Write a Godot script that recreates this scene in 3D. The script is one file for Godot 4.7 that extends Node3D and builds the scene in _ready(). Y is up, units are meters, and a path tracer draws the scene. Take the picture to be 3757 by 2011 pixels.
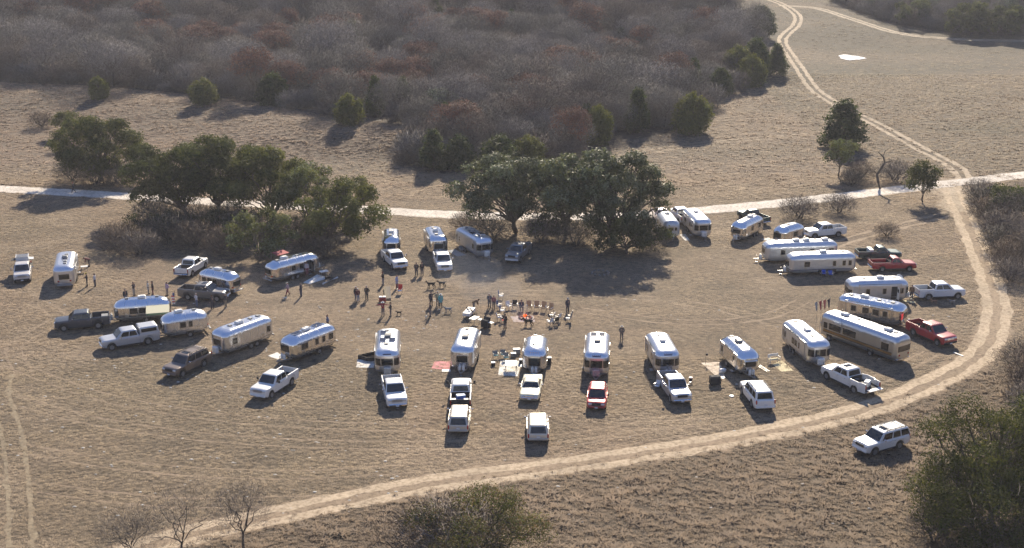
extends Node3D
# An aerial view of a field of camping trailers parked in a ring round a campfire. Distances in metres; north of the
# aircraft is -z. Every builder below makes real geometry in the thing's own axes (x forward, y up, z to its right).

class MB:
	# collects triangles and commits them as one mesh
	var v := PackedVector3Array()
	var n := PackedVector3Array()
	var c := PackedColorArray()
	var col := Color(1, 1, 1)
	func tri(a: Vector3, b: Vector3, d: Vector3, na: Vector3, nb: Vector3, nd: Vector3) -> void:
		if (d - a).cross(b - a).dot(na + nb + nd) < 0.0:
			v.append_array(PackedVector3Array([a, d, b])); n.append_array(PackedVector3Array([na, nd, nb]))
		else:
			v.append_array(PackedVector3Array([a, b, d])); n.append_array(PackedVector3Array([na, nb, nd]))
		c.append(col); c.append(col); c.append(col)
	func quad(a: Vector3, b: Vector3, d: Vector3, e: Vector3, out: Vector3) -> void:
		var m := (b - a).cross(d - a)
		if m.length_squared() < 1e-12:
			m = (d - a).cross(e - a)
		m = m.normalized()
		if m.dot(out) < 0.0:
			m = -m
		tri(a, b, d, m, m, m); tri(a, d, e, m, m, m)
	func box(at: Vector3, s: Vector3, b := Basis(), r := 0.0) -> void:
		var h := s * 0.5
		r = minf(r, minf(h.x, minf(h.y, h.z)) * 0.9)
		for ax in 3:
			for sg in [-1.0, 1.0]:
				var o := Vector3.ZERO; o[ax] = sg * h[ax]
				var e1 := Vector3.ZERO; e1[(ax + 1) % 3] = h[(ax + 1) % 3] - r
				var e2 := Vector3.ZERO; e2[(ax + 2) % 3] = h[(ax + 2) % 3] - r
				quad(at + b * (o - e1 - e2), at + b * (o + e1 - e2), at + b * (o + e1 + e2), at + b * (o - e1 + e2), b * o)
		if r <= 0.0:
			return
		for ax in 3:
			var i1 := (ax + 1) % 3
			var i2 := (ax + 2) % 3
			for s1 in [-1.0, 1.0]:
				for s2 in [-1.0, 1.0]:
					var p := Vector3.ZERO; p[i1] = s1 * h[i1]; p[i2] = s2 * (h[i2] - r)
					var q := Vector3.ZERO; q[i1] = s1 * (h[i1] - r); q[i2] = s2 * h[i2]
					var l := Vector3.ZERO; l[ax] = h[ax] - r
					quad(at + b * (p - l), at + b * (p + l), at + b * (q + l), at + b * (q - l), b * (p + q))
		for sx in [-1.0, 1.0]:
			for sy in [-1.0, 1.0]:
				for sz in [-1.0, 1.0]:
					var g := Vector3(sx, sy, sz)
					var p0 := Vector3(g.x * h.x, g.y * (h.y - r), g.z * (h.z - r))
					var p1 := Vector3(g.x * (h.x - r), g.y * h.y, g.z * (h.z - r))
					var p2 := Vector3(g.x * (h.x - r), g.y * (h.y - r), g.z * h.z)
					var m := (b * g).normalized()
					tri(at + b * p0, at + b * p1, at + b * p2, m, m, m)
	func bar(a: Vector3, b: Vector3, w: float, h: float) -> void:
		var d := (b - a).normalized()
		var side := d.cross(Vector3.UP)
		side = side.normalized() if side.length() > 0.01 else Vector3.RIGHT
		box((a + b) * 0.5, Vector3((b - a).length(), h, w), Basis(d, side.cross(d).normalized(), side))
	func tube(p: PackedVector3Array, r: PackedFloat32Array, k := 6, cap := true) -> void:
		var prev := PackedVector3Array()
		var pn := PackedVector3Array()
		var ref := Vector3(0.31, 0.2, 0.93)
		for i in p.size():
			var d := (p[mini(i + 1, p.size() - 1)] - p[maxi(i - 1, 0)]).normalized()
			var x := d.cross(ref)
			if x.length() < 0.05:
				x = d.cross(Vector3(0.9, 0.3, 0.1))
			x = x.normalized()
			var y := d.cross(x)
			ref = y if i == 0 else ref
			var ring := PackedVector3Array()
			var rn := PackedVector3Array()
			for j in k:
				var a := TAU * j / k
				var m := x * cos(a) + y * sin(a)
				ring.append(p[i] + m * r[i]); rn.append(m)
			if i > 0:
				for j in k:
					var j2 := (j + 1) % k
					tri(prev[j], prev[j2], ring[j2], pn[j], pn[j2], rn[j2])
					tri(prev[j], ring[j2], ring[j], pn[j], rn[j2], rn[j])
			if cap and (i == 0 or i == p.size() - 1):
				var m := -d if i == 0 else d
				for j in range(1, k - 1):
					tri(ring[0], ring[j], ring[j + 1], m, m, m)
			prev = ring; pn = rn
	func grid(rows: Array, closed: bool, out: Vector3, hard := 0.0) -> void:
		# rows of points; normals from neighbours, turned away from the axis point `out`
		var R := rows.size()
		var K: int = rows[0].size()
		var nn := []
		for i in R:
			var ln := PackedVector3Array()
			for j in K:
				var a: Vector3 = rows[i][(j + 1) % K if closed else mini(j + 1, K - 1)] - rows[i][(j - 1 + K) % K if closed else maxi(j - 1, 0)]
				var b: Vector3 = rows[mini(i + 1, R - 1)][j] - rows[maxi(i - 1, 0)][j]
				var m := a.cross(b)
				m = m.normalized() if m.length() > 1e-9 else Vector3.UP
				var away: Vector3 = rows[i][j] - Vector3(rows[i][j].x * 0.85 if out.x == 0.0 else out.x, out.y, out.z)
				if m.dot(away) < 0.0:
					m = -m
				ln.append(m)
			nn.append(ln)
		for i in R - 1:
			for j in (K if closed else K - 1):
				var j2 := (j + 1) % K
				if hard > 0.0:
					quad(rows[i][j], rows[i][j2], rows[i + 1][j2], rows[i + 1][j], nn[i][j])
				else:
					tri(rows[i][j], rows[i][j2], rows[i + 1][j2], nn[i][j], nn[i][j2], nn[i + 1][j2])
					tri(rows[i][j], rows[i + 1][j2], rows[i + 1][j], nn[i][j], nn[i + 1][j2], nn[i + 1][j])
	func fan(ring: PackedVector3Array, out: Vector3) -> void:
		var m := Vector3.ZERO
		for p in ring:
			m += p
		m /= ring.size()
		for j in ring.size():
			tri(m, ring[j], ring[(j + 1) % ring.size()], out, out, out)
	func lathe(prof: PackedVector2Array, at: Vector3, axis: Vector3, k := 14) -> void:
		# prof: (radius, along)
		var x := axis.cross(Vector3(0.3, 0.5, 0.81)).normalized()
		var y := axis.cross(x)
		var rows := []
		for q in prof:
			var ring := PackedVector3Array()
			for j in k:
				var a := TAU * j / k
				ring.append(at + axis * q.y + (x * cos(a) + y * sin(a)) * maxf(q.x, 0.0005))
			rows.append(ring)
		for i in rows.size() - 1:
			var t := prof[i + 1] - prof[i]
			for j in k:
				var j2 := (j + 1) % k
				var a0 := TAU * j / k
				var a1 := TAU * (j + 1) / k
				var m0 := ((x * cos(a0) + y * sin(a0)) * t.y - axis * t.x).normalized()
				var m1 := ((x * cos(a1) + y * sin(a1)) * t.y - axis * t.x).normalized()
				tri(rows[i][j], rows[i][j2], rows[i + 1][j2], m0, m1, m1)
				tri(rows[i][j], rows[i + 1][j2], rows[i + 1][j], m0, m1, m0)
	func patch(f: Callable, nu: int, nv: int, off: float, ref: Vector3, skirt := 0.03) -> void:
		# f(u, v) on a surface, u and v from 0 to 1; the sheet stands `off` proud and its rim runs back to the surface
		var P := []
		var N := []
		for i in nv + 1:
			var a := PackedVector3Array()
			var b := PackedVector3Array()
			for j in nu + 1:
				var u := float(j) / nu
				var w := float(i) / nv
				var p: Vector3 = f.call(u, w)
				var m: Vector3 = (f.call(u + 0.02, w) - f.call(u - 0.02, w)).cross(f.call(u, w + 0.02) - f.call(u, w - 0.02)).normalized()
				if m.dot(p - Vector3(p.x * 0.8, ref.y, ref.z)) < 0.0:
					m = -m
				a.append(p + m * off); b.append(m)
			P.append(a); N.append(b)
		for i in nv:
			for j in nu:
				tri(P[i][j], P[i][j + 1], P[i + 1][j + 1], N[i][j], N[i][j + 1], N[i + 1][j + 1])
				tri(P[i][j], P[i + 1][j + 1], P[i + 1][j], N[i][j], N[i + 1][j + 1], N[i + 1][j])
		var ctr: Vector3 = P[nv / 2][nu / 2]
		for i in nv:
			for j in [0, nu]:
				quad(P[i][j], P[i + 1][j], P[i + 1][j] - N[i + 1][j] * skirt, P[i][j] - N[i][j] * skirt, P[i][j] - ctr)
		for j in nu:
			for i in [0, nv]:
				quad(P[i][j], P[i][j + 1], P[i][j + 1] - N[i][j + 1] * skirt, P[i][j] - N[i][j] * skirt, P[i][j] - ctr)
	func add(o: MB, t: Transform3D) -> void:
		for i in o.v.size():
			v.append(t * o.v[i]); n.append((t.basis * o.n[i]).normalized())
		c.append_array(o.c)
	func mesh(colored := false) -> ArrayMesh:
		var a := []
		a.resize(Mesh.ARRAY_MAX)
		a[Mesh.ARRAY_VERTEX] = v
		a[Mesh.ARRAY_NORMAL] = n
		if colored:
			a[Mesh.ARRAY_COLOR] = c
		var m := ArrayMesh.new()
		m.add_surface_from_arrays(Mesh.PRIMITIVE_TRIANGLES, a)
		return m

var taken := {}
var M := {}
var cache := {}

func numbered(called: String) -> String:
	var k: int = taken.get(called, 0)
	taken[called] = k + 1
	return called if k == 0 else "%s_%03d" % [called, k]

func lin(r: float, g: float, b: float) -> Color:
	return Color(r, g, b).linear_to_srgb()

func mat(r: float, g: float, b: float, rough := 0.8, metal := 0.0) -> StandardMaterial3D:
	var m := StandardMaterial3D.new()
	m.albedo_color = lin(r, g, b)
	m.roughness = rough
	m.metallic = metal
	return m

func paint(r: float, g: float, b: float, metal := 0.0) -> StandardMaterial3D:
	var m := mat(r, g, b, 0.38, metal)
	m.clearcoat_enabled = true
	m.clearcoat = 0.7
	m.clearcoat_roughness = 0.12
	return m

func vmat(rough := 0.85) -> StandardMaterial3D:
	var m := StandardMaterial3D.new()
	m.vertex_color_use_as_albedo = true
	m.roughness = rough
	return m

func thing(called: String, label: String, category: String, at := Vector3.ZERO, turn := 0.0, group := "") -> Node3D:
	var o := Node3D.new()
	o.name = numbered(called)
	add_child(o)
	o.position = at
	o.rotation.y = turn
	tag(o, label, category, group)
	return o

func tag(o: Node, label: String, category: String, group := "") -> Node:
	o.set_meta("label", label)
	o.set_meta("category", category)
	if group:
		o.set_meta("group", group)
	return o

func part(called: String, mb: MB, m: Material, parent: Node, colored := false) -> MeshInstance3D:
	return hang(called, mb.mesh(colored), m, parent)

func hang(called: String, mesh: Mesh, m: Material, parent: Node) -> MeshInstance3D:
	var o := MeshInstance3D.new()
	o.name = numbered(called) if parent == self else called
	o.mesh = mesh
	o.material_override = m
	parent.add_child(o, true)
	return o

func copy_of(o: Node3D, at: Vector3, turn: float, label: String, category: String, group := "") -> Node3D:
	var base := String(o.name)
	if base.length() > 4 and base.substr(base.length() - 4, 1) == "_" and base.right(3).is_valid_int():
		base = base.left(base.length() - 4)
	var r: Node3D = o.duplicate()
	r.name = numbered(base)
	add_child(r)
	r.position = at
	r.rotation.y = turn
	if r.has_meta("group"):
		r.remove_meta("group")
	tag(r, label, category, group)
	return r

func smooth(a: float, b: float, x: float) -> float:
	var t := clampf((x - a) / (b - a), 0.0, 1.0)
	return t * t * (3.0 - 2.0 * t)

# ---------------------------------------------------------------- the lie of the land
var ridge_line := [Vector2(-190, 306), Vector2(-118.4, 298.1), Vector2(-75.1, 283.4), Vector2(-42.6, 259.4), Vector2(-18.6, 240.9), Vector2(10, 228)]

func height(x: float, d: float) -> float:
	# d is the distance north of the aircraft
	var h := 0.0
	if d > 225.0 and x < 12.0:
		var dc := 322.0
		for i in ridge_line.size() - 1:
			if x >= ridge_line[i].x:
				dc = lerpf(ridge_line[i].y, ridge_line[i + 1].y, clampf((x - ridge_line[i].x) / (ridge_line[i + 1].x - ridge_line[i].x), 0, 1))
		var w := 24.0 if d < dc else 20.0
		h += 2.6 * exp(-pow((d - dc) / w, 2.0)) * (1.0 - smooth(-28.0, 8.0, x)) * smooth(225.0, 245.0, d)
	if d > 305.0 and x < 90.0:
		h += 0.08 * (d - 305.0) * smooth(305.0, 330.0, d) * (1.0 - smooth(40.0, 90.0, x)) * (1.0 - smooth(500.0, 900.0, d) * 0.5)
	if d > 350.0:
		h += 0.03 * (d - 350.0) * smooth(350.0, 420.0, d)
	return h

func on_ground(x: float, d: float, up := 0.0) -> Vector3:
	return Vector3(x, height(x, d) + up, -d)

var woods := PackedVector2Array([Vector2(-330, 316), Vector2(-200, 309), Vector2(-129, 303), Vector2(-100, 298), Vector2(-76, 287), Vector2(-57, 276.5), Vector2(-43, 263.5), Vector2(-34, 257), Vector2(-26, 253), Vector2(-20, 247), Vector2(-17.5, 222), Vector2(-3, 219), Vector2(11, 227), Vector2(17, 241), Vector2(31, 254), Vector2(47, 290), Vector2(58, 315), Vector2(70, 360), Vector2(72, 430), Vector2(80, 520), Vector2(100, 900), Vector2(-330, 900)])
var woods_right := PackedVector2Array([Vector2(112, 900), Vector2(116, 520), Vector2(119, 452), Vector2(126, 420), Vector2(136, 406), Vector2(150, 400), Vector2(172, 397), Vector2(330, 392), Vector2(330, 900)])

func in_woods(x: float, d: float) -> bool:
	return Geometry2D.is_point_in_polygon(Vector2(x, d), woods) or Geometry2D.is_point_in_polygon(Vector2(x, d), woods_right)

var white_road := [[-140, 217], [-110, 212], [-88.5, 207.8], [-63.3, 202.3], [-47, 198.2], [-32.7, 195.2], [-20.7, 192.7], [-8.4, 190.3], [6.7, 189.2], [22, 190.8], [41.4, 197.2], [62.7, 206.1], [75.6, 211.7], [88, 217], [98, 220.7], [130, 233]]
var two_track := [[80, 560], [90, 505], [95.6, 481], [97.2, 463.5], [96.2, 441.5], [91.6, 421.2], [84.8, 402.5], [80.2, 386.2], [77.3, 359.8], [73.2, 320.5], [71.9, 301.2], [72.9, 282.8], [75, 264.2], [76.6, 242], [78.2, 223.8], [76.6, 213]]
var branch_track := [[95.4, 468], [100, 466], [107.5, 459.5], [113.1, 432], [119.5, 405.5], [133.8, 394.5], [156.6, 391], [200, 388]]
var loop_road := [[73.5, 211.5], [71.2, 202], [68.8, 190.3], [64.9, 173], [61.5, 158.4], [58, 145.9], [53.2, 135], [48.2, 127.8], [40.6, 120.7], [33.2, 115.3], [24.7, 111.1], [14.9, 107.2], [3.9, 103.5], [-6.4, 100.4], [-14.5, 96.8], [-20.8, 93.7], [-25.4, 91.4], [-30.1, 88], [-40, 80], [-60, 62]]
var faint_side := [[44, 172.5], [46, 174.6], [52.5, 180.2], [59.9, 185.7], [67.5, 191.5]]
var faint_north := [[8, 226], [21.2, 233], [31, 240.2], [43.2, 246.5], [61.1, 253.6], [72, 262]]
var faint_west := [[-53, 125], [-51.1, 119.2], [-46.4, 109.8], [-41.5, 97.9], [-37.7, 88], [-34, 78]]

func curve(pts: Array, step: float) -> PackedVector2Array:
	var c := Curve2D.new()
	for i in pts.size():
		var p := Vector2(pts[i][0], pts[i][1])
		var a := Vector2(pts[maxi(i - 1, 0)][0], pts[maxi(i - 1, 0)][1])
		var b := Vector2(pts[mini(i + 1, pts.size() - 1)][0], pts[mini(i + 1, pts.size() - 1)][1])
		var t := (b - a) / 6.0
		c.add_point(p, -t, t)
	var out := PackedVector2Array()
	var l := c.get_baked_length()
	for i in int(l / step) + 1:
		out.append(c.sample_baked(i * step))
	return out

func away_from(line: PackedVector2Array, x: float, d: float) -> float:
	var best := 1e9
	for i in range(0, line.size(), 2):
		best = minf(best, line[i].distance_squared_to(Vector2(x, d)))
	return sqrt(best)

func strip(called: String, pts: Array, lanes: Array, up: float, colour: Color, rough_edge: float, seed_: int) -> void:
	# a dirt road draped on the ground: `lanes` are [from, to] across it
	var line := curve(pts, 1.2)
	var nz := FastNoiseLite.new()
	nz.seed = seed_
	nz.frequency = 0.35
	var mb := MB.new()
	for lane in lanes:
		var prev := PackedVector3Array()
		var pc := PackedColorArray()
		for i in line.size():
			var t := (line[mini(i + 1, line.size() - 1)] - line[maxi(i - 1, 0)]).normalized()
			var s := Vector2(-t.y, t.x)
			var ring := PackedVector3Array()
			var rc := PackedColorArray()
			for j in 8:
				var k := j / 7.0
				var o := lerpf(lane[0], lane[1], k)
				if j == 0 or j == 7:
					o += rough_edge * nz.get_noise_2d(i * 1.2, 40.0 * k + lane[0] * 9.0) * (1.0 if j else -1.0) * 1.6
				var q := line[i] + s * o
				ring.append(on_ground(q.x, q.y, up * (1.0 if j > 0 and j < 7 else 0.35)))
				var w := 0.86 + 0.22 * nz.get_noise_2d(q.x * 0.8, q.y * 0.8) + 0.14 * nz.get_noise_2d(q.x * 0.12 + 50.0, q.y * 0.12)
				if lane[1] - lane[0] > 3.0:
					w *= 1.02 - 0.13 * exp(-pow((k - 0.5) / 0.13, 2.0)) - 0.16 * smooth(0.34, 0.5, absf(k - 0.5))
				rc.append(Color(colour.r * w, colour.g * w, colour.b * w))
			if i:
				for j in 7:
					for f in [[0, 0, 1], [0, 1, 2]]:
						var a := [prev[j], prev[j + 1], ring[j + 1], ring[j]]
						var b := [pc[j], pc[j + 1], rc[j + 1], rc[j]]
						var ids := [0, 1, 2] if f[2] == 1 else [0, 2, 3]
						var p0: Vector3 = a[ids[0]]
						if (a[ids[2]] - p0).cross(a[ids[1]] - p0).y < 0.0:
							ids = [ids[0], ids[2], ids[1]]
						for q in ids:
							mb.v.append(a[q]); mb.n.append(Vector3.UP); mb.c.append(b[q])
			prev = ring; pc = rc
	var o := part(called, mb, M.road, self, true)
	o.set_meta("kind", "structure")

func noise_tex(freq: float, seed_: int, a: Color, b: Color, c: Color, size := 512, octaves := 5) -> NoiseTexture2D:
	var nz := FastNoiseLite.new()
	nz.noise_type = FastNoiseLite.TYPE_SIMPLEX_SMOOTH
	nz.seed = seed_
	nz.frequency = freq
	nz.fractal_octaves = octaves
	nz.fractal_gain = 0.62
	var g := Gradient.new()
	g.offsets = PackedFloat32Array([0.12, 0.5, 0.88])
	g.colors = PackedColorArray([a, b, c])
	var t := NoiseTexture2D.new()
	t.width = size
	t.height = size
	t.seamless = true
	t.noise = nz
	t.color_ramp = g
	return t

# ---------------------------------------------------------------- wheels
func wheel(parent: Node, at: Vector3, r: float, wide: float, out: float, rim: Material) -> void:
	var key := "wheel%.2f_%.2f" % [r, wide]
	if not cache.has(key):
		var t := MB.new()
		t.lathe(PackedVector2Array([Vector2(r * 0.56, wide * 0.5), Vector2(r * 0.9, wide * 0.5), Vector2(r, wide * 0.34), Vector2(r, -wide * 0.34), Vector2(r * 0.9, -wide * 0.5), Vector2(0.0, -wide * 0.5)]), Vector3.ZERO, Vector3(0, 0, 1), 16)
		var d := MB.new()
		d.lathe(PackedVector2Array([Vector2(0, wide * 0.46), Vector2(r * 0.18, wide * 0.46), Vector2(r * 0.24, wide * 0.4), Vector2(r * 0.5, wide * 0.42), Vector2(r * 0.56, wide * 0.5), Vector2(r * 0.6, wide * 0.5)]), Vector3.ZERO, Vector3(0, 0, 1), 14)
		for k in 5:
			var a := TAU * k / 5.0
			d.bar(Vector3(0, 0, wide * 0.45), Vector3(cos(a), sin(a), 0) * r * 0.52 + Vector3(0, 0, wide * 0.44), r * 0.16, 0.03)
		cache[key] = [t.mesh(), d.mesh()]
	var w := hang("wheel", cache[key][0], M.rubber, parent)
	w.position = at
	if out < 0.0:
		w.rotation.y = PI
	hang("rim", cache[key][1], rim, w)

# ---------------------------------------------------------------- cars, pickups, vans
var KIND := {
	"pickup": {"L": 6.0, "W": 2.07, "H": 2.02, "hood": 1.24, "cowl": 1.5, "belt": 1.32, "r0": 2.2, "r1": 3.78, "rb": 3.98, "wr": 0.42, "fa": 0.98, "ra": 4.72, "bed": 1.42, "rows": 2},
	"extcab": {"L": 5.9, "W": 1.98, "H": 1.84, "hood": 1.1, "cowl": 1.6, "belt": 1.2, "r0": 2.3, "r1": 3.2, "rb": 3.42, "wr": 0.37, "fa": 0.95, "ra": 4.55, "bed": 1.28, "rows": 2},
	"suv": {"L": 5.4, "W": 2.07, "H": 2.0, "hood": 1.18, "cowl": 1.42, "belt": 1.26, "r0": 2.05, "r1": 5.05, "rb": 5.32, "wr": 0.42, "fa": 0.95, "ra": 4.1, "rows": 3},
	"van": {"L": 5.1, "W": 2.02, "H": 1.82, "hood": 0.98, "cowl": 1.0, "belt": 1.06, "r0": 1.75, "r1": 4.7, "rb": 5.04, "wr": 0.34, "fa": 0.92, "ra": 4.0, "rows": 3},
	"cross": {"L": 4.63, "W": 1.9, "H": 1.75, "hood": 1.02, "cowl": 1.1, "belt": 1.08, "r0": 1.8, "r1": 3.85, "rb": 4.5, "wr": 0.36, "fa": 0.92, "ra": 3.65, "rows": 2},
	"sedan": {"L": 5.75, "W": 2.0, "H": 1.4, "hood": 0.93, "cowl": 1.85, "belt": 0.95, "r0": 2.45, "r1": 3.75, "rb": 4.3, "wr": 0.35, "fa": 1.05, "ra": 4.4, "rows": 2},
}

func hood_line(K: Dictionary, end: float) -> Array:
	var a := [Vector2(0, K.hood - 0.42), Vector2(0.02, K.hood - 0.2), Vector2(0.1, K.hood - 0.05), Vector2(0.3, K.hood), Vector2(K.cowl, K.belt - 0.03), Vector2(K.cowl + 0.1, K.belt)]
	if K.has("bed"):
		a.append(Vector2(end, K.belt))
	elif K.rb < K.L - 0.6:
		a.append_array([Vector2(K.rb, K.belt + 0.02), Vector2(K.L - 0.15, K.belt - 0.03), Vector2(K.L - 0.03, K.belt - 0.12), Vector2(K.L, K.belt - 0.3)])
	else:
		a.append_array([Vector2(K.L - 0.1, K.belt), Vector2(K.L - 0.02, K.belt - 0.08), Vector2(K.L, K.belt - 0.35)])
	return a

func along(a: Array, s: float) -> float:
	for i in a.size() - 1:
		if s <= a[i + 1].x:
			return lerpf(a[i].y, a[i + 1].y, clampf((s - a[i].x) / maxf(a[i + 1].x - a[i].x, 1e-4), 0, 1))
	return a[-1].y

func half_width(K: Dictionary, s: float) -> float:
	return K.W * 0.5 * (1.0 - 0.12 * pow(maxf(0.0, 0.6 - s) / 0.6, 2.0) - 0.05 * pow(maxf(0.0, s - K.L + 0.5) / 0.5, 2.0))

func arch(K: Dictionary, s: float) -> float:
	var r: float = K.wr + 0.09
	var b := 0.4 + 0.12 * pow(maxf(0.0, 0.5 - s) / 0.5, 2.0) + 0.1 * pow(maxf(0.0, s - K.L + 0.5) / 0.5, 2.0)
	for ax in [K.fa, K.ra]:
		var dx: float = s - ax
		if absf(dx) < r:
			b = maxf(b, K.wr + sqrt(r * r - dx * dx) * 0.97)
	return b

func vehicle(called: String, kind: String, label: String, category: String, pos: Array, body: Material, o := {}) -> Node3D:
	var K: Dictionary = KIND[kind].duplicate()
	K.merge(o.get("K", {}), true)
	var g := thing(called, label, category, on_ground(pos[0], pos[1]), deg_to_rad(pos[2]))
	var L: float = K.L
	var X := func(s: float) -> float: return L * 0.5 - s
	var bed: bool = K.has("bed")
	var end: float = K.rb + 0.05 if bed else L
	var top := hood_line(K, end)
	var trim: Material = o.get("trim", body)
	# lower body
	var mb := MB.new()
	var ss := PackedFloat32Array([0.0, 0.02, 0.06, 0.12, 0.2])
	var s := 0.28
	while s < end - 0.16:
		ss.append(s)
		s += 0.085
	ss.append_array(PackedFloat32Array([end - 0.12, end - 0.05, end - 0.02, end]))
	var rows := []
	for q in ss:
		var w := half_width(K, q)
		var yt := along(top, q)
		var yb := minf(arch(K, q), yt - 0.12)
		var half := [Vector2(w - 0.05, yb), Vector2(w, lerpf(yb, yt, 0.25)), Vector2(w + 0.01, lerpf(yb, yt, 0.55)), Vector2(w - 0.015, yt - 0.1), Vector2(w - 0.06, yt - 0.025), Vector2(w - 0.18, yt), Vector2(w * 0.45, yt + 0.022)]
		var r := PackedVector3Array()
		for p in half:
			r.append(Vector3(X.call(q), p.y, -p.x))
		r.append(Vector3(X.call(q), yt + 0.03, 0))
		for i in half.size():
			var p: Vector2 = half[half.size() - 1 - i]
			r.append(Vector3(X.call(q), p.y, p.x))
		rows.append(r)
	mb.grid(rows, false, Vector3(0, 0.7, 0))
	mb.fan(rows[0], Vector3(1, 0, 0))
	mb.fan(rows[-1], Vector3(-1, 0, 0))
	part("body", mb, body, g)
	# frame and wheel wells underneath
	mb = MB.new()
	mb.box(Vector3(0, 0.52, 0), Vector3(L - 0.5, 0.34, K.W - 0.62))
	for ax in [K.fa, K.ra]:
		mb.box(Vector3(X.call(ax), 0.62, 0), Vector3(K.wr * 2.0 + 0.16, 0.5, K.W - 0.7))
	part("chassis", mb, M.dark, g)
	for sg in [-1.0, 1.0]:
		mb = MB.new(); mb.box(Vector3((X.call(K.fa + K.wr + 0.12) + X.call(K.ra - K.wr - 0.12)) * 0.5, 0.4, sg * (K.W * 0.5 - 0.04)), Vector3(K.ra - K.fa - K.wr * 2.0 - 0.24, 0.13, 0.12), Basis(), 0.03)
		part("running_board", mb, M.liner, g)
	# cabin
	var yb0: float = K.belt - 0.04
	var wb: float = K.W * 0.5 - 0.075
	var wt: float = K.W * 0.5 - (0.2 if kind != "sedan" else 0.3)
	var rake := func(y: float) -> Vector3:
		var t := clampf((y - yb0) / (K.H - 0.06 - yb0), 0.0, 1.0)
		return Vector3(lerpf(K.cowl, K.r0, t), lerpf(K.rb, K.r1, t), lerpf(wb, wt, t))
	mb = MB.new()
	rows = []
	for lv in [[0.0, 0.0], [0.35, 0.0], [0.7, 0.0], [0.9, 0.0], [1.0, 0.03], [1.04, 0.1], [1.06, 0.24], [1.07, 0.55]]:
		var y: float = yb0 + (K.H - 0.06 - yb0) * minf(lv[0], 1.0) + maxf(0.0, lv[0] - 1.0) * 0.85
		var k: Vector3 = rake.call(y)
		rows.append(ring_at(X.call(k.x + lv[1]), X.call(k.y - lv[1]), k.z - lv[1], 0.13, y))
	mb.grid(rows, true, Vector3(0.001, K.belt, 0))
	mb.fan(rows[-1], Vector3.UP)
	part("cabin", mb, o.get("roof", body), g)
	# glass
	var front := func(u: float, w: float) -> Vector3:
		var y: float = lerpf(K.belt + 0.01, K.H - 0.1, w)
		var k: Vector3 = rake.call(y)
		return Vector3(X.call(k.x), y, lerpf(-1, 1, u) * (k.z - 0.08))
	mb = MB.new(); mb.patch(front, 4, 2, 0.012, Vector3(0, 0.9, 0)); part("windshield", mb, M.glass, g)
	var back := func(u: float, w: float) -> Vector3:
		var y: float = lerpf(K.belt + 0.05, K.H - 0.15, w)
		var k: Vector3 = rake.call(y)
		return Vector3(X.call(k.y), y, lerpf(-1, 1, u) * (k.z - 0.18))
	mb = MB.new(); mb.patch(back, 4, 2, 0.012, Vector3(0, 0.9, 0)); part("rear_window", mb, M.glass, g)
	var fb: float = K.cowl + 0.42
	var ft: float = K.r0 + 0.14
	var rear_b: float = K.rb - 0.16
	var rear_t: float = K.r1 - 0.12
	var cuts := [0.0, 0.52, 1.0] if K.rows == 2 else [0.0, 0.36, 0.68, 1.0]
	var y0: float = K.belt + 0.045
	var y1: float = K.H - 0.155
	for sg in [-1.0, 1.0]:
		for i in cuts.size() - 1:
			var c0: float = cuts[i] + (0.025 if i else 0.0)
			var c1: float = cuts[i + 1] - (0.02 if i < cuts.size() - 2 else 0.0)
			var f := func(u: float, w: float) -> Vector3:
				var y := lerpf(y0, y1, w)
				var q := lerpf(c0, c1, u)
				return Vector3(X.call(lerpf(lerpf(fb, rear_b, q), lerpf(ft, rear_t, q), w)), y, sg * rake.call(y).z)
			mb = MB.new(); mb.patch(f, 2, 2, 0.012, Vector3(0, 0.9, 0)); part("window", mb, M.glass, g)
			if i < 2:
				var d0 := lerpf(fb - 0.12, rear_b, c0)
				var d1 := lerpf(fb - 0.12, rear_b, c1)
				if i == 1:
					d1 = minf(d1, K.ra - K.wr - 0.14)
				var fd := func(u: float, w: float) -> Vector3:
					var q := lerpf(d0, d1, u)
					return Vector3(X.call(q), lerpf(0.5, K.belt - 0.09, w), sg * (half_width(K, q) + 0.008 * sin(w * PI)))
				mb = MB.new(); mb.patch(fd, 2, 3, 0.012, Vector3(0, 0.7, 0), 0.04)
				var door := part("door", mb, body, g)
				mb = MB.new(); mb.box(Vector3(X.call(d1 - 0.16), K.belt - 0.2, sg * (half_width(K, d1) + 0.03)), Vector3(0.2, 0.035, 0.04), Basis(), 0.012)
				part("handle", mb, M.chrome if not o.has("plain") else body, door)
		# mirrors, lights
		var big: float = o.get("tow_mirrors", 0.0)
		mb = MB.new()
		mb.box(Vector3(X.call(K.cowl + 0.5), K.belt + 0.13 + big * 0.05, sg * (K.W * 0.5 + 0.14 + big * 0.16)), Vector3(0.12, 0.2 + big * 0.16, 0.24), Basis(), 0.04)
		mb.bar(Vector3(X.call(K.cowl + 0.52), K.belt + 0.06, sg * (K.W * 0.5 - 0.06)), Vector3(X.call(K.cowl + 0.5), K.belt + 0.08, sg * (K.W * 0.5 + 0.1 + big * 0.1)), 0.05, 0.05)
		part("mirror", mb, o.get("mirror", M.chrome), g)
		mb = MB.new(); mb.box(Vector3(X.call(0.04), K.hood - 0.2, sg * (K.W * 0.5 - 0.34)), Vector3(0.16, 0.2, 0.36), Basis(), 0.05); part("headlight", mb, M.lamp_lens, g)
		mb = MB.new()
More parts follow.
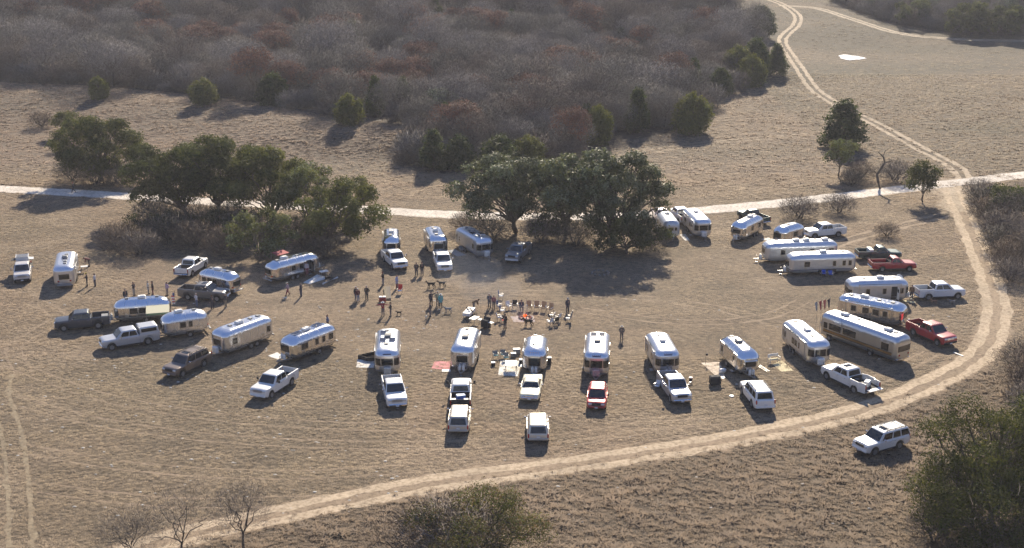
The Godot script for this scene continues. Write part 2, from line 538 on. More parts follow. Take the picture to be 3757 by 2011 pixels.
		if bed:
			mb.box(Vector3(X.call(L - 0.05), K.bed - 0.32, sg * (K.W * 0.5 - 0.085)), Vector3(0.1, 0.42, 0.15), Basis(), 0.03)
		elif kind == "sedan":
			mb.box(Vector3(X.call(L - 0.02), 0.68, sg * (K.W * 0.5 - 0.13)), Vector3(0.08, 0.36, 0.1), Basis(), 0.02)
		else:
			mb.box(Vector3(X.call(L - 0.04), K.belt - 0.16, sg * (K.W * 0.5 - 0.12)), Vector3(0.14, 0.4, 0.14), Basis(), 0.03)
		part("taillight", mb, M.red_lens, g)
		wheel(g, Vector3(X.call(K.fa), K.wr, sg * (K.W * 0.5 - 0.13)), K.wr, 0.25, sg, M.rim)
		wheel(g, Vector3(X.call(K.ra), K.wr, sg * (K.W * 0.5 - 0.13 + o.get("dual", 0.0))), K.wr, 0.25, sg, M.rim)
	mb = MB.new(); mb.box(Vector3(X.call(0.03), K.hood - 0.22, 0), Vector3(0.1, 0.26, K.W - 1.06), Basis(), 0.02)
	for i in 3:
		mb.box(Vector3(X.call(-0.025), K.hood - 0.31 + 0.09 * i, 0), Vector3(0.03, 0.022, K.W - 1.1))
	part("grille", mb, o.get("grille", M.dark), g)
	mb = MB.new(); mb.box(Vector3(X.call(0.03), 0.56, 0), Vector3(0.22, 0.26, K.W - 0.26), Basis(), 0.07); part("front_bumper", mb, o.get("bumper", M.chrome), g)
	mb = MB.new(); mb.box(Vector3(X.call(L - 0.02), 0.58, 0), Vector3(0.22, 0.22, K.W - 0.2), Basis(), 0.06); part("rear_bumper", mb, o.get("bumper", M.chrome), g)
	mb = MB.new(); mb.box(Vector3(X.call(L + 0.1), 0.62 if bed else 0.84, 0), Vector3(0.03, 0.15, 0.31)); part("license_plate", mb, M.plate, g)
	mb = MB.new(); mb.box(Vector3(X.call(-0.1), 0.52, 0), Vector3(0.03, 0.14, 0.3)); part("license_plate", mb, M.plate, g)
	if not bed and kind != "sedan":
		var tg := func(u: float, w: float) -> Vector3:
			return Vector3(X.call(L), lerpf(0.62, K.belt - 0.4, w), lerpf(-1, 1, u) * (K.W * 0.5 - 0.2))
		mb = MB.new(); mb.patch(tg, 1, 1, 0.012, Vector3(0, 0.7, 0)); part("tailgate", mb, trim, g)
	if o.has("rack"):
		for sg in [-1.0, 1.0]:
			mb = MB.new()
			mb.bar(Vector3(X.call(K.r0 + 0.4), K.H + 0.06, sg * (wt - 0.12)), Vector3(X.call(K.r1 - 0.2), K.H + 0.06, sg * (wt - 0.12)), 0.05, 0.05)
			for q in [K.r0 + 0.45, (K.r0 + K.r1) * 0.5, K.r1 - 0.25]:
				mb.box(Vector3(X.call(q), K.H + 0.02, sg * (wt - 0.12)), Vector3(0.1, 0.07, 0.05))
			part("roof_rail", mb, M.dark, g)
		for q in [K.r0 + 0.9, K.r1 - 0.7]:
			mb = MB.new(); mb.bar(Vector3(X.call(q), K.H + 0.085, -wt + 0.1), Vector3(X.call(q), K.H + 0.085, wt - 0.1), 0.06, 0.03); part("crossbar", mb, M.dark, g)
	if o.has("sunroof"):
		mb = MB.new(); mb.box(Vector3(X.call(K.r0 + 0.65), K.H + 0.005, 0), Vector3(0.55, 0.025, 0.85), Basis(), 0.01); part("sunroof", mb, M.glass, g)
	if o.has("cab_lights"):
		for i in 5:
			mb = MB.new(); mb.box(Vector3(X.call(K.r0 + 0.12), K.H + 0.02, (i - 2) * 0.26), Vector3(0.16, 0.04, 0.07), Basis(), 0.015); part("marker_light", mb, M.white_plastic, g)
	if bed:
		var e2: float = L
		var bs := end + 0.025
		var bt: float = K.bed
		if not o.has("flatbed"):
			for sg in [-1.0, 1.0]:
				mb = MB.new()
				rows = []
				var q := bs
				while q < e2 + 0.05:
					var qq := minf(q, e2)
					var w: float = half_width(K, minf(qq, L - 0.3)) + (o.get("dual", 0.0) * smooth(K.ra - 0.85, K.ra - 0.45, qq) * (1.0 - smooth(K.ra + 0.45, K.ra + 0.85, qq)))
					var yb := arch(K, qq)
					var r := PackedVector3Array()
					for p in [Vector2(w - 0.04, yb), Vector2(w, lerpf(yb, bt, 0.3)), Vector2(w + 0.01, lerpf(yb, bt, 0.6)), Vector2(w - 0.01, bt - 0.05), Vector2(w - 0.05, bt), Vector2(w - 0.12, bt), Vector2(w - 0.14, bt - 0.04), Vector2(w - 0.14, 0.8)]:
						r.append(Vector3(X.call(qq), p.y, sg * p.x))
					rows.append(r)
					q += 0.09
				mb.grid(rows, false, Vector3(0.001, 0.75, sg * (K.W * 0.5 - 0.07)))
				part("bed_side", mb, body, g)
			mb = MB.new(); mb.box(Vector3(X.call((bs + e2) * 0.5), 0.8, 0), Vector3(e2 - bs - 0.05, 0.1, K.W - 0.26)); part("bed_floor", mb, M.liner, g)
			mb = MB.new(); mb.box(Vector3(X.call(bs + 0.03), 1.06, 0), Vector3(0.05, 0.54, K.W - 0.3)); part("bulkhead", mb, M.liner, g)
			mb = MB.new()
			if o.has("tailgate_down"):
				mb.box(Vector3(X.call(e2 + 0.28), 0.83, 0), Vector3(0.56, 0.07, K.W - 0.32), Basis(), 0.02)
			else:
				mb.box(Vector3(X.call(e2 - 0.04), (bt + 0.74) * 0.5 + 0.01, 0), Vector3(0.09, bt - 0.76, K.W - 0.34), Basis(), 0.03)
			part("tailgate", mb, trim, g)
		if o.has("topper"):
			mb = MB.new()
			rows = []
			for lv in [[0.0, 0.0], [0.3, 0.015], [0.6, 0.035], [0.85, 0.07], [0.95, 0.12], [1.0, 0.25], [1.02, 0.5]]:
				rows.append(ring_at(X.call(bs + 0.02 + lv[1] * 0.3), X.call(e2 - 0.04 - lv[1] * 0.9), K.W * 0.5 - 0.04 - lv[1], 0.1, bt + 0.01 + lv[0] * (K.H + 0.09 - bt)))
			mb.grid(rows, true, Vector3(0.001, bt, 0)); mb.fan(rows[-1], Vector3.UP)
			var tp := part("topper", mb, body, g)
			for sg in [-1.0, 1.0]:
				var f := func(u: float, w: float) -> Vector3:
					return Vector3(X.call(lerpf(bs + 0.2, e2 - 0.25, u)), lerpf(bt + 0.14, K.H - 0.08, w), sg * (K.W * 0.5 - 0.055 - 0.04 * w))
				mb = MB.new(); mb.patch(f, 3, 1, 0.014, Vector3(0, bt, 0)); part("window", mb, M.glass, tp)
			var fr := func(u: float, w: float) -> Vector3:
				return Vector3(X.call(e2 - 0.05 - 0.07 * w), lerpf(bt + 0.12, K.H - 0.04, w), lerpf(-1, 1, u) * (K.W * 0.5 - 0.22))
			mb = MB.new(); mb.patch(fr, 2, 1, 0.014, Vector3(0, bt, 0)); part("rear_window", mb, M.glass, tp)
		if o.has("flatbed"):
			mb = MB.new(); mb.box(Vector3(X.call((bs + e2) * 0.5), 0.98, 0), Vector3(e2 - bs, 0.12, 2.3), Basis(), 0.02); part("deck", mb, M.liner, g)
			mb = MB.new(); mb.box(Vector3(X.call((bs + e2) * 0.5 + 0.1), 1.68, 0), Vector3(e2 - bs - 0.25, 1.26, 1.55), Basis(), 0.06); part("cargo_box", mb, M.satin_white, g)
			for i in 4:
				mb = MB.new(); mb.bar(Vector3(X.call(bs + 0.25 + i * 0.45), 2.36, -0.72), Vector3(X.call(bs + 0.25 + i * 0.45), 2.36, 0.72), 0.07, 0.05); part("rack_bar", mb, M.steel, g)
			for sg in [-1.0, 1.0]:
				mb = MB.new(); mb.bar(Vector3(X.call(bs + 0.1), 2.34, sg * 0.74), Vector3(X.call(e2 - 0.1), 2.34, sg * 0.74), 0.08, 0.08); part("rack_rail", mb, M.satin_white, g)
				mb = MB.new(); mb.box(Vector3(X.call(bs + 0.9), 1.95, sg * 1.08), Vector3(1.1, 0.05, 0.6), Basis(Vector3(1, 0, 0), sg * 0.12), 0.02)
				part("side_hatch", mb, M.dark if sg > 0 else M.satin_white, g)
	return g

func ring_at(x0: float, x1: float, hz: float, r: float, y: float) -> PackedVector3Array:
	# rounded rectangle at height y, x0 in front
	var out := PackedVector3Array()
	r = minf(r, minf(hz, absf(x0 - x1) * 0.5) * 0.95)
	var cx := (x0 + x1) * 0.5
	var hx := (x0 - x1) * 0.5
	for k in 4:
		var sx := 1.0 if k == 0 or k == 3 else -1.0
		var sz := 1.0 if k < 2 else -1.0
		for i in 5:
			var a := PI * 0.5 * (k + i / 4.0)
			out.append(Vector3(cx + sx * (hx - r) + cos(a) * r, y, sz * (hz - r) + sin(a) * r))
	return out

# ---------------------------------------------------------------- travel trailers
func trailer(called: String, label: String, category: String, pos: Array, o: Dictionary) -> Node3D:
	var L: float = o.L
	var W: float = o.get("W", 2.58)
	var H: float = o.get("H", 2.86)
	var a := L * 0.5
	var b := W * 0.5
	var R: float = o.get("R", 0.68)
	var y1 := H - R
	var low := 0.42
	var skin: Material = o.get("skin", M.aluminium)
	var g := thing(called, label, category, on_ground(pos[0], pos[1]), deg_to_rad(pos[2]), o.get("group", ""))
	var inset := func(y: float) -> float:
		if y < 0.82:
			return 0.16 * pow((0.82 - y) / 0.4, 2.0)
		if y > y1:
			return R * (1.0 - sqrt(maxf(0.0, 1.0 - pow((y - y1) / R, 2.0))))
		return 0.0
	var ex: float = o.get("slope", 1.5)
	var hx := func(y: float) -> float: return a - inset.call(y) * ex
	var hz := func(y: float) -> float: return b - inset.call(y)
	var cr := func(y: float) -> float: return minf(o.get("corner", 0.72), hz.call(y) * 0.97)
	var rows := []
	var levels := PackedFloat32Array([low, 0.5, 0.6, 0.7, 0.82, 1.1, 1.4, y1])
	for i in range(1, 13):
		levels.append(y1 + R * sin(PI * 0.5 * i / 13.0))
	for y in levels:
		var ring := PackedVector3Array()
		var r: float = cr.call(y)
		for k in 4:
			var sx := 1.0 if k == 0 or k == 3 else -1.0
			var sz := 1.0 if k < 2 else -1.0
			for i in 8:
				var an := PI * 0.5 * (k + i / 7.0)
				ring.append(Vector3(sx * (hx.call(y) - r) + cos(an) * r, y, sz * (hz.call(y) - r) + sin(an) * r))
		rows.append(ring)
	var mb := MB.new()
	mb.grid(rows, true, Vector3(0, 1.3, 0))
	mb.fan(rows[-1], Vector3.UP)
	mb.fan(rows[0], Vector3.DOWN)
	part("shell", mb, skin, g)
	# riveted panel seams
	mb = MB.new()
	var nseam := int(L / 1.2)
	for i in range(1, nseam):
		var x := -a + L * i / nseam
		if absf(x) > a - 1.0:
			continue
		for sg in [-1.0, 1.0]:
			var pr := Vector3.ZERO
			for y in [0.6, 0.82, 1.3, y1, y1 + R * 0.3, y1 + R * 0.6, y1 + R * 0.8, y1 + R * 0.93]:
				var p := Vector3(x, y, sg * (hz.call(y) + 0.002))
				if pr != Vector3.ZERO:
					mb.box((p + pr) * 0.5, Vector3(0.035, (p - pr).length(), 0.012), Basis(Vector3(1, 0, 0), atan2(p.z - pr.z, p.y - pr.y)))
				pr = p
	if mb.v.size():
		part("panel_seams", mb, M.seam, g)
	var side := func(sg: float, x0: float, x1: float, ya: float, yb: float) -> Callable:
		return func(u: float, w: float) -> Vector3:
			var y := lerpf(ya, yb, w)
			return Vector3(lerpf(x0, x1, u), y, sg * hz.call(y))
	var endf := func(sg: float, z0: float, z1: float, ya: float, yb: float) -> Callable:
		return func(u: float, w: float) -> Vector3:
			var y := lerpf(ya, yb, w)
			var z := lerpf(z0, z1, u)
			var r: float = cr.call(y)
			var k: float = maxf(0.0, absf(z) - (hz.call(y) - r))
			return Vector3(sg * (hx.call(y) - r + sqrt(maxf(0.0004, r * r - k * k))), y, z)
	var ref := Vector3(0, 1.2, 0)
	# belt rail round the bottom
	mb = MB.new()
	for yy in [[0.78, 0.86]]:
		var rr := []
		for y in [yy[0], yy[1]]:
			var ring := PackedVector3Array()
			var r: float = cr.call(y)
			for k in 4:
				var sx := 1.0 if k == 0 or k == 3 else -1.0
				var sz := 1.0 if k < 2 else -1.0
				for i in 8:
					var an := PI * 0.5 * (k + i / 7.0)
					ring.append(Vector3(sx * (hx.call(y) - r) + cos(an) * (r + 0.02), y, sz * (hz.call(y) - r) + sin(an) * (r + 0.02)))
			rr.append(ring)
		mb.grid(rr, true, Vector3(0, 0.82, 0))
	part("belt_rail", mb, o.get("rail", M.seam), g)
	# windows: [side, from, to, bottom, top]; "l" and "r" sides, "f" front and "b" back ends
	for w in o.windows:
		var f: Callable
		var fr: Callable
		match w[0]:
			"l":
				f = side.call(-1.0, w[1], w[2], w[3], w[4]); fr = side.call(-1.0, w[1] - 0.07, w[2] + 0.07, w[3] - 0.07, w[4] + 0.07)
			"r":
				f = side.call(1.0, w[1], w[2], w[3], w[4]); fr = side.call(1.0, w[1] - 0.07, w[2] + 0.07, w[3] - 0.07, w[4] + 0.07)
			"f":
				f = endf.call(1.0, w[1], w[2], w[3], w[4]); fr = endf.call(1.0, w[1] - 0.05, w[2] + 0.05, w[3] - 0.06, w[4] + 0.06)
			_:
				f = endf.call(-1.0, w[1], w[2], w[3], w[4]); fr = endf.call(-1.0, w[1] - 0.05, w[2] + 0.05, w[3] - 0.06, w[4] + 0.06)
		mb = MB.new(); mb.patch(f, 4, 3, 0.03, ref); var win := part("window", mb, M.glass, g)
		mb = MB.new(); mb.patch(fr, 4, 3, 0.016, ref); part("frame", mb, M.seam, win)
	# door on the kerb side
	if o.has("door"):
		var x: float = o.door
		var ds: float = o.get("door_side", 1.0)
		mb = MB.new(); mb.patch(side.call(ds, x - 0.36, x + 0.36, 0.55, 2.12), 2, 5, 0.024, ref)
		var door := part("door", mb, M.dark if o.has("door_open") else skin, g)
		if o.has("door_open"):
			mb = MB.new(); mb.box(Vector3(x + 0.38, 1.32, ds * (b + 0.33)), Vector3(0.05, 1.52, 0.68), Basis(), 0.02)
			var leaf := part("door", mb, o.get("leaf", M.white_plastic), g)
			mb = MB.new(); mb.box(Vector3(x + 0.38, 1.68, ds * (b + 0.33)), Vector3(0.07, 0.42, 0.42)); part("window", mb, M.glass, leaf)
		else:
			mb = MB.new(); mb.patch(side.call(ds, x - 0.2, x + 0.2, 1.45, 1.9), 2, 2, 0.04, ref); part("window", mb, M.glass, door)
			mb = MB.new(); mb.box(Vector3(x - 0.27, 1.25, ds * (b + 0.05)), Vector3(0.05, 0.16, 0.05)); part("handle", mb, M.chrome, door)
		mb = MB.new(); mb.box(Vector3(x, 0.26, ds * (b + 0.12)), Vector3(0.62, 0.04, 0.32), Basis(), 0.01)
		mb.bar(Vector3(x - 0.28, 0.28, ds * (b - 0.05)), Vector3(x - 0.28, 0.44, ds * (b - 0.14)), 0.03, 0.03)
		mb.bar(Vector3(x + 0.28, 0.28, ds * (b - 0.05)), Vector3(x + 0.28, 0.44, ds * (b - 0.14)), 0.03, 0.03)
		part("step", mb, M.steel, g)
	# access hatches low on both sides
	for hh in o.get("hatches", [["l", a * 0.55, 0.9], ["r", -a * 0.5, 0.9], ["l", -a * 0.5, 1.0]]):
		var sg := -1.0 if hh[0] == "l" else 1.0
		mb = MB.new(); mb.patch(side.call(sg, hh[1] - 0.2, hh[1] + 0.2, hh[2], hh[2] + 0.3), 1, 1, 0.018, ref); part("hatch", mb, M.seam, g)
	# running gear
	var axles: Array = o.get("axles", [0.38, -0.46] if L > 6.2 else [0.0])
	var ax0: float = o.get("axle_at", -L * 0.06)
	for sg in [-1.0, 1.0]:
		for ax in axles:
			mb = MB.new(); mb.patch(side.call(sg, ax0 + ax - 0.4, ax0 + ax + 0.4, 0.44, 0.8), 2, 2, 0.012, Vector3(0, 0.7, 0)); part("wheel_arch", mb, M.dark, g)
			wheel(g, Vector3(ax0 + ax, 0.34, sg * (b - 0.1)), 0.34, 0.22, sg, o.get("rims", M.rim))
		mb = MB.new(); mb.patch(endf.call(-1.0, sg * 0.72 - 0.1, sg * 0.72 + 0.1, 0.95, 1.12), 1, 1, 0.03, ref); part("taillight", mb, M.red_lens, g)
	mb = MB.new()
	mb.box(Vector3(0, 0.36, 0), Vector3(L - 1.2, 0.14, W - 0.8))
	for ax in axles:
		mb.box(Vector3(ax0 + ax, 0.34, 0), Vector3(0.12, 0.12, W - 0.5))
	part("chassis", mb, M.dark, g)
	if not o.has("motor"):
		mb = MB.new(); mb.box(Vector3(-a - 0.1, 0.52, 0), Vector3(0.22, 0.14, W * 0.72), Basis(), 0.04); part("bumper", mb, M.steel, g)
		mb = MB.new(); mb.box(Vector3(-a - 0.02, 0.75, -0.5), Vector3(0.04, 0.15, 0.3)); part("license_plate", mb, M.plate, g)
		# tongue, coupler, jack, gas bottles
		mb = MB.new()
		mb.bar(Vector3(a - 0.35, 0.42, -0.55), Vector3(a + 1.15, 0.44, -0.04), 0.07, 0.1)
		mb.bar(Vector3(a - 0.35, 0.42, 0.55), Vector3(a + 1.15, 0.44, 0.04), 0.07, 0.1)
		mb.box(Vector3(a + 1.2, 0.47, 0), Vector3(0.26, 0.1, 0.12), Basis(), 0.02)
		part("tongue", mb, M.steel, g)
		mb = MB.new()
		mb.tube(PackedVector3Array([Vector3(a + 0.86, 0.02, 0), Vector3(a + 0.86, 0.95, 0)]), PackedFloat32Array([0.04, 0.04]), 8)
		mb.box(Vector3(a + 0.86, 0.03, 0), Vector3(0.24, 0.05, 0.24), Basis(), 0.01)
		part("jack", mb, M.steel, g)
		if o.get("gas", "bottles") == "box":
			mb = MB.new(); mb.box(Vector3(a + 0.3, 0.8, 0), Vector3(0.4, 0.72, 0.74), Basis(), 0.08); part("gas_cover", mb, o.get("gas_mat", M.white_plastic), g)
		else:
			for sg in [-1.0, 1.0]:
				mb = MB.new(); mb.lathe(PackedVector2Array([Vector2(0, 0), Vector2(0.15, 0), Vector2(0.155, 0.06), Vector2(0.155, 0.38), Vector2(0.12, 0.47), Vector2(0.05, 0.5), Vector2(0.07, 0.52), Vector2(0.07, 0.6), Vector2(0, 0.6)]), Vector3(a + 0.36, 0.48, sg * 0.18), Vector3.UP, 12)
				part("gas_bottle", mb, M.white_plastic, g)
	# roof
	for ac in o.get("ac", [0.0]):
		mb = MB.new(); mb.box(Vector3(ac, H + 0.13, 0), Vector3(0.95, 0.27, 0.7), Basis(), 0.09)
		mb.box(Vector3(ac - 0.1, H + 0.28, 0), Vector3(0.5, 0.05, 0.45), Basis(), 0.02)
		part("air_conditioner", mb, o.get("ac_mat", M.white_plastic), g)
	for vx in o.get("vents", [a * 0.5, -a * 0.5]):
		mb = MB.new(); mb.box(Vector3(vx, H + 0.045, 0.12), Vector3(0.42, 0.1, 0.42), Basis(), 0.03); part("roof_vent", mb, M.grey_plastic, g)
	for sp in o.get("solar", []):
		mb = MB.new(); mb.box(Vector3(sp[0], H + 0.05, sp[1]), Vector3(1.1, 0.04, 0.62), Basis(), 0.008)
		var pan := part("solar_panel", mb, M.solar, g)
		mb = MB.new()
		for k in [-1.0, 1.0]:
			mb.box(Vector3(sp[0], H + 0.05, sp[1] + k * 0.32), Vector3(1.14, 0.055, 0.025))
			mb.box(Vector3(sp[0] + k * 0.56, H + 0.05, sp[1]), Vector3(0.025, 0.055, 0.62))
		part("frame", mb, M.chrome, pan)
	mb = MB.new(); mb.tube(PackedVector3Array([Vector3(-a * 0.3, H - 0.02, -0.25), Vector3(-a * 0.3, H + 0.2, -0.25)]), PackedFloat32Array([0.05, 0.05]), 8); part("stack_vent", mb, M.white_plastic, g)
	if o.has("awning"):
		var ya := y1 + R * 0.42
		var sgn: float = o.get("awning_side", 1.0)
		var z: float = sgn * (hz.call(ya) + 0.09)
		mb = MB.new(); mb.tube(PackedVector3Array([Vector3(-a * 0.72, ya, z), Vector3(a * 0.72, ya, z)]), PackedFloat32Array([0.07, 0.07]), 10); part("awning_roll", mb, o.awning, g)
		for sx in [-1.0, 1.0]:
			mb = MB.new(); mb.bar(Vector3(sx * a * 0.7, 0.85, sgn * (b + 0.05)), Vector3(sx * a * 0.7, ya, z), 0.05, 0.05); part("awning_arm", mb, M.seam, g)
	if o.has("marker"):
		for i in 5:
			mb = MB.new(); mb.patch(endf.call(1.0 if o.marker > 0 else -1.0, (i - 2) * 0.2 - 0.035, (i - 2) * 0.2 + 0.035, y1 + R * 0.5, y1 + R * 0.56), 1, 1, 0.025, ref); part("marker_light", mb, M.amber, g)
	if o.has("name_plate"):
		mb = MB.new(); mb.patch(endf.call(o.name_plate, -0.42, 0.42, y1 + R * 0.3, y1 + R * 0.46), 4, 1, 0.02, ref); part("name_plate", mb, M.dark_blue, g)
	for x in o.get("extra", []):
		x.call(g, side, endf, ref)
	return g

# ---------------------------------------------------------------- bodies: smooth union of tapered capsules, meshed as surface nets
func skin(bones: Array, cell: float, blend := 0.035) -> MB:
	# bones: [from, to, radius from, radius to]
	var lo := Vector3.INF
	var hi := -Vector3.INF
	for q in bones:
		var r: float = maxf(q[2], q[3]) + blend + cell * 2.0
		for p in [q[0], q[1]]:
			lo = lo.min(p - Vector3.ONE * r); hi = hi.max(p + Vector3.ONE * r)
	var nx := int((hi.x - lo.x) / cell) + 2
	var ny := int((hi.y - lo.y) / cell) + 2
	var nz := int((hi.z - lo.z) / cell) + 2
	var f := PackedFloat32Array()
	f.resize(nx * ny * nz)
	f.fill(1.0)
	for q in bones:
		var a: Vector3 = q[0]
		var ab: Vector3 = q[1] - a
		var l2 := maxf(ab.length_squared(), 1e-8)
		var ra: float = q[2]
		var dr: float = q[3] - q[2]
		var reach: float = maxf(q[2], q[3]) + blend * 1.5 + cell * 1.5
		var b0: Vector3 = (a.min(q[1]) - Vector3.ONE * reach - lo) / cell
		var b1: Vector3 = (a.max(q[1]) + Vector3.ONE * reach - lo) / cell
		for i in range(maxi(0, int(b0.x)), mini(nx, int(b1.x) + 2)):
			for j in range(maxi(0, int(b0.y)), mini(ny, int(b1.y) + 2)):
				var at := (i * ny + j) * nz
				for k in range(maxi(0, int(b0.z)), mini(nz, int(b1.z) + 2)):
					var p := lo + Vector3(i, j, k) * cell - a
					var t := clampf(p.dot(ab) / l2, 0.0, 1.0)
					var d := (p - ab * t).length() - ra - dr * t
					var e := f[at + k]
					var h := maxf(blend - absf(d - e), 0.0) / blend
					f[at + k] = minf(d, e) - h * h * blend * 0.25
	var ids := PackedInt32Array()
	ids.resize(nx * ny * nz)
	ids.fill(-1)
	var P := PackedVector3Array()
	var N := PackedVector3Array()
	var offs := [0, 1, nz, nz + 1, ny * nz, ny * nz + 1, ny * nz + nz, ny * nz + nz + 1]
	var edges := [[0, 1], [2, 3], [4, 5], [6, 7], [0, 2], [1, 3], [4, 6], [5, 7], [0, 4], [1, 5], [2, 6], [3, 7]]
	var corner := [Vector3(0, 0, 0), Vector3(0, 0, 1), Vector3(0, 1, 0), Vector3(0, 1, 1), Vector3(1, 0, 0), Vector3(1, 0, 1), Vector3(1, 1, 0), Vector3(1, 1, 1)]
	for i in nx - 1:
		for j in ny - 1:
			for k in nz - 1:
				var at := (i * ny + j) * nz + k
				var neg := 0
				for o in offs:
					if f[at + o] < 0.0:
						neg += 1
				if neg == 0 or neg == 8:
					continue
				var s := Vector3.ZERO
				var cnt := 0
				for e in edges:
					var d0 := f[at + offs[e[0]]]
					var d1 := f[at + offs[e[1]]]
					if (d0 < 0.0) != (d1 < 0.0):
						s += corner[e[0]].lerp(corner[e[1]], d0 / (d0 - d1)); cnt += 1
				s /= cnt
				ids[at] = P.size()
				P.append(lo + (Vector3(i, j, k) + s) * cell)
				var g := Vector3(f[at + offs[4]] + f[at + offs[5]] + f[at + offs[6]] + f[at + offs[7]] - f[at] - f[at + offs[1]] - f[at + offs[2]] - f[at + offs[3]],
					f[at + offs[2]] + f[at + offs[3]] + f[at + offs[6]] + f[at + offs[7]] - f[at] - f[at + offs[1]] - f[at + offs[4]] - f[at + offs[5]],
					f[at + offs[1]] + f[at + offs[3]] + f[at + offs[5]] + f[at + offs[7]] - f[at] - f[at + offs[2]] - f[at + offs[4]] - f[at + offs[6]])
				N.append(g.normalized())
	var mb := MB.new()
	var st := [ny * nz, nz, 1]
	for i in range(1, nx - 1):
		for j in range(1, ny - 1):
			for k in range(1, nz - 1):
				var at := (i * ny + j) * nz + k
				var s0 := f[at] < 0.0
				for ax in 3:
					if (f[at + st[ax]] < 0.0) == s0:
						continue
					var u: int = st[(ax + 1) % 3]
					var w: int = st[(ax + 2) % 3]
					var q := [ids[at], ids[at - u], ids[at - u - w], ids[at - w]]
					if q.min() < 0:
						continue
					mb.tri(P[q[0]], P[q[1]], P[q[2]], N[q[0]], N[q[1]], N[q[2]])
					mb.tri(P[q[0]], P[q[2]], P[q[3]], N[q[0]], N[q[2]], N[q[3]])
	return mb

func tint(mb: MB, c: Color) -> MB:
	mb.c.fill(c)
	return mb

func hand_mesh() -> MB:
	# a relaxed left hand hanging down from the origin, palm towards +x... the thumb leaves the side of the palm
	var b := [[Vector3(0, 0, 0), Vector3(0, -0.06, 0), 0.026, 0.03], [Vector3(0, -0.05, 0.022), Vector3(0, -0.085, 0.03), 0.02, 0.014], [Vector3(0, -0.05, -0.022), Vector3(0, -0.08, -0.03), 0.02, 0.013]]
	var len := [0.072, 0.082, 0.076, 0.058]
	for i in 4:
		var z := 0.033 - 0.022 * i
		var l: float = len[i]
		var a := Vector3(0, -0.085, z)
		var m := a + Vector3(0.008, -l * 0.45, 0)
		var m2 := m + Vector3(0.02, -l * 0.3, 0)
		b.append_array([[a, m, 0.0095, 0.009], [m, m2, 0.009, 0.0085], [m2, m2 + Vector3(0.018, -l * 0.18, 0), 0.0085, 0.0075]])
	b.append_array([[Vector3(0.0, -0.03, 0.024), Vector3(0.018, -0.06, 0.05), 0.014, 0.011], [Vector3(0.018, -0.06, 0.05), Vector3(0.032, -0.088, 0.052), 0.011, 0.009]])
	return skin(b, 0.0065, 0.008)

func head_mesh() -> MB:
	# centre of the head at the origin, looking along +x
	var m := tint(skin([[Vector3(-0.012, 0.02, 0), Vector3(0.012, 0.025, 0), 0.098, 0.092], [Vector3(0.02, -0.03, 0), Vector3(0.045, -0.085, 0), 0.07, 0.042], [Vector3(0.09, 0.0, 0), Vector3(0.112, -0.03, 0), 0.013, 0.018],
		[Vector3(0.0, -0.005, 0.09), Vector3(-0.012, 0.025, 0.096), 0.016, 0.018], [Vector3(0.0, -0.005, -0.09), Vector3(-0.012, 0.025, -0.096), 0.016, 0.018]], 0.014, 0.03), Color(0.46, 0.27, 0.19))
	for sg in [-1.0, 1.0]:
		var e := MB.new(); e.col = Color(0.04, 0.03, 0.03)
		e.box(Vector3(0.094, 0.012, sg * 0.034), Vector3(0.018, 0.016, 0.028), Basis(), 0.005)
		m.add(e, Transform3D())
		e = MB.new(); e.col = Color(0.1, 0.06, 0.04)
		e.box(Vector3(0.092, 0.032, sg * 0.036), Vector3(0.018, 0.01, 0.036), Basis(), 0.003)
		m.add(e, Transform3D())
	var l := MB.new(); l.col = Color(0.35, 0.13, 0.12)
	l.box(Vector3(0.087, -0.062, 0), Vector3(0.016, 0.012, 0.046), Basis(), 0.004)
	m.add(l, Transform3D())
	return m

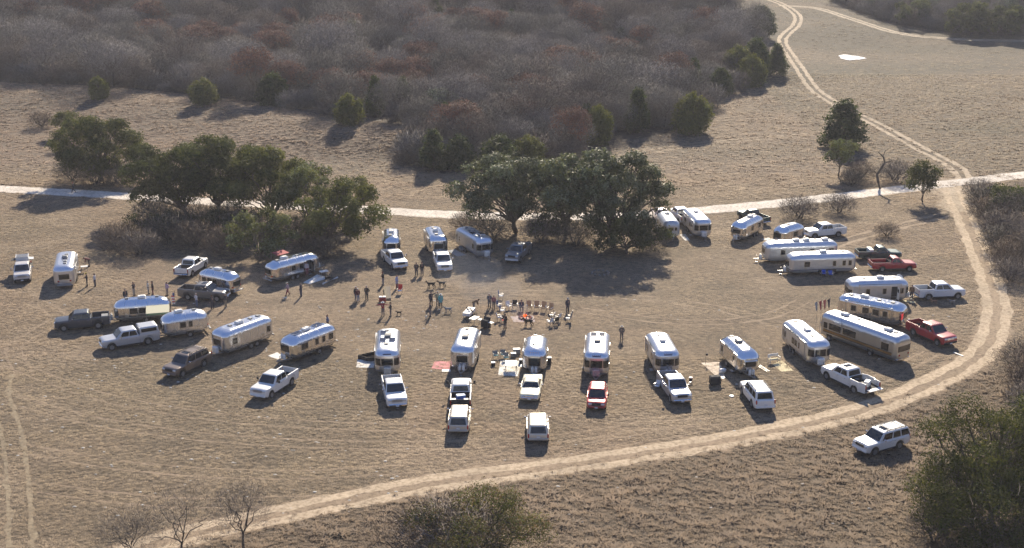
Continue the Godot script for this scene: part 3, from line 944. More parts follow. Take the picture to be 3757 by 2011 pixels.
func pose(kind: String) -> Dictionary:
	# joints of a 1.74 m person who faces +x
	var j := {"pel": Vector3(0, 0.94, 0), "chest": Vector3(0.0, 1.28, 0), "neck": Vector3(0, 1.47, 0), "head": Vector3(0.025, 1.62, 0)}
	for s in [["l", -1.0], ["r", 1.0]]:
		var z: float = s[1]
		j["hip" + s[0]] = Vector3(0, 0.9, 0.09 * z)
		j["knee" + s[0]] = Vector3(0.02, 0.49, 0.11 * z)
		j["ank" + s[0]] = Vector3(0, 0.08, 0.12 * z)
		j["toe" + s[0]] = Vector3(0.17, 0.035, 0.14 * z)
		j["sh" + s[0]] = Vector3(0, 1.42, 0.19 * z)
		j["el" + s[0]] = Vector3(-0.02, 1.14, 0.25 * z)
		j["wr" + s[0]] = Vector3(0.07, 0.9, 0.25 * z)
	match kind:
		"fold":
			for s in [["l", -1.0], ["r", 1.0]]:
				j["el" + s[0]] = Vector3(0.06, 1.15, 0.25 * s[1]); j["wr" + s[0]] = Vector3(0.22, 1.16, 0.03 * s[1])
		"pocket":
			for s in [["l", -1.0], ["r", 1.0]]:
				j["el" + s[0]] = Vector3(-0.08, 1.16, 0.3 * s[1]); j["wr" + s[0]] = Vector3(0.08, 0.97, 0.2 * s[1])
		"walk":
			j.kneel = Vector3(0.17, 0.5, -0.1); j.ankl = Vector3(0.26, 0.09, -0.1); j.toel = Vector3(0.42, 0.05, -0.11)
			j.kneer = Vector3(-0.02, 0.49, 0.1); j.ankr = Vector3(-0.26, 0.13, 0.1); j.toer = Vector3(-0.12, 0.035, 0.11)
			j.ell = Vector3(-0.12, 1.15, -0.25); j.wrl = Vector3(-0.08, 0.92, -0.25); j.elr = Vector3(0.1, 1.15, 0.25); j.wrr = Vector3(0.26, 0.98, 0.22)
		"point":
			j.ell = Vector3(0.2, 1.52, -0.34); j.wrl = Vector3(0.36, 1.66, -0.5)
		"wide":
			j.ell = Vector3(0.05, 1.36, -0.46); j.wrl = Vector3(0.1, 1.34, -0.72); j.elr = Vector3(0.05, 1.36, 0.46); j.wrr = Vector3(0.1, 1.34, 0.72)
		"bend":
			j.chest = Vector3(0.3, 1.12, 0); j.neck = Vector3(0.46, 1.18, 0); j.head = Vector3(0.6, 1.16, 0); j.pel = Vector3(-0.03, 0.92, 0)
			for s in [["l", -1.0], ["r", 1.0]]:
				j["sh" + s[0]] = Vector3(0.42, 1.14, 0.18 * s[1]); j["el" + s[0]] = Vector3(0.44, 0.86, 0.22 * s[1]); j["wr" + s[0]] = Vector3(0.5, 0.64, 0.16 * s[1])
		"sit":
			j.pel = Vector3(0, 0.5, 0); j.chest = Vector3(-0.02, 0.84, 0); j.neck = Vector3(0, 1.03, 0); j.head = Vector3(0.04, 1.18, 0)
			for s in [["l", -1.0], ["r", 1.0]]:
				var z: float = s[1]
				j["hip" + s[0]] = Vector3(0.02, 0.49, 0.1 * z); j["knee" + s[0]] = Vector3(0.44, 0.51, 0.14 * z); j["ank" + s[0]] = Vector3(0.46, 0.08, 0.14 * z); j["toe" + s[0]] = Vector3(0.63, 0.035, 0.16 * z)
				j["sh" + s[0]] = Vector3(0, 0.98, 0.19 * z); j["el" + s[0]] = Vector3(0.06, 0.72, 0.27 * z); j["wr" + s[0]] = Vector3(0.3, 0.64, 0.17 * z)
		"kneel":
			j.pel = Vector3(0, 0.5, 0); j.chest = Vector3(0.16, 0.8, 0); j.neck = Vector3(0.26, 0.97, 0); j.head = Vector3(0.34, 1.09, 0)
			for s in [["l", -1.0], ["r", 1.0]]:
				var z: float = s[1]
				j["hip" + s[0]] = Vector3(0, 0.48, 0.1 * z); j["knee" + s[0]] = Vector3(0.36, 0.1 if z > 0 else 0.5, 0.12 * z); j["ank" + s[0]] = Vector3(-0.06 if z > 0 else 0.34, 0.08, 0.12 * z); j["toe" + s[0]] = Vector3(-0.2 if z > 0 else 0.5, 0.035, 0.12 * z)
				j["sh" + s[0]] = Vector3(0.22, 0.93, 0.19 * z); j["el" + s[0]] = Vector3(0.34, 0.68, 0.22 * z); j["wr" + s[0]] = Vector3(0.52, 0.56, 0.12 * z)
	return j

func person_meshes(kind: String, coat: bool) -> Dictionary:
	var key := "person" + kind + ("c" if coat else "")
	if cache.has(key):
		return cache[key]
	var j := pose(kind)
	if not cache.has("hand"):
		cache.hand = hand_mesh()
		cache.head = head_mesh()
		cache.hand.c.fill(Color(0.46, 0.27, 0.19))
	var b := []
	var top := []
	var low := []
	var shoe := []
	for s in ["l", "r"]:
		b.append_array([[j["hip" + s], j["knee" + s], 0.085, 0.055], [j["knee" + s], j["ank" + s], 0.055, 0.038], [j["ank" + s], j["toe" + s], 0.04, 0.03], [j["sh" + s], j["el" + s], 0.05, 0.04], [j["el" + s], j["wr" + s], 0.04, 0.028], [j.chest + (j.neck - j.chest) * 0.6, j["sh" + s], 0.07, 0.055]])
		low.append_array([[j["hip" + s], j["knee" + s], 0.105, 0.075], [j["knee" + s], j["ank" + s] + (j["knee" + s] - j["ank" + s]) * 0.08, 0.074, 0.062], [j.pel, j["hip" + s], 0.12, 0.1]])
		top.append_array([[j["sh" + s], j["el" + s], 0.07, 0.06], [j["el" + s], j["wr" + s].lerp(j["el" + s], 0.08), 0.06, 0.046], [j.chest + (j.neck - j.chest) * 0.62, j["sh" + s], 0.09, 0.07], [j.pel + Vector3(0, 0.02, 0.05 * (1.0 if s == "r" else -1.0)), j.chest + Vector3(0, 0, 0.07 * (1.0 if s == "r" else -1.0)), 0.125, 0.125]])
		shoe.append([j["ank" + s] - Vector3(0.03, 0.03, 0), j["toe" + s], 0.05, 0.042])
		if coat and kind in ["stand", "pocket", "point", "walk", "fold"]:
			top.append([j["hip" + s] + Vector3(0, -0.18, 0), j.pel, 0.13, 0.13])
	b.append_array([[j.pel, j.chest, 0.12, 0.125], [j.chest, j.neck, 0.12, 0.06], [j.neck, j.head, 0.052, 0.05]])
	var body := tint(skin(b, 0.026), Color(0.46, 0.27, 0.19))
	var look: Vector3 = (j.head - j.neck).normalized()
	var hb := Basis()
	if kind == "bend":
		hb = Basis(Vector3(0, 0, 1), -0.9)
	elif kind == "kneel":
		hb = Basis(Vector3(0, 0, 1), -0.45)
	body.add(cache.head, Transform3D(hb, j.head))
	for s in ["l", "r"]:
		var dir: Vector3 = (j["wr" + s] - j["el" + s]).normalized()
		var y := -dir
		var x := Vector3(1, 0, 0.0)
		x = (x - y * x.dot(y))
		x = x.normalized() if x.length() > 0.1 else Vector3(0, 1, 0)
		body.add(cache.hand, Transform3D(Basis(x, y, x.cross(y)), j["wr" + s] + dir * 0.015))
	var hair := skin([[Vector3(-0.03, 0.045, 0), Vector3(0.0, 0.055, 0), 0.1, 0.092], [Vector3(-0.05, 0.0, 0), Vector3(-0.055, -0.05, 0), 0.085, 0.06]], 0.02, 0.02)
	var long := skin([[Vector3(-0.03, 0.045, 0), Vector3(0.0, 0.055, 0), 0.102, 0.094], [Vector3(-0.05, 0.0, 0), Vector3(-0.075, -0.17, 0), 0.092, 0.075]], 0.02, 0.02)
	var cap := MB.new()
	cap.lathe(PackedVector2Array([Vector2(0.108, 0.02), Vector2(0.11, 0.06), Vector2(0.095, 0.11), Vector2(0.06, 0.14), Vector2(0, 0.15)]), Vector3(-0.005, 0, 0), Vector3.UP, 14)
	cap.box(Vector3(0.14, 0.03, 0), Vector3(0.12, 0.014, 0.15), Basis(Vector3(0, 0, 1), -0.12), 0.005)
	var brim := MB.new()
	brim.lathe(PackedVector2Array([Vector2(0.2, 0.03), Vector2(0.205, 0.045), Vector2(0.11, 0.055), Vector2(0.1, 0.13), Vector2(0.06, 0.155), Vector2(0, 0.15)]), Vector3.ZERO, Vector3.UP, 16)
	brim.lathe(PackedVector2Array([Vector2(0.205, 0.045), Vector2(0.2, 0.03), Vector2(0.0, 0.035)]), Vector3.ZERO, Vector3.UP, 16)
	var at := Transform3D(hb, j.head)
	var hs := {}
	for q in [["hair", hair], ["long", long], ["cap", cap], ["brim", brim]]:
		var m := MB.new()
		m.add(q[1], at)
		hs[q[0]] = m.mesh()
	cache[key] = {"body": body.mesh(true), "top": skin(top, 0.026).mesh(), "low": skin(low, 0.026).mesh(), "shoe": skin(shoe, 0.024, 0.02).mesh(), "hs": hs}
	return cache[key]

func cloth(c: Array) -> StandardMaterial3D:
	var k := "cloth%.3f_%.3f_%.3f" % c
	if not M.has(k):
		M[k] = mat(c[0], c[1], c[2], 0.9)
	return M[k]

func person(kind: String, at: Array, face: float, label: String, top: Array, low: Array, head := "hair", hc := [0.08, 0.05, 0.035], size := 1.0, coat := false, up := 0.0) -> Node3D:
	var m := person_meshes(kind, coat)
	var g := thing("person", label, "person", on_ground(at[0], at[1], up), deg_to_rad(face))
	g.scale = Vector3.ONE * size
	hang("body", m.body, M.skin, g)
	hang("jacket" if coat else "shirt", m.top, cloth(top), g)
	hang("trousers", m.low, cloth(low), g)
	hang("shoes", m.shoe, M.dark_cloth, g)
	if head in ["cap", "brim"]:
		hang("hair", m.hs.hair, cloth([0.1, 0.07, 0.05]), g)
		hang("hat", m.hs[head], cloth(hc), g)
	else:
		hang("hair", m.hs[head], cloth(hc), g)
	return g

func dog_mesh(kind: String) -> ArrayMesh:
	if cache.has("dog" + kind):
		return cache["dog" + kind]
	var dy := -0.16 if kind == "down" else 0.0
	var b := [[Vector3(0.22, 0.5, 0), Vector3(-0.05, 0.5, 0), 0.135, 0.11], [Vector3(-0.05, 0.51, 0), Vector3(-0.32, 0.53, 0), 0.1, 0.1], [Vector3(0.27, 0.55, 0), Vector3(0.42, 0.68 + dy * 2.0, 0), 0.09, 0.065], [Vector3(0.44, 0.71 + dy * 2.0, 0), Vector3(0.49, 0.7 + dy * 2.0, 0), 0.075, 0.065], [Vector3(0.5, 0.69 + dy * 2.0, 0), Vector3(0.62, 0.655 + dy * 2.0, 0), 0.045, 0.03],
		[Vector3(0.42, 0.76 + dy * 2.0, 0.05), Vector3(0.4, 0.69 + dy * 2.0, 0.085), 0.022, 0.012], [Vector3(0.42, 0.76 + dy * 2.0, -0.05), Vector3(0.4, 0.69 + dy * 2.0, -0.085), 0.022, 0.012], [Vector3(-0.38, 0.58, 0), Vector3(-0.5, 0.66, 0), 0.03, 0.024], [Vector3(-0.5, 0.66, 0), Vector3(-0.6, 0.78, 0), 0.024, 0.014]]
	for z in [-1.0, 1.0]:
		var k: float = 0.07 * z
		b.append_array([[Vector3(0.23, 0.47, 0.08 * z), Vector3(0.2 + k, 0.28, 0.085 * z), 0.065, 0.038], [Vector3(0.2 + k, 0.28, 0.085 * z), Vector3(0.22 + k, 0.05, 0.085 * z), 0.034, 0.026], [Vector3(0.22 + k, 0.035, 0.085 * z), Vector3(0.27 + k, 0.03, 0.085 * z), 0.032, 0.028],
			[Vector3(-0.3, 0.48, 0.08 * z), Vector3(-0.24 - k, 0.33, 0.09 * z), 0.085, 0.05], [Vector3(-0.24 - k, 0.33, 0.09 * z), Vector3(-0.38 - k, 0.2, 0.09 * z), 0.045, 0.03], [Vector3(-0.38 - k, 0.2, 0.09 * z), Vector3(-0.36 - k, 0.05, 0.09 * z), 0.028, 0.024], [Vector3(-0.36 - k, 0.035, 0.09 * z), Vector3(-0.31 - k, 0.03, 0.09 * z), 0.032, 0.028]])
	cache["dog" + kind] = skin(b, 0.02, 0.03).mesh()
	return cache["dog" + kind]

func dog(at: Array, face: float, label: String, fur: Array, size := 1.0, kind := "stand", patch_colour := []) -> void:
	var g := thing("dog", label, "dog", on_ground(at[0], at[1]), deg_to_rad(face))
	g.scale = Vector3.ONE * size
	hang("body", dog_mesh(kind), cloth(fur), g)
	if patch_colour:
		var m := skin([[Vector3(0.3, 0.44, 0), Vector3(0.37, 0.5, 0), 0.09, 0.07], [Vector3(-0.43, 0.22, 0.09), Vector3(-0.3, 0.3, 0.09), 0.03, 0.04], [Vector3(0.3, 0.2, 0.085), Vector3(0.29, 0.06, 0.085), 0.036, 0.032]], 0.02, 0.02)
		part("chest_patch", m, cloth(patch_colour), g)
	var e := MB.new()
	var dy := -0.32 if kind == "down" else 0.0
	for z in [-1.0, 1.0]:
		e.box(Vector3(0.53, 0.735 + dy, 0.035 * z), Vector3(0.025, 0.02, 0.02), Basis(), 0.006)
	e.box(Vector3(0.645, 0.665 + dy, 0), Vector3(0.03, 0.03, 0.035), Basis(), 0.008)
	part("face", e, M.dark, g)

# ---------------------------------------------------------------- camp furniture
func camp_chair(called: String, at: Array, face: float, label: String, fabric: Material, frame: Material, o := {}) -> Node3D:
	var g := thing(called, label, "chair", on_ground(at[0], at[1]), deg_to_rad(face), o.get("group", ""))
	var sh: float = o.get("seat", 0.44)
	var w: float = o.get("w", 0.56)
	var bh: float = o.get("back", 0.92)
	var mb := MB.new(); mb.box(Vector3(0.02, sh, 0), Vector3(0.48, 0.05, w - 0.06), Basis(Vector3(0, 0, 1), 0.08), 0.015); part("seat", mb, fabric, g)
	mb = MB.new(); mb.box(Vector3(-0.28, (sh + bh) * 0.5 + 0.03, 0), Vector3(0.04, bh - sh, w - 0.04), Basis(Vector3(0, 0, 1), 0.2), 0.015); part("backrest", mb, o.get("back_mat", fabric), g)
	for z in [-1.0, 1.0]:
		mb = MB.new(); mb.bar(Vector3(0.24, 0, z * w * 0.5), Vector3(0.26, sh + 0.2, z * w * 0.5), 0.03, 0.03); part("leg", mb, frame, g)
		mb = MB.new(); mb.bar(Vector3(-0.3, 0, z * w * 0.5), Vector3(-0.24, sh, z * w * 0.5), 0.03, 0.03)
		mb.bar(Vector3(-0.24, sh, z * w * 0.5), Vector3(-0.37, bh + 0.04, z * w * 0.5), 0.03, 0.03); part("leg", mb, frame, g)
		mb = MB.new(); mb.box(Vector3(0.0, sh + 0.21, z * w * 0.5), Vector3(0.5, 0.035, 0.08), Basis(), 0.012); part("armrest", mb, o.get("arm", frame), g)
	return g

func table(called: String, at: Array, face: float, label: String, size: Vector3, top: Material, leg: Material, cloth_drop := 0.0) -> Node3D:
	var g := thing(called, label, "table", on_ground(at[0], at[1]), deg_to_rad(face))
	var mb := MB.new(); mb.box(Vector3(0, size.y, 0), Vector3(size.x, 0.045, size.z), Basis(), 0.015); part("tabletop", mb, top, g)
	for sx in [-1.0, 1.0]:
		for sz in [-1.0, 1.0]:
			mb = MB.new(); mb.bar(Vector3(sx * (size.x * 0.5 - 0.06), 0, sz * (size.z * 0.5 - 0.05)), Vector3(sx * (size.x * 0.5 - 0.1), size.y - 0.02, sz * (size.z * 0.5 - 0.07)), 0.035, 0.035); part("leg", mb, leg, g)
	if cloth_drop > 0.0:
		mb = MB.new()
		var n := 40
		var rows := []
		for lv in [0.0, 0.5, 1.0]:
			var ring := ring_at(size.x * 0.5 + 0.012 + 0.02 * lv, -size.x * 0.5 - 0.012 - 0.02 * lv, size.z * 0.5 + 0.012 + 0.02 * lv, 0.05, size.y + 0.03 - cloth_drop * lv)
			rows.append(ring)
		mb.grid(rows, true, Vector3(0.001, size.y - cloth_drop, 0)); mb.fan(rows[0], Vector3.UP)
		part("tablecloth", mb, top, g)
	return g

func mat_rug(called: String, corners: Array, label: String, m: Material, category := "rug", up := 0.02) -> Node3D:
	# a ground mat laid over the grass, slightly wavy
	var o := MB.new()
	var p := []
	for q in corners:
		p.append(Vector2(q[0], q[1]))
	var ctr: Vector2 = (p[0] + p[1] + p[2] + p[3]) * 0.25
	var rows := []
	for i in 7:
		var r := PackedVector3Array()
		for j in 7:
			var q: Vector2 = p[0].lerp(p[1], i / 6.0).lerp(p[3].lerp(p[2], i / 6.0), j / 6.0)
			r.append(Vector3(q.x - ctr.x, up + 0.012 * sin(i * 2.1 + j * 1.3 + ctr.x), -(q.y - ctr.y)))
		rows.append(r)
	var f := func(u: float, w: float) -> Vector3:
		var a: Vector3 = rows[clampi(int(round(w * 6.0)), 0, 6)][clampi(int(round(u * 6.0)), 0, 6)]
		return a
	for i in 6:
		for j in 6:
			o.quad(rows[i][j], rows[i][j + 1], rows[i + 1][j + 1], rows[i + 1][j], Vector3.UP)
	var rim := []
	for j in 7: rim.append(rows[0][j])
	for i in range(1, 7): rim.append(rows[i][6])
	for j in range(5, -1, -1): rim.append(rows[6][j])
	for i in range(5, 0, -1): rim.append(rows[i][0])
	for k in rim.size():
		var a: Vector3 = rim[k]
		var b: Vector3 = rim[(k + 1) % rim.size()]
		o.quad(a, b, b - Vector3(0, 0.05, 0), a - Vector3(0, 0.05, 0), a)
	var n := part(called, o, m, self)
	n.position = on_ground(ctr.x, ctr.y)
	tag(n, label, category)
	return n

# ---------------------------------------------------------------- trees
func leaf_cloud(mb: MB, lobes: Array, per_m2: float, size: float, rng: RandomNumberGenerator, tones: Array) -> void:
	# sprigs of leaves in clumps over each lobe [centre, radii]
	for l in lobes:
		var c: Vector3 = l[0]
		var r: Vector3 = l[1]
		var area := 4.0 * PI * pow((pow(r.x * r.y, 1.6) + pow(r.x * r.z, 1.6) + pow(r.y * r.z, 1.6)) / 3.0, 1.0 / 1.6)
		var clumps := int(area * per_m2 / 14.0)
		var l_tone := rng.randf_range(0.75, 1.3)
		for k in clumps:
			var d := Vector3(rng.randfn(), rng.randfn(), rng.randfn()).normalized()
			if d.y < -0.35 and rng.randf() < 0.65:
				d.y = -d.y
			var at := c + d * r * rng.randf_range(0.68, 1.06)
			var tone: Color = tones[rng.randi() % tones.size()]
			var w := rng.randf_range(0.75, 1.25) * l_tone
			for q in 14:
				var p := at + Vector3(rng.randfn(), rng.randfn() * 0.8, rng.randfn()) * 0.3
				var s := size * rng.randf_range(0.6, 1.3)
				var up := (d + Vector3(rng.randfn(), rng.randfn() + 0.3, rng.randfn()) * 0.5).normalized()
				var x := up.cross(Vector3(rng.randfn(), rng.randfn(), rng.randfn())).normalized()
				var y := up.cross(x)
				mb.col = Color(tone.r * w, tone.g * w, tone.b * w)
				mb.tri(p - x * s, p + y * s * 0.5, p + x * s, up, up, up)
				mb.tri(p - x * s, p + x * s, p - y * s * 0.5, up, up, up)

func limb(mb: MB, a: Vector3, b: Vector3, ra: float, rb: float, rng: RandomNumberGenerator, wob := 0.12) -> void:
	var p := PackedVector3Array()
	var r := PackedFloat32Array()
	var l := (b - a).length()
	for i in 6:
		var t := i / 5.0
		var off := Vector3(rng.randf_range(-1, 1), rng.randf_range(-0.5, 0.5), rng.randf_range(-1, 1)) * l * wob * sin(t * PI)
		p.append(a.lerp(b, t) + off + Vector3(0, sin(t * PI) * l * 0.06, 0)); r.append(lerpf(ra, rb, t))
	mb.tube(p, r, 6)

func twig_cloud(mb: MB, c: Vector3, r: Vector3, count: int, thick: float, rng: RandomNumberGenerator, tones: Array, from: Vector3, long := 1.0) -> void:
	for i in count:
		var d := Vector3(rng.randfn(), rng.randfn() * 0.9 + 0.2, rng.randfn()).normalized()
		var p := c + d * r * pow(rng.randf(), 0.42)
		var dir := ((p - from).normalized() + Vector3(rng.randfn(), rng.randfn() + 0.2, rng.randfn()) * 0.8).normalized()
		var l := rng.randf_range(0.45, 1.2) * long
		var side := dir.cross(Vector3(rng.randfn(), rng.randfn(), rng.randfn())).normalized()
		var t := thick * rng.randf_range(0.6, 1.4)
		var tone: Color = tones[rng.randi() % tones.size()]
		mb.col = tone * rng.randf_range(0.75, 1.25)
		var nn := ((p - c) / r + Vector3(rng.randfn(), rng.randfn(), rng.randfn()) * 0.45).normalized()
		mb.tri(p - side * t, p + side * t, p + dir * l, nn, nn, nn)
		if i % 2 == 0:
			var dir2 := (dir + side * rng.randf_range(-0.9, 0.9)).normalized()
			var q := p + dir * l * 0.4
			var s2 := dir2.cross(side + nn * 0.3).normalized()
			mb.tri(q - s2 * t * 0.8, q + s2 * t * 0.8, q + dir2 * l * 0.6, nn, nn, nn)

func oak(called: String, label: String, category: String, at: Array, box: Array, lobes_n: int, seed_: int, tones: Array, o := {}) -> Node3D:
	# box: crown extents relative to the base [x from, x to, y from, y to, z from, z to]
	var rng := RandomNumberGenerator.new()
	rng.seed = seed_
	var g := thing(called, label, category, on_ground(at[0], at[1]), 0.0, o.get("group", ""))
	var c := Vector3(box[0] + box[1], box[2] + box[3], box[4] + box[5]) * 0.5
	var h := Vector3(box[1] - box[0], box[3] - box[2], box[5] - box[4]) * 0.5
	var lobes := []
	var size: float = o.get("lobe", 0.36)
	for i in lobes_n:
		var a := TAU * (i * 0.381966 + rng.randf() * 0.1)
		var yy := lerpf(-0.75, 0.95, (i + 0.5) / lobes_n) if not o.has("flat") else lerpf(-0.2, 0.7, (i + 0.5) / lobes_n)
		var ring := sqrt(maxf(0.0, 1.0 - yy * yy)) * (rng.randf_range(0.3, 0.6) if i % 4 == 0 else rng.randf_range(0.74, 1.0))
		var q := Vector3(cos(a) * ring, yy * 0.82, sin(a) * ring)
		var r := minf(h.x, h.z) * size * 0.92 * rng.randf_range(0.7, 1.3)
		lobes.append([c + q * h, Vector3(r * 1.15, r * 0.8, r * 1.1)])
	var wood := MB.new()
	var tr: float = o.get("trunk", 0.32)
	var fork := Vector3(c.x * 0.25, maxf(box[2] * 0.75, 0.7), c.z * 0.25)
	limb(wood, Vector3(0, -0.15, 0), fork, tr, tr * 0.75, rng, 0.08)
	part("trunk", wood, M.bark, g)
	wood = MB.new()
	for l in lobes:
		var tip: Vector3 = l[0] + Vector3(0, -l[1].y * 0.2, 0)
		var mid: Vector3 = fork.lerp(tip, 0.5) + Vector3(0, h.y * 0.08, 0)
		limb(wood, fork, mid, tr * 0.42, tr * 0.26, rng)
		limb(wood, mid, tip, tr * 0.26, 0.05, rng)
		for k in 3:
			limb(wood, mid.lerp(tip, 0.5), tip + Vector3(rng.randfn(), rng.randfn() * 0.6, rng.randfn()) * l[1].x * 0.6, tr * 0.12, 0.025, rng)
	part("limbs", wood, M.bark, g)
	var mb := MB.new()
	leaf_cloud(mb, lobes, o.get("dense", 34.0), o.get("leaf", 0.19), rng, tones)
	part("crown", mb, o.get("leaf_mat", M.leaf), g, true)
	if o.has("twigs"):
		mb = MB.new()
		twig_cloud(mb, c + Vector3(o.get("twig_x", 0.0), -h.y * 0.15, 0), h * 0.9, o.twigs, 0.03, rng, [Color(0.15, 0.12, 0.1), Color(0.2, 0.17, 0.15)], fork)
		part("bare_twigs", mb, M.twig, g, true).set_meta("kind", "stuff")
	return g

func bare_tree_meshes(seed_: int, h: float, w: float, n: int, thick: float, tones: Array, leaves := []) -> Array:
	var rng := RandomNumberGenerator.new()
	rng.seed = seed_
	var wood := MB.new()
	var fork := Vector3(rng.randf_range(-0.3, 0.3), h * 0.3, rng.randf_range(-0.3, 0.3))
	limb(wood, Vector3(0, -0.2, 0), fork, 0.014 * h + 0.04, 0.012 * h, rng, 0.06)
	var tw := MB.new()
	var lv := []
	for i in 7:
		var a := TAU * (i * 0.381966 + rng.randf() * 0.12)
		var rr := w * 0.5 * sqrt((i + 0.7) / 7.0) * 0.66
		var tip := Vector3(cos(a) * rr, h * lerpf(0.84, 0.56, (i + rng.randf()) / 7.0), sin(a) * rr)
		limb(wood, fork, tip, 0.008 * h, 0.02, rng, 0.14)
		var lr := w * 0.25 * rng.randf_range(0.85, 1.2)
		twig_cloud(tw, tip, Vector3(lr * 1.1, lr * 0.8, lr * 1.1), n * 4 / 70, thick, rng, tones, fork, 0.6)
		lv.append([tip + Vector3(0, lr * 0.12, 0), Vector3(lr * 0.95, lr * 0.7, lr * 0.95)])
	twig_cloud(tw, Vector3(0, h * 0.58, 0), Vector3(w * 0.5, h * 0.42, w * 0.5), n * 6 / 10, thick, rng, tones, fork, 0.6)
	if leaves:
		leaf_cloud(tw, lv, leaves[0], leaves[1], rng, leaves[2])
	return [wood.mesh(), tw.mesh(true)]

func cedar_meshes(seed_: int, h: float, w: float, tones: Array, round := 0.0) -> Array:
	var rng := RandomNumberGenerator.new()
	rng.seed = seed_
	var wood := MB.new()
	limb(wood, Vector3(0, -0.2, 0), Vector3(0, h * 0.85, 0), 0.14, 0.03, rng, 0.02)
	var mb := MB.new()
	var lobes := []
	var n := 26
	for i in n:
		var t := (i + 0.5) / n
		var rad: float = w * 0.5 * (lerpf(pow(1.0 - t, 0.75), sqrt(maxf(0.0, 1.0 - pow(2.0 * t - 0.95, 2.0))), round)) * rng.randf_range(0.6, 0.85)
		var a := i * 2.39996 + rng.randf()
		var r := maxf(w * 0.13, w * 0.21 * (1.0 - t * 0.5)) * rng.randf_range(0.8, 1.25)
		lobes.append([Vector3(cos(a) * rad, h * (0.08 + 0.88 * t), sin(a) * rad), Vector3(r, r * 1.15, r)])
	leaf_cloud(mb, lobes, 24.0, 0.13 + 0.012 * h, rng, tones)
	return [wood.mesh(), mb.mesh(true)]

func plant(called: String, meshes: Array, parts: Array, mats: Array, at: Array, turn: float, s: Vector3, label: String, category: String, group := "") -> Node3D:
	var g := thing(called, label, category, on_ground(at[0], at[1]), turn, group)
	for i in meshes.size():
		var o := hang(parts[i], meshes[i], mats[i], g)
		o.scale = s
	return g

# ---------------------------------------------------------------- the scene
func _ready() -> void:
	# camera, sky, sun, exposure
	var cam := Camera3D.new()
	cam.name = "camera"
	cam.position = Vector3(0, 50.4, 0)
	cam.rotation_degrees = Vector3(-17.46, 0, 0)
	cam.fov = 23.95
	cam.near = 1.0
	cam.far = 5000.0
	add_child(cam)
	cam.current = true
	var env := Environment.new()
	env.background_mode = Environment.BG_SKY
	var sky := Sky.new()
	var sm := ProceduralSkyMaterial.new()
	sm.sky_top_color = lin(0.10, 0.21, 0.52)
	sm.sky_horizon_color = lin(0.62, 0.74, 0.92)
	sm.sky_curve = 0.16
	sm.ground_bottom_color = lin(0.16, 0.13, 0.1)
	sm.ground_horizon_color = lin(0.4, 0.38, 0.36)
	sm.sun_angle_max = 28.0
	sm.sun_curve = 0.12
	sm.sky_energy_multiplier = 0.72
	sky.sky_material = sm
	env.sky = sky
	env.tonemap_mode = Environment.TONE_MAPPER_LINEAR
	env.tonemap_exposure = 2.0
	env.fog_enabled = true
	env.fog_density = 0.00025
	env.fog_light_color = lin(0.95, 0.95, 1.0)
	env.volumetric_fog_enabled = true
	env.volumetric_fog_density = 0.0
	env.sdfgi_enabled = true
	env.ssao_enabled = true
	env.ssil_enabled = true
	var we := WorldEnvironment.new()
	we.name = "world_environment"
	we.environment = env
	add_child(we)
	var sun := DirectionalLight3D.new()
	sun.name = "sun"
	sun.light_energy = 1.6
	sun.light_color = Color(1.0, 0.94, 0.84)
	sun.light_angular_distance = 0.5
	sun.shadow_enabled = true
	var az := deg_to_rad(7.5)
	var el := deg_to_rad(30.0)
	add_child(sun)
	sun.look_at_from_position(Vector3.ZERO, Vector3(-sin(az) * cos(el), -sin(el), cos(az) * cos(el)))

	materials()
	ground()
	woodland()
	big_trees()
	grass()
	trailers()
	vehicles()
	camp()
	people()
	for n in get_children():
		for q in n.find_children("*", "GeometryInstance3D", true, false) + ([n] if n is GeometryInstance3D else []):
			q.cast_shadow = GeometryInstance3D.SHADOW_CASTING_SETTING_ON

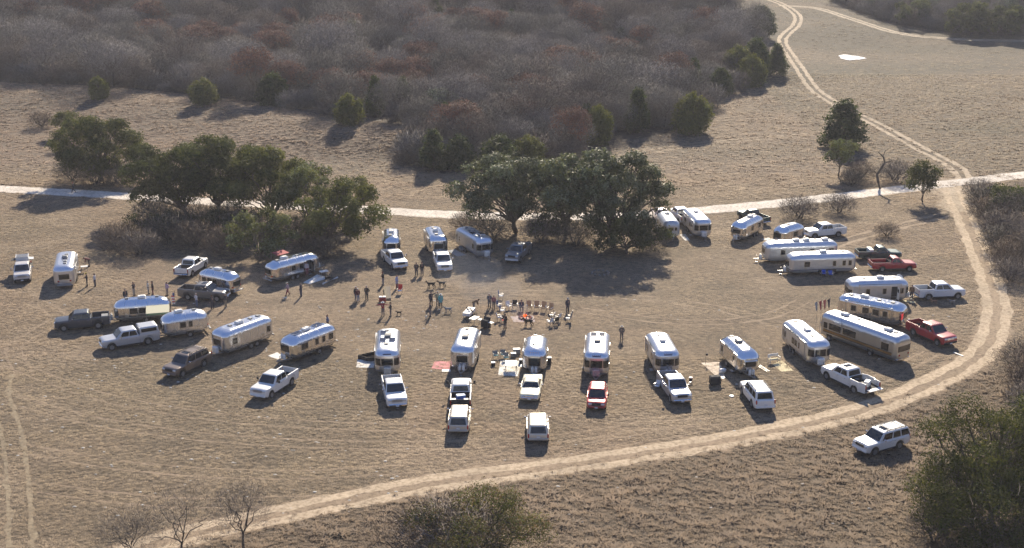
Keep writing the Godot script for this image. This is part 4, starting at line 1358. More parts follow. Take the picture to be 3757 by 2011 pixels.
func materials() -> void:
	M.rubber = mat(0.02, 0.02, 0.02, 0.9)
	M.dark = mat(0.018, 0.018, 0.02, 0.7)
	M.liner = mat(0.03, 0.03, 0.032, 0.85)
	M.chrome = mat(0.75, 0.75, 0.76, 0.16, 1.0)
	M.steel = mat(0.35, 0.35, 0.36, 0.45, 0.8)
	M.rim = mat(0.3, 0.3, 0.31, 0.4, 0.7)
	M.glass = mat(0.012, 0.015, 0.018, 0.07)
	M.glass.metallic_specular = 0.6
	M.plate = mat(0.6, 0.62, 0.66, 0.5)
	M.lamp_lens = mat(0.62, 0.64, 0.66, 0.12, 0.3)
	M.red_lens = mat(0.35, 0.015, 0.012, 0.2)
	M.amber = mat(0.5, 0.18, 0.02, 0.3)
	M.aluminium = mat(0.72, 0.75, 0.81, 0.24, 0.93)
	M.polished = mat(0.8, 0.81, 0.84, 0.14, 1.0)
	M.satin = mat(0.68, 0.71, 0.77, 0.3, 0.86)
	M.dull = mat(0.56, 0.59, 0.63, 0.4, 0.6)
	M.brushed = mat(0.62, 0.65, 0.7, 0.3, 0.75)
	M.coach = mat(0.55, 0.58, 0.63, 0.3, 1.0)
	var dents := noise_tex(0.012, 61, Color(0, 0, 0), Color(0.5, 0.5, 0.5), Color(1, 1, 1), 256, 3)
	dents.as_normal_map = true
	dents.bump_strength = 6.0
	for k in ["aluminium", "polished", "satin", "dull", "coach", "brushed"]:
		M[k].normal_enabled = true
		M[k].normal_texture = dents
		M[k].normal_scale = 0.22
		M[k].uv1_triplanar = true
		M[k].uv1_scale = Vector3(0.35, 0.35, 0.35)
	M.seam = mat(0.6, 0.61, 0.63, 0.32, 1.0)
	M.white_plastic = mat(0.72, 0.72, 0.7, 0.45)
	M.grey_plastic = mat(0.2, 0.21, 0.22, 0.5)
	M.satin_white = mat(0.62, 0.63, 0.64, 0.4)
	M.solar = mat(0.03, 0.035, 0.06, 0.1)
	M.dark_blue = mat(0.05, 0.06, 0.12, 0.5)
	M.gold = mat(0.3, 0.17, 0.05, 0.4, 0.4)
	M.skin = vmat(0.7)
	M.dark_cloth = mat(0.03, 0.028, 0.026, 0.85)
	M.bark = mat(0.085, 0.07, 0.058, 0.95)
	M.leaf = vmat(0.7)
	M.leaf.metallic_specular = 0.25
	M.leaf.backlight_enabled = true
	M.leaf.backlight = Color(0.9, 0.9, 0.7)
	M.leaf_shiny = vmat(0.6)
	M.leaf_shiny.metallic_specular = 0.4
	M.leaf_shiny.backlight_enabled = true
	M.leaf_shiny.backlight = Color(0.8, 0.8, 0.7)
	M.twig = vmat(0.9)
	M.straw = vmat(0.9)
	M.straw.backlight_enabled = true
	M.straw.backlight = Color(0.5, 0.5, 0.5)
	M.rug_white = speckle(lin(0.75, 0.74, 0.7), lin(0.55, 0.55, 0.54), 0.05)
	M.rug_pale = speckle(lin(0.66, 0.56, 0.45), lin(0.42, 0.36, 0.3), 0.12)
	M.rug_red = speckle(lin(0.6, 0.2, 0.22), lin(0.7, 0.5, 0.48), 0.14)
	M.rug_yellow = speckle(lin(0.66, 0.58, 0.36), lin(0.55, 0.47, 0.3), 0.06)
	M.rug_grey = speckle(lin(0.22, 0.24, 0.27), lin(0.35, 0.36, 0.38), 0.08)
	M.wp = paint(0.72, 0.72, 0.71)
	M.tan_cloth = mat(0.42, 0.29, 0.16, 0.85)
	M.blue_cloth = mat(0.06, 0.1, 0.22, 0.85)
	M.pale_cloth = mat(0.62, 0.66, 0.72, 0.8)
	M.mint = mat(0.32, 0.58, 0.47, 0.7)
	M.red_cloth = mat(0.6, 0.03, 0.025, 0.8)
	M.road = vmat(0.95)
	var rt := noise_tex(0.02, 31, Color(0.72, 0.7, 0.68), Color(0.93, 0.92, 0.91), Color(1, 1, 1))
	M.road.albedo_texture = rt
	M.road.uv1_triplanar = true
	M.road.uv1_world_triplanar = true
	M.road.uv1_scale = Vector3(0.16, 0.16, 0.16)

func speckle(a: Color, b: Color, f: float) -> StandardMaterial3D:
	var m := mat(1, 1, 1, 0.9)
	m.albedo_texture = noise_tex(f, 5, b, a, a, 128, 2)
	m.uv1_triplanar = true
	m.uv1_scale = Vector3(0.5, 0.5, 0.5)
	return m

func ground() -> void:
	var nz := FastNoiseLite.new()
	nz.seed = 4
	nz.frequency = 0.012
	nz.fractal_octaves = 4
	var fine := FastNoiseLite.new()
	fine.seed = 9
	fine.frequency = 0.16
	fine.fractal_octaves = 3
	var xs := PackedFloat32Array([-1600, -900, -500, -320])
	var x := -220.0
	while x < 240.0:
		xs.append(x)
		x += 2.0 if absf(x) < 100.0 else 4.0
	xs.append_array(PackedFloat32Array([300, 500, 900, 1600]))
	var ds := PackedFloat32Array([-900, -300, 0, 40, 60])
	var d := 70.0
	while d < 560.0:
		ds.append(d)
		d += 1.8 if d < 330.0 else 5.0
	ds.append_array(PackedFloat32Array([600, 680, 800, 1000, 1400, 2200, 3200]))
	var loop := curve(loop_road, 3.0)
	var V := PackedVector3Array()
	var N := PackedVector3Array()
	var C := PackedColorArray()
	var I := PackedInt32Array()
	for i in ds.size():
		for j in xs.size():
			var px := xs[j]
			var pd := ds[i]
			V.append(on_ground(px, pd))
			N.append(Vector3(height(px - 1, pd) - height(px + 1, pd), 2.0, height(px, pd + 1) - height(px, pd - 1)).normalized())
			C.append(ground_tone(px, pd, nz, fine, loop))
			if i and j:
				var a := i * xs.size() + j
				I.append_array(PackedInt32Array([a, a - xs.size(), a - xs.size() - 1, a, a - xs.size() - 1, a - 1]))
	var arr := []
	arr.resize(Mesh.ARRAY_MAX)
	arr[Mesh.ARRAY_VERTEX] = V
	arr[Mesh.ARRAY_NORMAL] = N
	arr[Mesh.ARRAY_COLOR] = C
	arr[Mesh.ARRAY_INDEX] = I
	var mesh := ArrayMesh.new()
	mesh.add_surface_from_arrays(Mesh.PRIMITIVE_TRIANGLES, arr)
	var m := vmat(0.96)
	m.albedo_texture = noise_tex(0.03, 11, Color(0.4, 0.38, 0.36), Color(0.83, 0.82, 0.8), Color(1, 1, 1), 1024, 6)
	m.uv1_triplanar = true
	m.uv1_world_triplanar = true
	m.uv1_scale = Vector3(0.045, 0.1, 0.13)
	m.detail_enabled = true
	m.detail_blend_mode = BaseMaterial3D.BLEND_MODE_MUL
	m.detail_uv_layer = BaseMaterial3D.DETAIL_UV_2
	m.detail_albedo = noise_tex(0.06, 12, Color(0.36, 0.34, 0.32), Color(0.84, 0.83, 0.81), Color(1, 1, 1), 512, 5)
	m.uv2_triplanar = true
	m.uv2_world_triplanar = true
	m.uv2_scale = Vector3(0.19, 0.2, 0.31)
	var g := hang("ground", mesh, m, self)
	g.set_meta("kind", "structure")
	strip("gravel_road", white_road, [[-2.15, 2.15]], 0.06, Color(0.8, 0.74, 0.66), 0.35, 3)
	strip("dirt_road", loop_road, [[-1.75, -0.5], [0.4, 1.6]], 0.035, Color(0.56, 0.45, 0.32), 0.35, 7)
	strip("dirt_road_verge", loop_road, [[-1.95, 1.85]], 0.018, Color(0.37, 0.28, 0.19), 0.8, 8)
	strip("road_junction", [[75, 214], [72.2, 206], [70.2, 198], [69.2, 191]], [[-3.0, 2.9]], 0.024, Color(0.5, 0.41, 0.3), 1.2, 9)
	strip("two_track", two_track, [[-1.55, -0.45], [0.45, 1.55]], 0.03, Color(0.5, 0.41, 0.3), 0.3, 17)
	strip("field_track", branch_track, [[-1.6, -0.3], [0.4, 1.6]], 0.026, Color(0.52, 0.44, 0.33), 0.4, 18)
	strip("faint_track", faint_side, [[-1.2, -0.6], [0.6, 1.2]], 0.022, Color(0.36, 0.275, 0.19), 0.35, 19)
	strip("faint_track_north", faint_north, [[-1.3, -0.6], [0.6, 1.3]], 0.022, Color(0.38, 0.3, 0.21), 0.4, 20)
	var marks := [[[-50, 119], [-40, 113.5], [-27, 109.5], [-12, 108], [2, 109], [13, 112.5]], [[-54, 129], [-42, 120], [-29, 114.5], [-15, 112.2], [-7.5, 112]], [[-45, 107.5], [-33, 103.5], [-20, 102], [-8, 103.5], [5, 107], [18, 112]], [[-40, 99.5], [-28, 96.8], [-14, 97.5]], [[-10, 151], [3, 152.5], [16, 150.5], [26, 145.5], [33, 138]], [[-58, 149], [-53, 143], [-55, 134], [-50, 124]], [[8, 146], [20, 141.5], [30, 143.5], [36, 150]], [[10, 112], [22, 114], [31, 118], [40, 126], [46, 132]]]
	for i in marks.size():
		strip("tyre_track" if i == 0 else "tyre_track_%03d" % i, marks[i], [[-0.98, -0.72], [0.68, 0.94]], 0.012 + 0.0008 * i, Color(0.34, 0.257, 0.178), 0.22, 40 + i)
	strip("faint_track_west", faint_west, [[-1.0, -0.6], [0.7, 1.1]], 0.02, Color(0.33, 0.27, 0.18), 0.4, 21)

func ground_tone(x: float, d: float, nz: FastNoiseLite, fine: FastNoiseLite, loop: PackedVector2Array) -> Color:
	var a := nz.get_noise_2d(x, d * 1.6)
	var f := fine.get_noise_2d(x * 0.6, d * 1.5)
	var c := Color(0.325, 0.235, 0.16)
	c = c.lerp(Color(0.235, 0.185, 0.12), clampf(0.4 + a * 1.6, 0, 1) * 0.6)
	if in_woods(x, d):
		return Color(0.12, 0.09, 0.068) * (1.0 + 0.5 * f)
	if d > 215.0:
		c = c.lerp(Color(0.3, 0.225, 0.165), 0.6)
		c = c.lerp(Color(0.2, 0.16, 0.115), clampf(a * 2.2, 0, 0.7))
		if x > 60.0:
			c = c.lerp(Color(0.24, 0.188, 0.125), 0.7)
			c = c.lerp(Color(0.14, 0.122, 0.08), clampf(0.28 + nz.get_noise_2d(x * 0.8 + 300.0, d * 1.7) * 2.6, 0, 0.85))
	elif d < 130.0:
		var south := d < along_loop(x)
		if south:
			c = c.lerp(Color(0.15, 0.112, 0.078), 0.75 + 0.25 * clampf(a * 2.0, -1, 1))
		elif x < -10.0:
			c = c.lerp(Color(0.225, 0.18, 0.115), 0.5)
	var worn := nz.get_noise_2d(x * 4.5 + 900.0, d * 4.5)
	if d < 215.0 and not (d < 130.0 and d < along_loop(x)):
		c = c.lerp(Color(0.38, 0.295, 0.21), clampf((worn - 0.12) * 2.6, 0, 0.65))
		c = c.lerp(Color(0.21, 0.165, 0.11), clampf((-worn - 0.16) * 2.6, 0, 0.6))
	return c * (1.0 + 0.38 * f)

func along_loop(x: float) -> float:
	# how far north the loop road lies at x
	for i in range(8, loop_road.size() - 1):
		if x <= loop_road[i][0] and x >= loop_road[i + 1][0]:
			return lerpf(loop_road[i + 1][1], loop_road[i][1], (x - loop_road[i + 1][0]) / (loop_road[i][0] - loop_road[i + 1][0]))
	return 60.0 if x < 0.0 else 118.0 + (x - 40.6) * 1.4

func grass() -> void:
	var rng := RandomNumberGenerator.new()
	rng.seed = 77
	# where wheels keep the ground bare
	var W := 340
	var bare := PackedByteArray()
	bare.resize(W * 560)
	for q in [[white_road, 1.9], [loop_road, 1.5], [two_track, 1.6], [branch_track, 1.5], [faint_side, 1.2]]:
		for p in curve(q[0], 0.5):
			var r := int(ceil(q[1]))
			for i in range(-r, r + 1):
				for j in range(-r, r + 1):
					var cx := int(p.x + 160.0) + i
					var cy := int(p.y - 70.0) + j
					if cx >= 0 and cx < W and cy >= 0 and cy < 560 and Vector2(cx + 0.5 - 160.0, cy + 0.5 + 70.0).distance_to(p) < q[1]:
						bare[cy * W + cx] = 1
	var patchy := FastNoiseLite.new()
	patchy.seed = 21
	patchy.frequency = 0.05
	var tuft := MB.new()
	for i in 9:
		var a := TAU * i / 9.0 + rng.randf()
		var base := Vector3(cos(a), 0, sin(a)) * rng.randf_range(0.02, 0.16)
		var tip := base + Vector3(cos(a) * rng.randf_range(0.1, 0.28), rng.randf_range(0.55, 1.0), sin(a) * rng.randf_range(0.1, 0.28))
		var s := Vector3(-sin(a), 0, cos(a)) * rng.randf_range(0.03, 0.06)
		var up := Vector3(cos(a) * 0.12, 1, sin(a) * 0.12).normalized()
		tuft.tri(base - s, base + s, tip, up, up, up)
		tuft.tri(base - s * 0.6 + Vector3(0.05, 0, 0.03), base + s * 0.6, tip * Vector3(1.5, 0.7, 1.5), up, up, up)
	var nz := FastNoiseLite.new()
	nz.seed = 4
	nz.frequency = 0.012
	nz.fractal_octaves = 4
	var fine := FastNoiseLite.new()
	fine.seed = 9
	fine.frequency = 0.16
	fine.fractal_octaves = 3
	var loop := PackedVector2Array()
	var sets := [["dry_grass", 84.0, 218.0, 260000, 0.075, 0.8], ["dry_grass_beyond_the_road", 200.0, 330.0, 70000, 0.14, 1.3], ["dry_grass_far_field", 300.0, 540.0, 30000, 0.1, 2.2]]
	var tones := [Color(0.36, 0.275, 0.17), Color(0.31, 0.235, 0.145), Color(0.22, 0.172, 0.115), Color(0.15, 0.12, 0.085), Color(0.27, 0.2, 0.125)]
	for s in sets:
		var buf := PackedFloat32Array()
		var n := 0
		for k in s[3]:
			var d := sqrt(lerpf(s[1] * s[1], s[2] * s[2], rng.randf()))
			var hw := 0.41 * (d * 0.954 + 15.0)
			var x := rng.randf_range(-hw, hw)
			var ci := int(x + 160.0)
			var cj := int(d - 70.0)
			if ci < 0 or ci >= W or cj < 0 or cj >= 560 or bare[cj * W + ci] and rng.randf() < 0.85:
				continue
			if in_woods(x, d) and rng.randf() < 0.8:
				continue
			var p := patchy.get_noise_2d(x, d * 1.7)
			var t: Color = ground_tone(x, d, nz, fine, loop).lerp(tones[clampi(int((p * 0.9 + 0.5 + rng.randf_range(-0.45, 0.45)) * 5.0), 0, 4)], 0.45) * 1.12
			var h: float = s[4] * rng.randf_range(0.5, 1.4) * (0.6 if d > 130.0 and d < 172.0 and absf(x) < 48.0 else 1.0)
			var w: float = s[5] * rng.randf_range(0.6, 1.3)
			if d < 125.0 and d < along_loop(x):
				h *= 2.4 if rng.randf() < 0.35 else 1.3
				t = t.lerp(Color(0.185, 0.132, 0.086), 0.7)
			elif d > 225.0 and d < 300.0 and x < 5.0:
				t = t.lerp(Color(0.27, 0.19, 0.14), 0.5)
			t = t * rng.randf_range(0.8, 1.2)
			var a := rng.randf() * TAU
			var ca := cos(a) * w
			var sa := sin(a) * w
			buf.append_array(PackedFloat32Array([ca, 0, sa, x, 0, h, 0, height(x, d) - 0.01, -sa, 0, ca, -d, t.r, t.g, t.b, 1.0]))
			n += 1
		var mm := MultiMesh.new()
		mm.transform_format = MultiMesh.TRANSFORM_3D
		mm.use_colors = true
		mm.mesh = tuft.mesh()
		mm.instance_count = n
		mm.buffer = buf
		var o := MultiMeshInstance3D.new()
		o.name = s[0]
		o.multimesh = mm
		o.material_override = M.straw
		add_child(o)
		o.set_meta("kind", "stuff")
		tag(o, {"dry_grass": "short straw coloured winter grass over the whole clearing and the foreground", "dry_grass_beyond_the_road": "tufted brown grass on the rise between the white road and the woods"}.get(s[0], "pale dry grass over the far open field at upper right"), "grass")
	# taller dead weeds in the foreground and on the rise
	var wb := PackedFloat32Array()
	for k in 30000:
		var d := sqrt(lerpf(84.0 * 84.0, 300.0 * 300.0, rng.randf()))
		var x := rng.randf_range(-0.41, 0.41) * (d * 0.954 + 15.0)
		var south: bool = d < 126.0 and d < along_loop(x) - 3.5
		var rise: bool = d > 208.0 and not in_woods(x, d)
		if not south and not rise or patchy.get_noise_2d(x * 2.2, d * 3.0) < (-0.12 if south else 0.1) and rng.randf() < 0.9:
			continue
		for q in (3 if south else 1):
			var px := x + rng.randf_range(-0.7, 0.7)
			var pd := d + rng.randf_range(-0.5, 0.5)
			var w := rng.randf_range(0.9, 2.2)
			var h := rng.randf_range(0.14, 0.34)
			var t := Color(0.15, 0.115, 0.085).lerp(Color(0.27, 0.18, 0.105), rng.randf()).lerp(ground_tone(px, pd, nz, fine, loop), 0.5)
			var a := rng.randf() * TAU
			wb.append_array(PackedFloat32Array([cos(a) * w, 0, sin(a) * w, px, 0, h, 0, height(px, pd), -sin(a) * w, 0, cos(a) * w, -pd, t.r, t.g, t.b, 1.0]))
	var wm := MultiMesh.new()
	wm.transform_format = MultiMesh.TRANSFORM_3D
	wm.use_colors = true
	wm.mesh = tuft.mesh()
	wm.instance_count = wb.size() / 16
	wm.buffer = wb
	var wo := MultiMeshInstance3D.new()
	wo.name = "dry_weeds"
	wo.multimesh = wm
	wo.material_override = M.straw
	add_child(wo)
	wo.set_meta("kind", "stuff")
	tag(wo, "dark dead weeds in the foreground below the dirt road and on the rise", "weeds")
	# pale stones lying in the grass
	var buf := PackedFloat32Array()
	var n := 0
	var st := MB.new()
	st.lathe(PackedVector2Array([Vector2(0, -0.3), Vector2(0.8, -0.1), Vector2(1, 0.2), Vector2(0.6, 0.55), Vector2(0, 0.62)]), Vector3.ZERO, Vector3.UP, 6)
	for k in 420:
		var d := rng.randf_range(92, 150)
		var x := rng.randf_range(-0.4, 0.35) * (d + 15.0)
		if rng.randf() < 0.5:
			x = rng.randf_range(-45, -8)
		var r := rng.randf_range(0.04, 0.14)
		var t := rng.randf_range(0.4, 0.62)
		buf.append_array(PackedFloat32Array([r * 1.4, 0, 0, x, 0, r * 0.7, 0, height(x, d), 0, 0, r, -d, t, t * 0.95, t * 0.85, 1.0]))
		n += 1
	var mm := MultiMesh.new()
	mm.transform_format = MultiMesh.TRANSFORM_3D
	mm.use_colors = true
	mm.mesh = st.mesh()
	mm.instance_count = n
	mm.buffer = buf
	var o := MultiMeshInstance3D.new()
	o.name = "pebbles"
	o.multimesh = mm
	o.material_override = M.twig
	add_child(o)
	o.set_meta("kind", "stuff")
	tag(o, "pale stones scattered over the dry grass of the clearing", "stones")

# ---------------------------------------------------------------- woods
func woodland() -> void:
	var rng := RandomNumberGenerator.new()
	rng.seed = 1234
	var grey := [Color(0.17, 0.162, 0.158), Color(0.21, 0.202, 0.198), Color(0.142, 0.134, 0.13), Color(0.186, 0.176, 0.168)]
	var brown := [Color(0.15, 0.124, 0.11), Color(0.122, 0.102, 0.092), Color(0.168, 0.142, 0.126)]
	var rust := [Color(0.24, 0.115, 0.066), Color(0.19, 0.095, 0.06), Color(0.27, 0.145, 0.09)]
	var sage := [Color(0.15, 0.17, 0.1), Color(0.2, 0.21, 0.12)]
	var pine := [Color(0.06, 0.082, 0.03), Color(0.08, 0.1, 0.036), Color(0.046, 0.064, 0.026)]
	var olive := [Color(0.13, 0.14, 0.036), Color(0.1, 0.115, 0.032), Color(0.16, 0.16, 0.045)]
	var kinds := []
	for i in 4:
		var t: float = [0.72, 1.25, 0.92, 1.05][i]
		var own := []
		for q in grey:
			own.append(Color(q.r * t, q.g * t * 0.99, q.b * t * [0.95, 1.02, 1.06, 0.94][i]))
		kinds.append([bare_tree_meshes(100 + i, [8.0, 9.6, 8.6, 9.2][i], [10.0, 12.5, 11.0, 12.0][i], 7600, 0.02, own), "bare_tree"])
	for i in 2:
		kinds.append([bare_tree_meshes(110 + i, 8.4, 10.5, 6400, 0.02, brown), "bare_tree"])
	for i in 2:
		kinds.append([bare_tree_meshes(120 + i, 8.4, 9.5, 4200, 0.02, brown, [16.0, 0.14, rust]), "rusty_oak"])
	kinds.append([bare_tree_meshes(130, 7.0, 7.0, 2000, 0.03, grey, [9.0, 0.16, sage]), "sage_tree"])
	for i in 2:
		kinds.append([cedar_meshes(140 + i, 6.5, 5.0, pine, 0.35), "cedar"])
	var spots := []
	for q in [woods, woods_right]:
		var step := 7.2 if q == woods else 5.6
		var d := 215.0
		while d < 640.0:
			var x := -240.0
			while x < 300.0:
				var p := Vector2(x + rng.randf_range(-2.4, 2.4), d + rng.randf_range(-2.4, 2.4))
				x += step
				if absf(p.x) > 0.43 * (p.y + 15.0) + 14.0 or not Geometry2D.is_point_in_polygon(p, q):
					continue
				if not lone_cedar_near(p):
					spots.append(p)
			d += step * 0.95
			step *= 1.008
	spots.sort_custom(func(a, b): return a.y < b.y)
	var labels := {
		"bare_tree": ["leafless grey oak crowded among others in the winter wood", "bare grey trees of the wood"],
		"rusty_oak": ["oak holding rust brown leaves among the leafless grey trees of the wood", "rust brown oaks of the wood"],
		"sage_tree": ["pale sage green tree among the leafless grey trees of the wood", "sage green trees of the wood"],
		"cedar": ["dark green cedar growing inside the leafless grey wood", "cedars inside the wood"]}
	var protos := {}
	var counts := {}
	var rest := {}
	var nz := FastNoiseLite.new()
	nz.seed = 5
	nz.frequency = 0.03
	for p in spots:
		var r := rng.randf()
		var k: int
		var near_edge: bool = p.y < 262.0 and p.x > -22.0 and p.x < 20.0
		if p.x > 110.0 and r < 0.5:
			k = [8, 8, 9, 10][rng.randi() % 4]
		elif r < 0.05 + (0.12 if near_edge else 0.0):
			k = 9 + rng.randi() % 2
		elif r < 0.2 + nz.get_noise_2d(p.x, p.y) * 0.3 + (0.12 if near_edge else 0.0):
			k = 6 + rng.randi() % 2
		elif r > 0.975:
			k = 8
		else:
			k = rng.randi() % 6
		var s := rng.randf_range(0.7, 1.25)
		if k >= 9:
			s *= rng.randf_range(0.6, 1.0)
		var sc := Vector3(s, s * rng.randf_range(0.8, 1.35), s)
		var kind: String = kinds[k][1]
		counts[kind] = counts.get(kind, 0) + 1
		if counts[kind] <= {"bare_tree": 280, "rusty_oak": 110, "sage_tree": 30, "cedar": 110}[kind]:
			var o: Node3D
			if not protos.has(k):
				o = plant(kind, kinds[k][0], ["trunk", "crown"], [M.bark, M.twig if kind != "cedar" else M.leaf], [p.x, p.y], rng.randf() * TAU, Vector3.ONE, labels[kind][0], "tree", labels[kind][1])
				protos[k] = o
			else:
				o = copy_of(protos[k], on_ground(p.x, p.y), rng.randf() * TAU, labels[kind][0], "tree", labels[kind][1])
			o.scale = sc
		else:
			if not rest.has(k):
				rest[k] = PackedFloat32Array()
			var a := rng.randf() * TAU
			rest[k].append_array(PackedFloat32Array([cos(a) * sc.x, 0, sin(a) * sc.x, p.x, 0, sc.y, 0, height(p.x, p.y), -sin(a) * sc.z, 0, cos(a) * sc.z, -p.y]))
	# brush filling the floor of the wood
	var scrub := []
	for i in 2:
		rng.seed = 500 + i
		var tw := MB.new()
		twig_cloud(tw, Vector3(0, 0.8, 0), Vector3(1.5, 0.95, 1.4), 1300, 0.016, rng, [grey, brown][i], Vector3.ZERO, 0.5)
		scrub.append(tw.mesh(true))
	var bufs := [PackedFloat32Array(), PackedFloat32Array()]
	for q in [woods, woods_right]:
		var d := 216.0
		while d < 560.0:
			var x := -220.0
			while x < 270.0:
				var p := Vector2(x + rng.randf_range(-1.4, 1.4), d + rng.randf_range(-1.4, 1.4))
				x += 3.3
				if absf(p.x) > 0.43 * (p.y + 15.0) + 6.0 or not Geometry2D.is_point_in_polygon(p, q):
					continue
				if lone_cedar_near(p):
					continue
				var s := rng.randf_range(1.2, 2.6)
				var a := rng.randf() * TAU
				bufs[rng.randi() % 2].append_array(PackedFloat32Array([cos(a) * s, 0, sin(a) * s, p.x, 0, s * rng.randf_range(0.8, 1.3), 0, height(p.x, p.y) - 0.1, -sin(a) * s, 0, cos(a) * s, -p.y]))
			d += 3.2
	for i in 2:
		var mm := MultiMesh.new()
		mm.transform_format = MultiMesh.TRANSFORM_3D
		mm.mesh = scrub[i]
		mm.instance_count = bufs[i].size() / 12
		mm.buffer = bufs[i]
		var o := MultiMeshInstance3D.new()
		o.name = "woodland_brush" if i == 0 else "woodland_brush_brown"
		o.multimesh = mm
		o.material_override = M.twig
		add_child(o)
		o.set_meta("kind", "stuff")
		tag(o, "%s leafless brush filling the floor of the winter wood" % ["grey", "brown"][i], "brush")
	var far := Node3D.new()
	far.name = "distant_woods"
	add_child(far)
	far.set_meta("kind", "stuff")
	tag(far, "leafless grey and rust brown woods stretching away to the top of the picture", "woods")
	for k in rest:
		for i in 2:
			var mm := MultiMesh.new()
			mm.transform_format = MultiMesh.TRANSFORM_3D
			mm.mesh = kinds[k][0][i]
			mm.instance_count = rest[k].size() / 12
			mm.buffer = rest[k]
			var o := MultiMeshInstance3D.new()
			o.name = ["trunks", "crowns"][i]
			o.multimesh = mm
			o.material_override = M.bark if i == 0 else (M.leaf if k >= 9 else M.twig)
			far.add_child(o, true)
			o.set_meta("kind", "stuff")
	# cedars that stand by themselves: [x, d, height, width, tone, label]
	var round := cedar_meshes(160, 6.0, 6.4, olive, 0.9)
	var tall := cedar_meshes(161, 8.0, 5.4, pine, 0.2)
	var dark := cedar_meshes(162, 6.0, 6.0, pine, 0.7)
	for c in lone_cedars(dark, round, tall):
		var ref: Array = [6.0, 6.4] if c[4] == round else [8.0, 5.4] if c[4] == tall else [6.0, 6.0]
		plant("cedar_tree", c[4], ["trunk", "crown"], [M.bark, M.leaf], [c[0], c[1]], c[0] * 1.7, Vector3(c[3] / ref[1], c[2] / ref[0], c[3] / ref[1]), c[5], "cedar")

func lone_cedars(dark, round, tall) -> Array:
	return [[-89.9, 280.0, 4.4, 4.2, round, "round green cedar alone on the grass rise, leftmost of the lone cedars"], [-65.4, 272.0, 5.0, 6.0, round, "broad green cedar at the wood edge, between the leftmost cedar and the yellow green one"],
		[-31.9, 249.5, 5.4, 5.8, round, "yellow green rounded cedar at the end of the grass rise"], [35.8, 253.6, 7.2, 7.8, round, "large olive cedar where the faint track leaves the wood"],
		[48.1, 298.3, 6.0, 5.8, dark, "dark cedar at the wood edge, above the large olive cedar"], [42.0, 299.0, 8.0, 4.2, tall, "narrow dark cedar leaning on the wood, left of its rounder neighbour"],
		[16.4, 242.0, 6.8, 5.2, round, "olive cedar at the tip of the wood above the middle oaks"], [14.4, 247.0, 6.6, 4.6, tall, "dark cedar behind the olive one at the tip of the wood"], [25.0, 254.5, 8.4, 5.2, tall, "tall pointed dark cedar between the olive cedars of the wood edge"],
		[73.8, 389.0, 8.5, 9.5, dark, "big dark cedar by the bend of the two track road near the top"], [60.5, 321.5, 9.0, 7.4, dark, "dark cedar at the wood corner beside the two track road"], [66.5, 325.0, 7.4, 5.4, tall, "rightmost cedar of the wood corner beside the two track road"], [55.5, 319.0, 7.5, 7.4, round, "olive cedar inside the wood corner, left of the dark cedars"],
		[-50.5, 272.0, 6.4, 6.6, dark, "dark cedar at the wood edge behind the grass rise"], [-28.0, 262.0, 8.0, 3.8, tall, "narrow dark cedar in the wood behind the yellow green cedar"], [-22.5, 266.0, 8.0, 3.8, tall, "second narrow dark cedar in the wood behind the yellow green cedar"],
		[-13.7, 220.6, 6.8, 5.2, tall, "dark cedar at the left corner of the wood above the white road"], [-9.0, 221.0, 5.6, 5.6, dark, "low bushy cedar next to the left corner of the wood"], [-2.0, 221.0, 5.6, 7.6, dark, "wide dark cedar at the foot of the wood above the white road"], [3.0, 223.5, 5.0, 6.0, round, "olive cedar bush at the foot of the wood left of the middle oaks"],
		[62.4, 239.5, 8.6, 8.2, tall, "tall ragged dark cedar standing alone below the two track road"], [57.6, 310.0, 7.0, 6.5, round, "olive cedar where the wood bends away from the open field"]]

var cedar_spots := []

func lone_cedar_near(p: Vector2) -> bool:
	if cedar_spots.is_empty():
		for c in lone_cedars(0, 0, 0):
			cedar_spots.append(Vector2(c[0], c[1]))
	for q in cedar_spots:
		if absf(q.x - p.x) < 4.2 and p.y < q.y + 2.5 and p.y > q.y - 9.0:
			return true
	return false

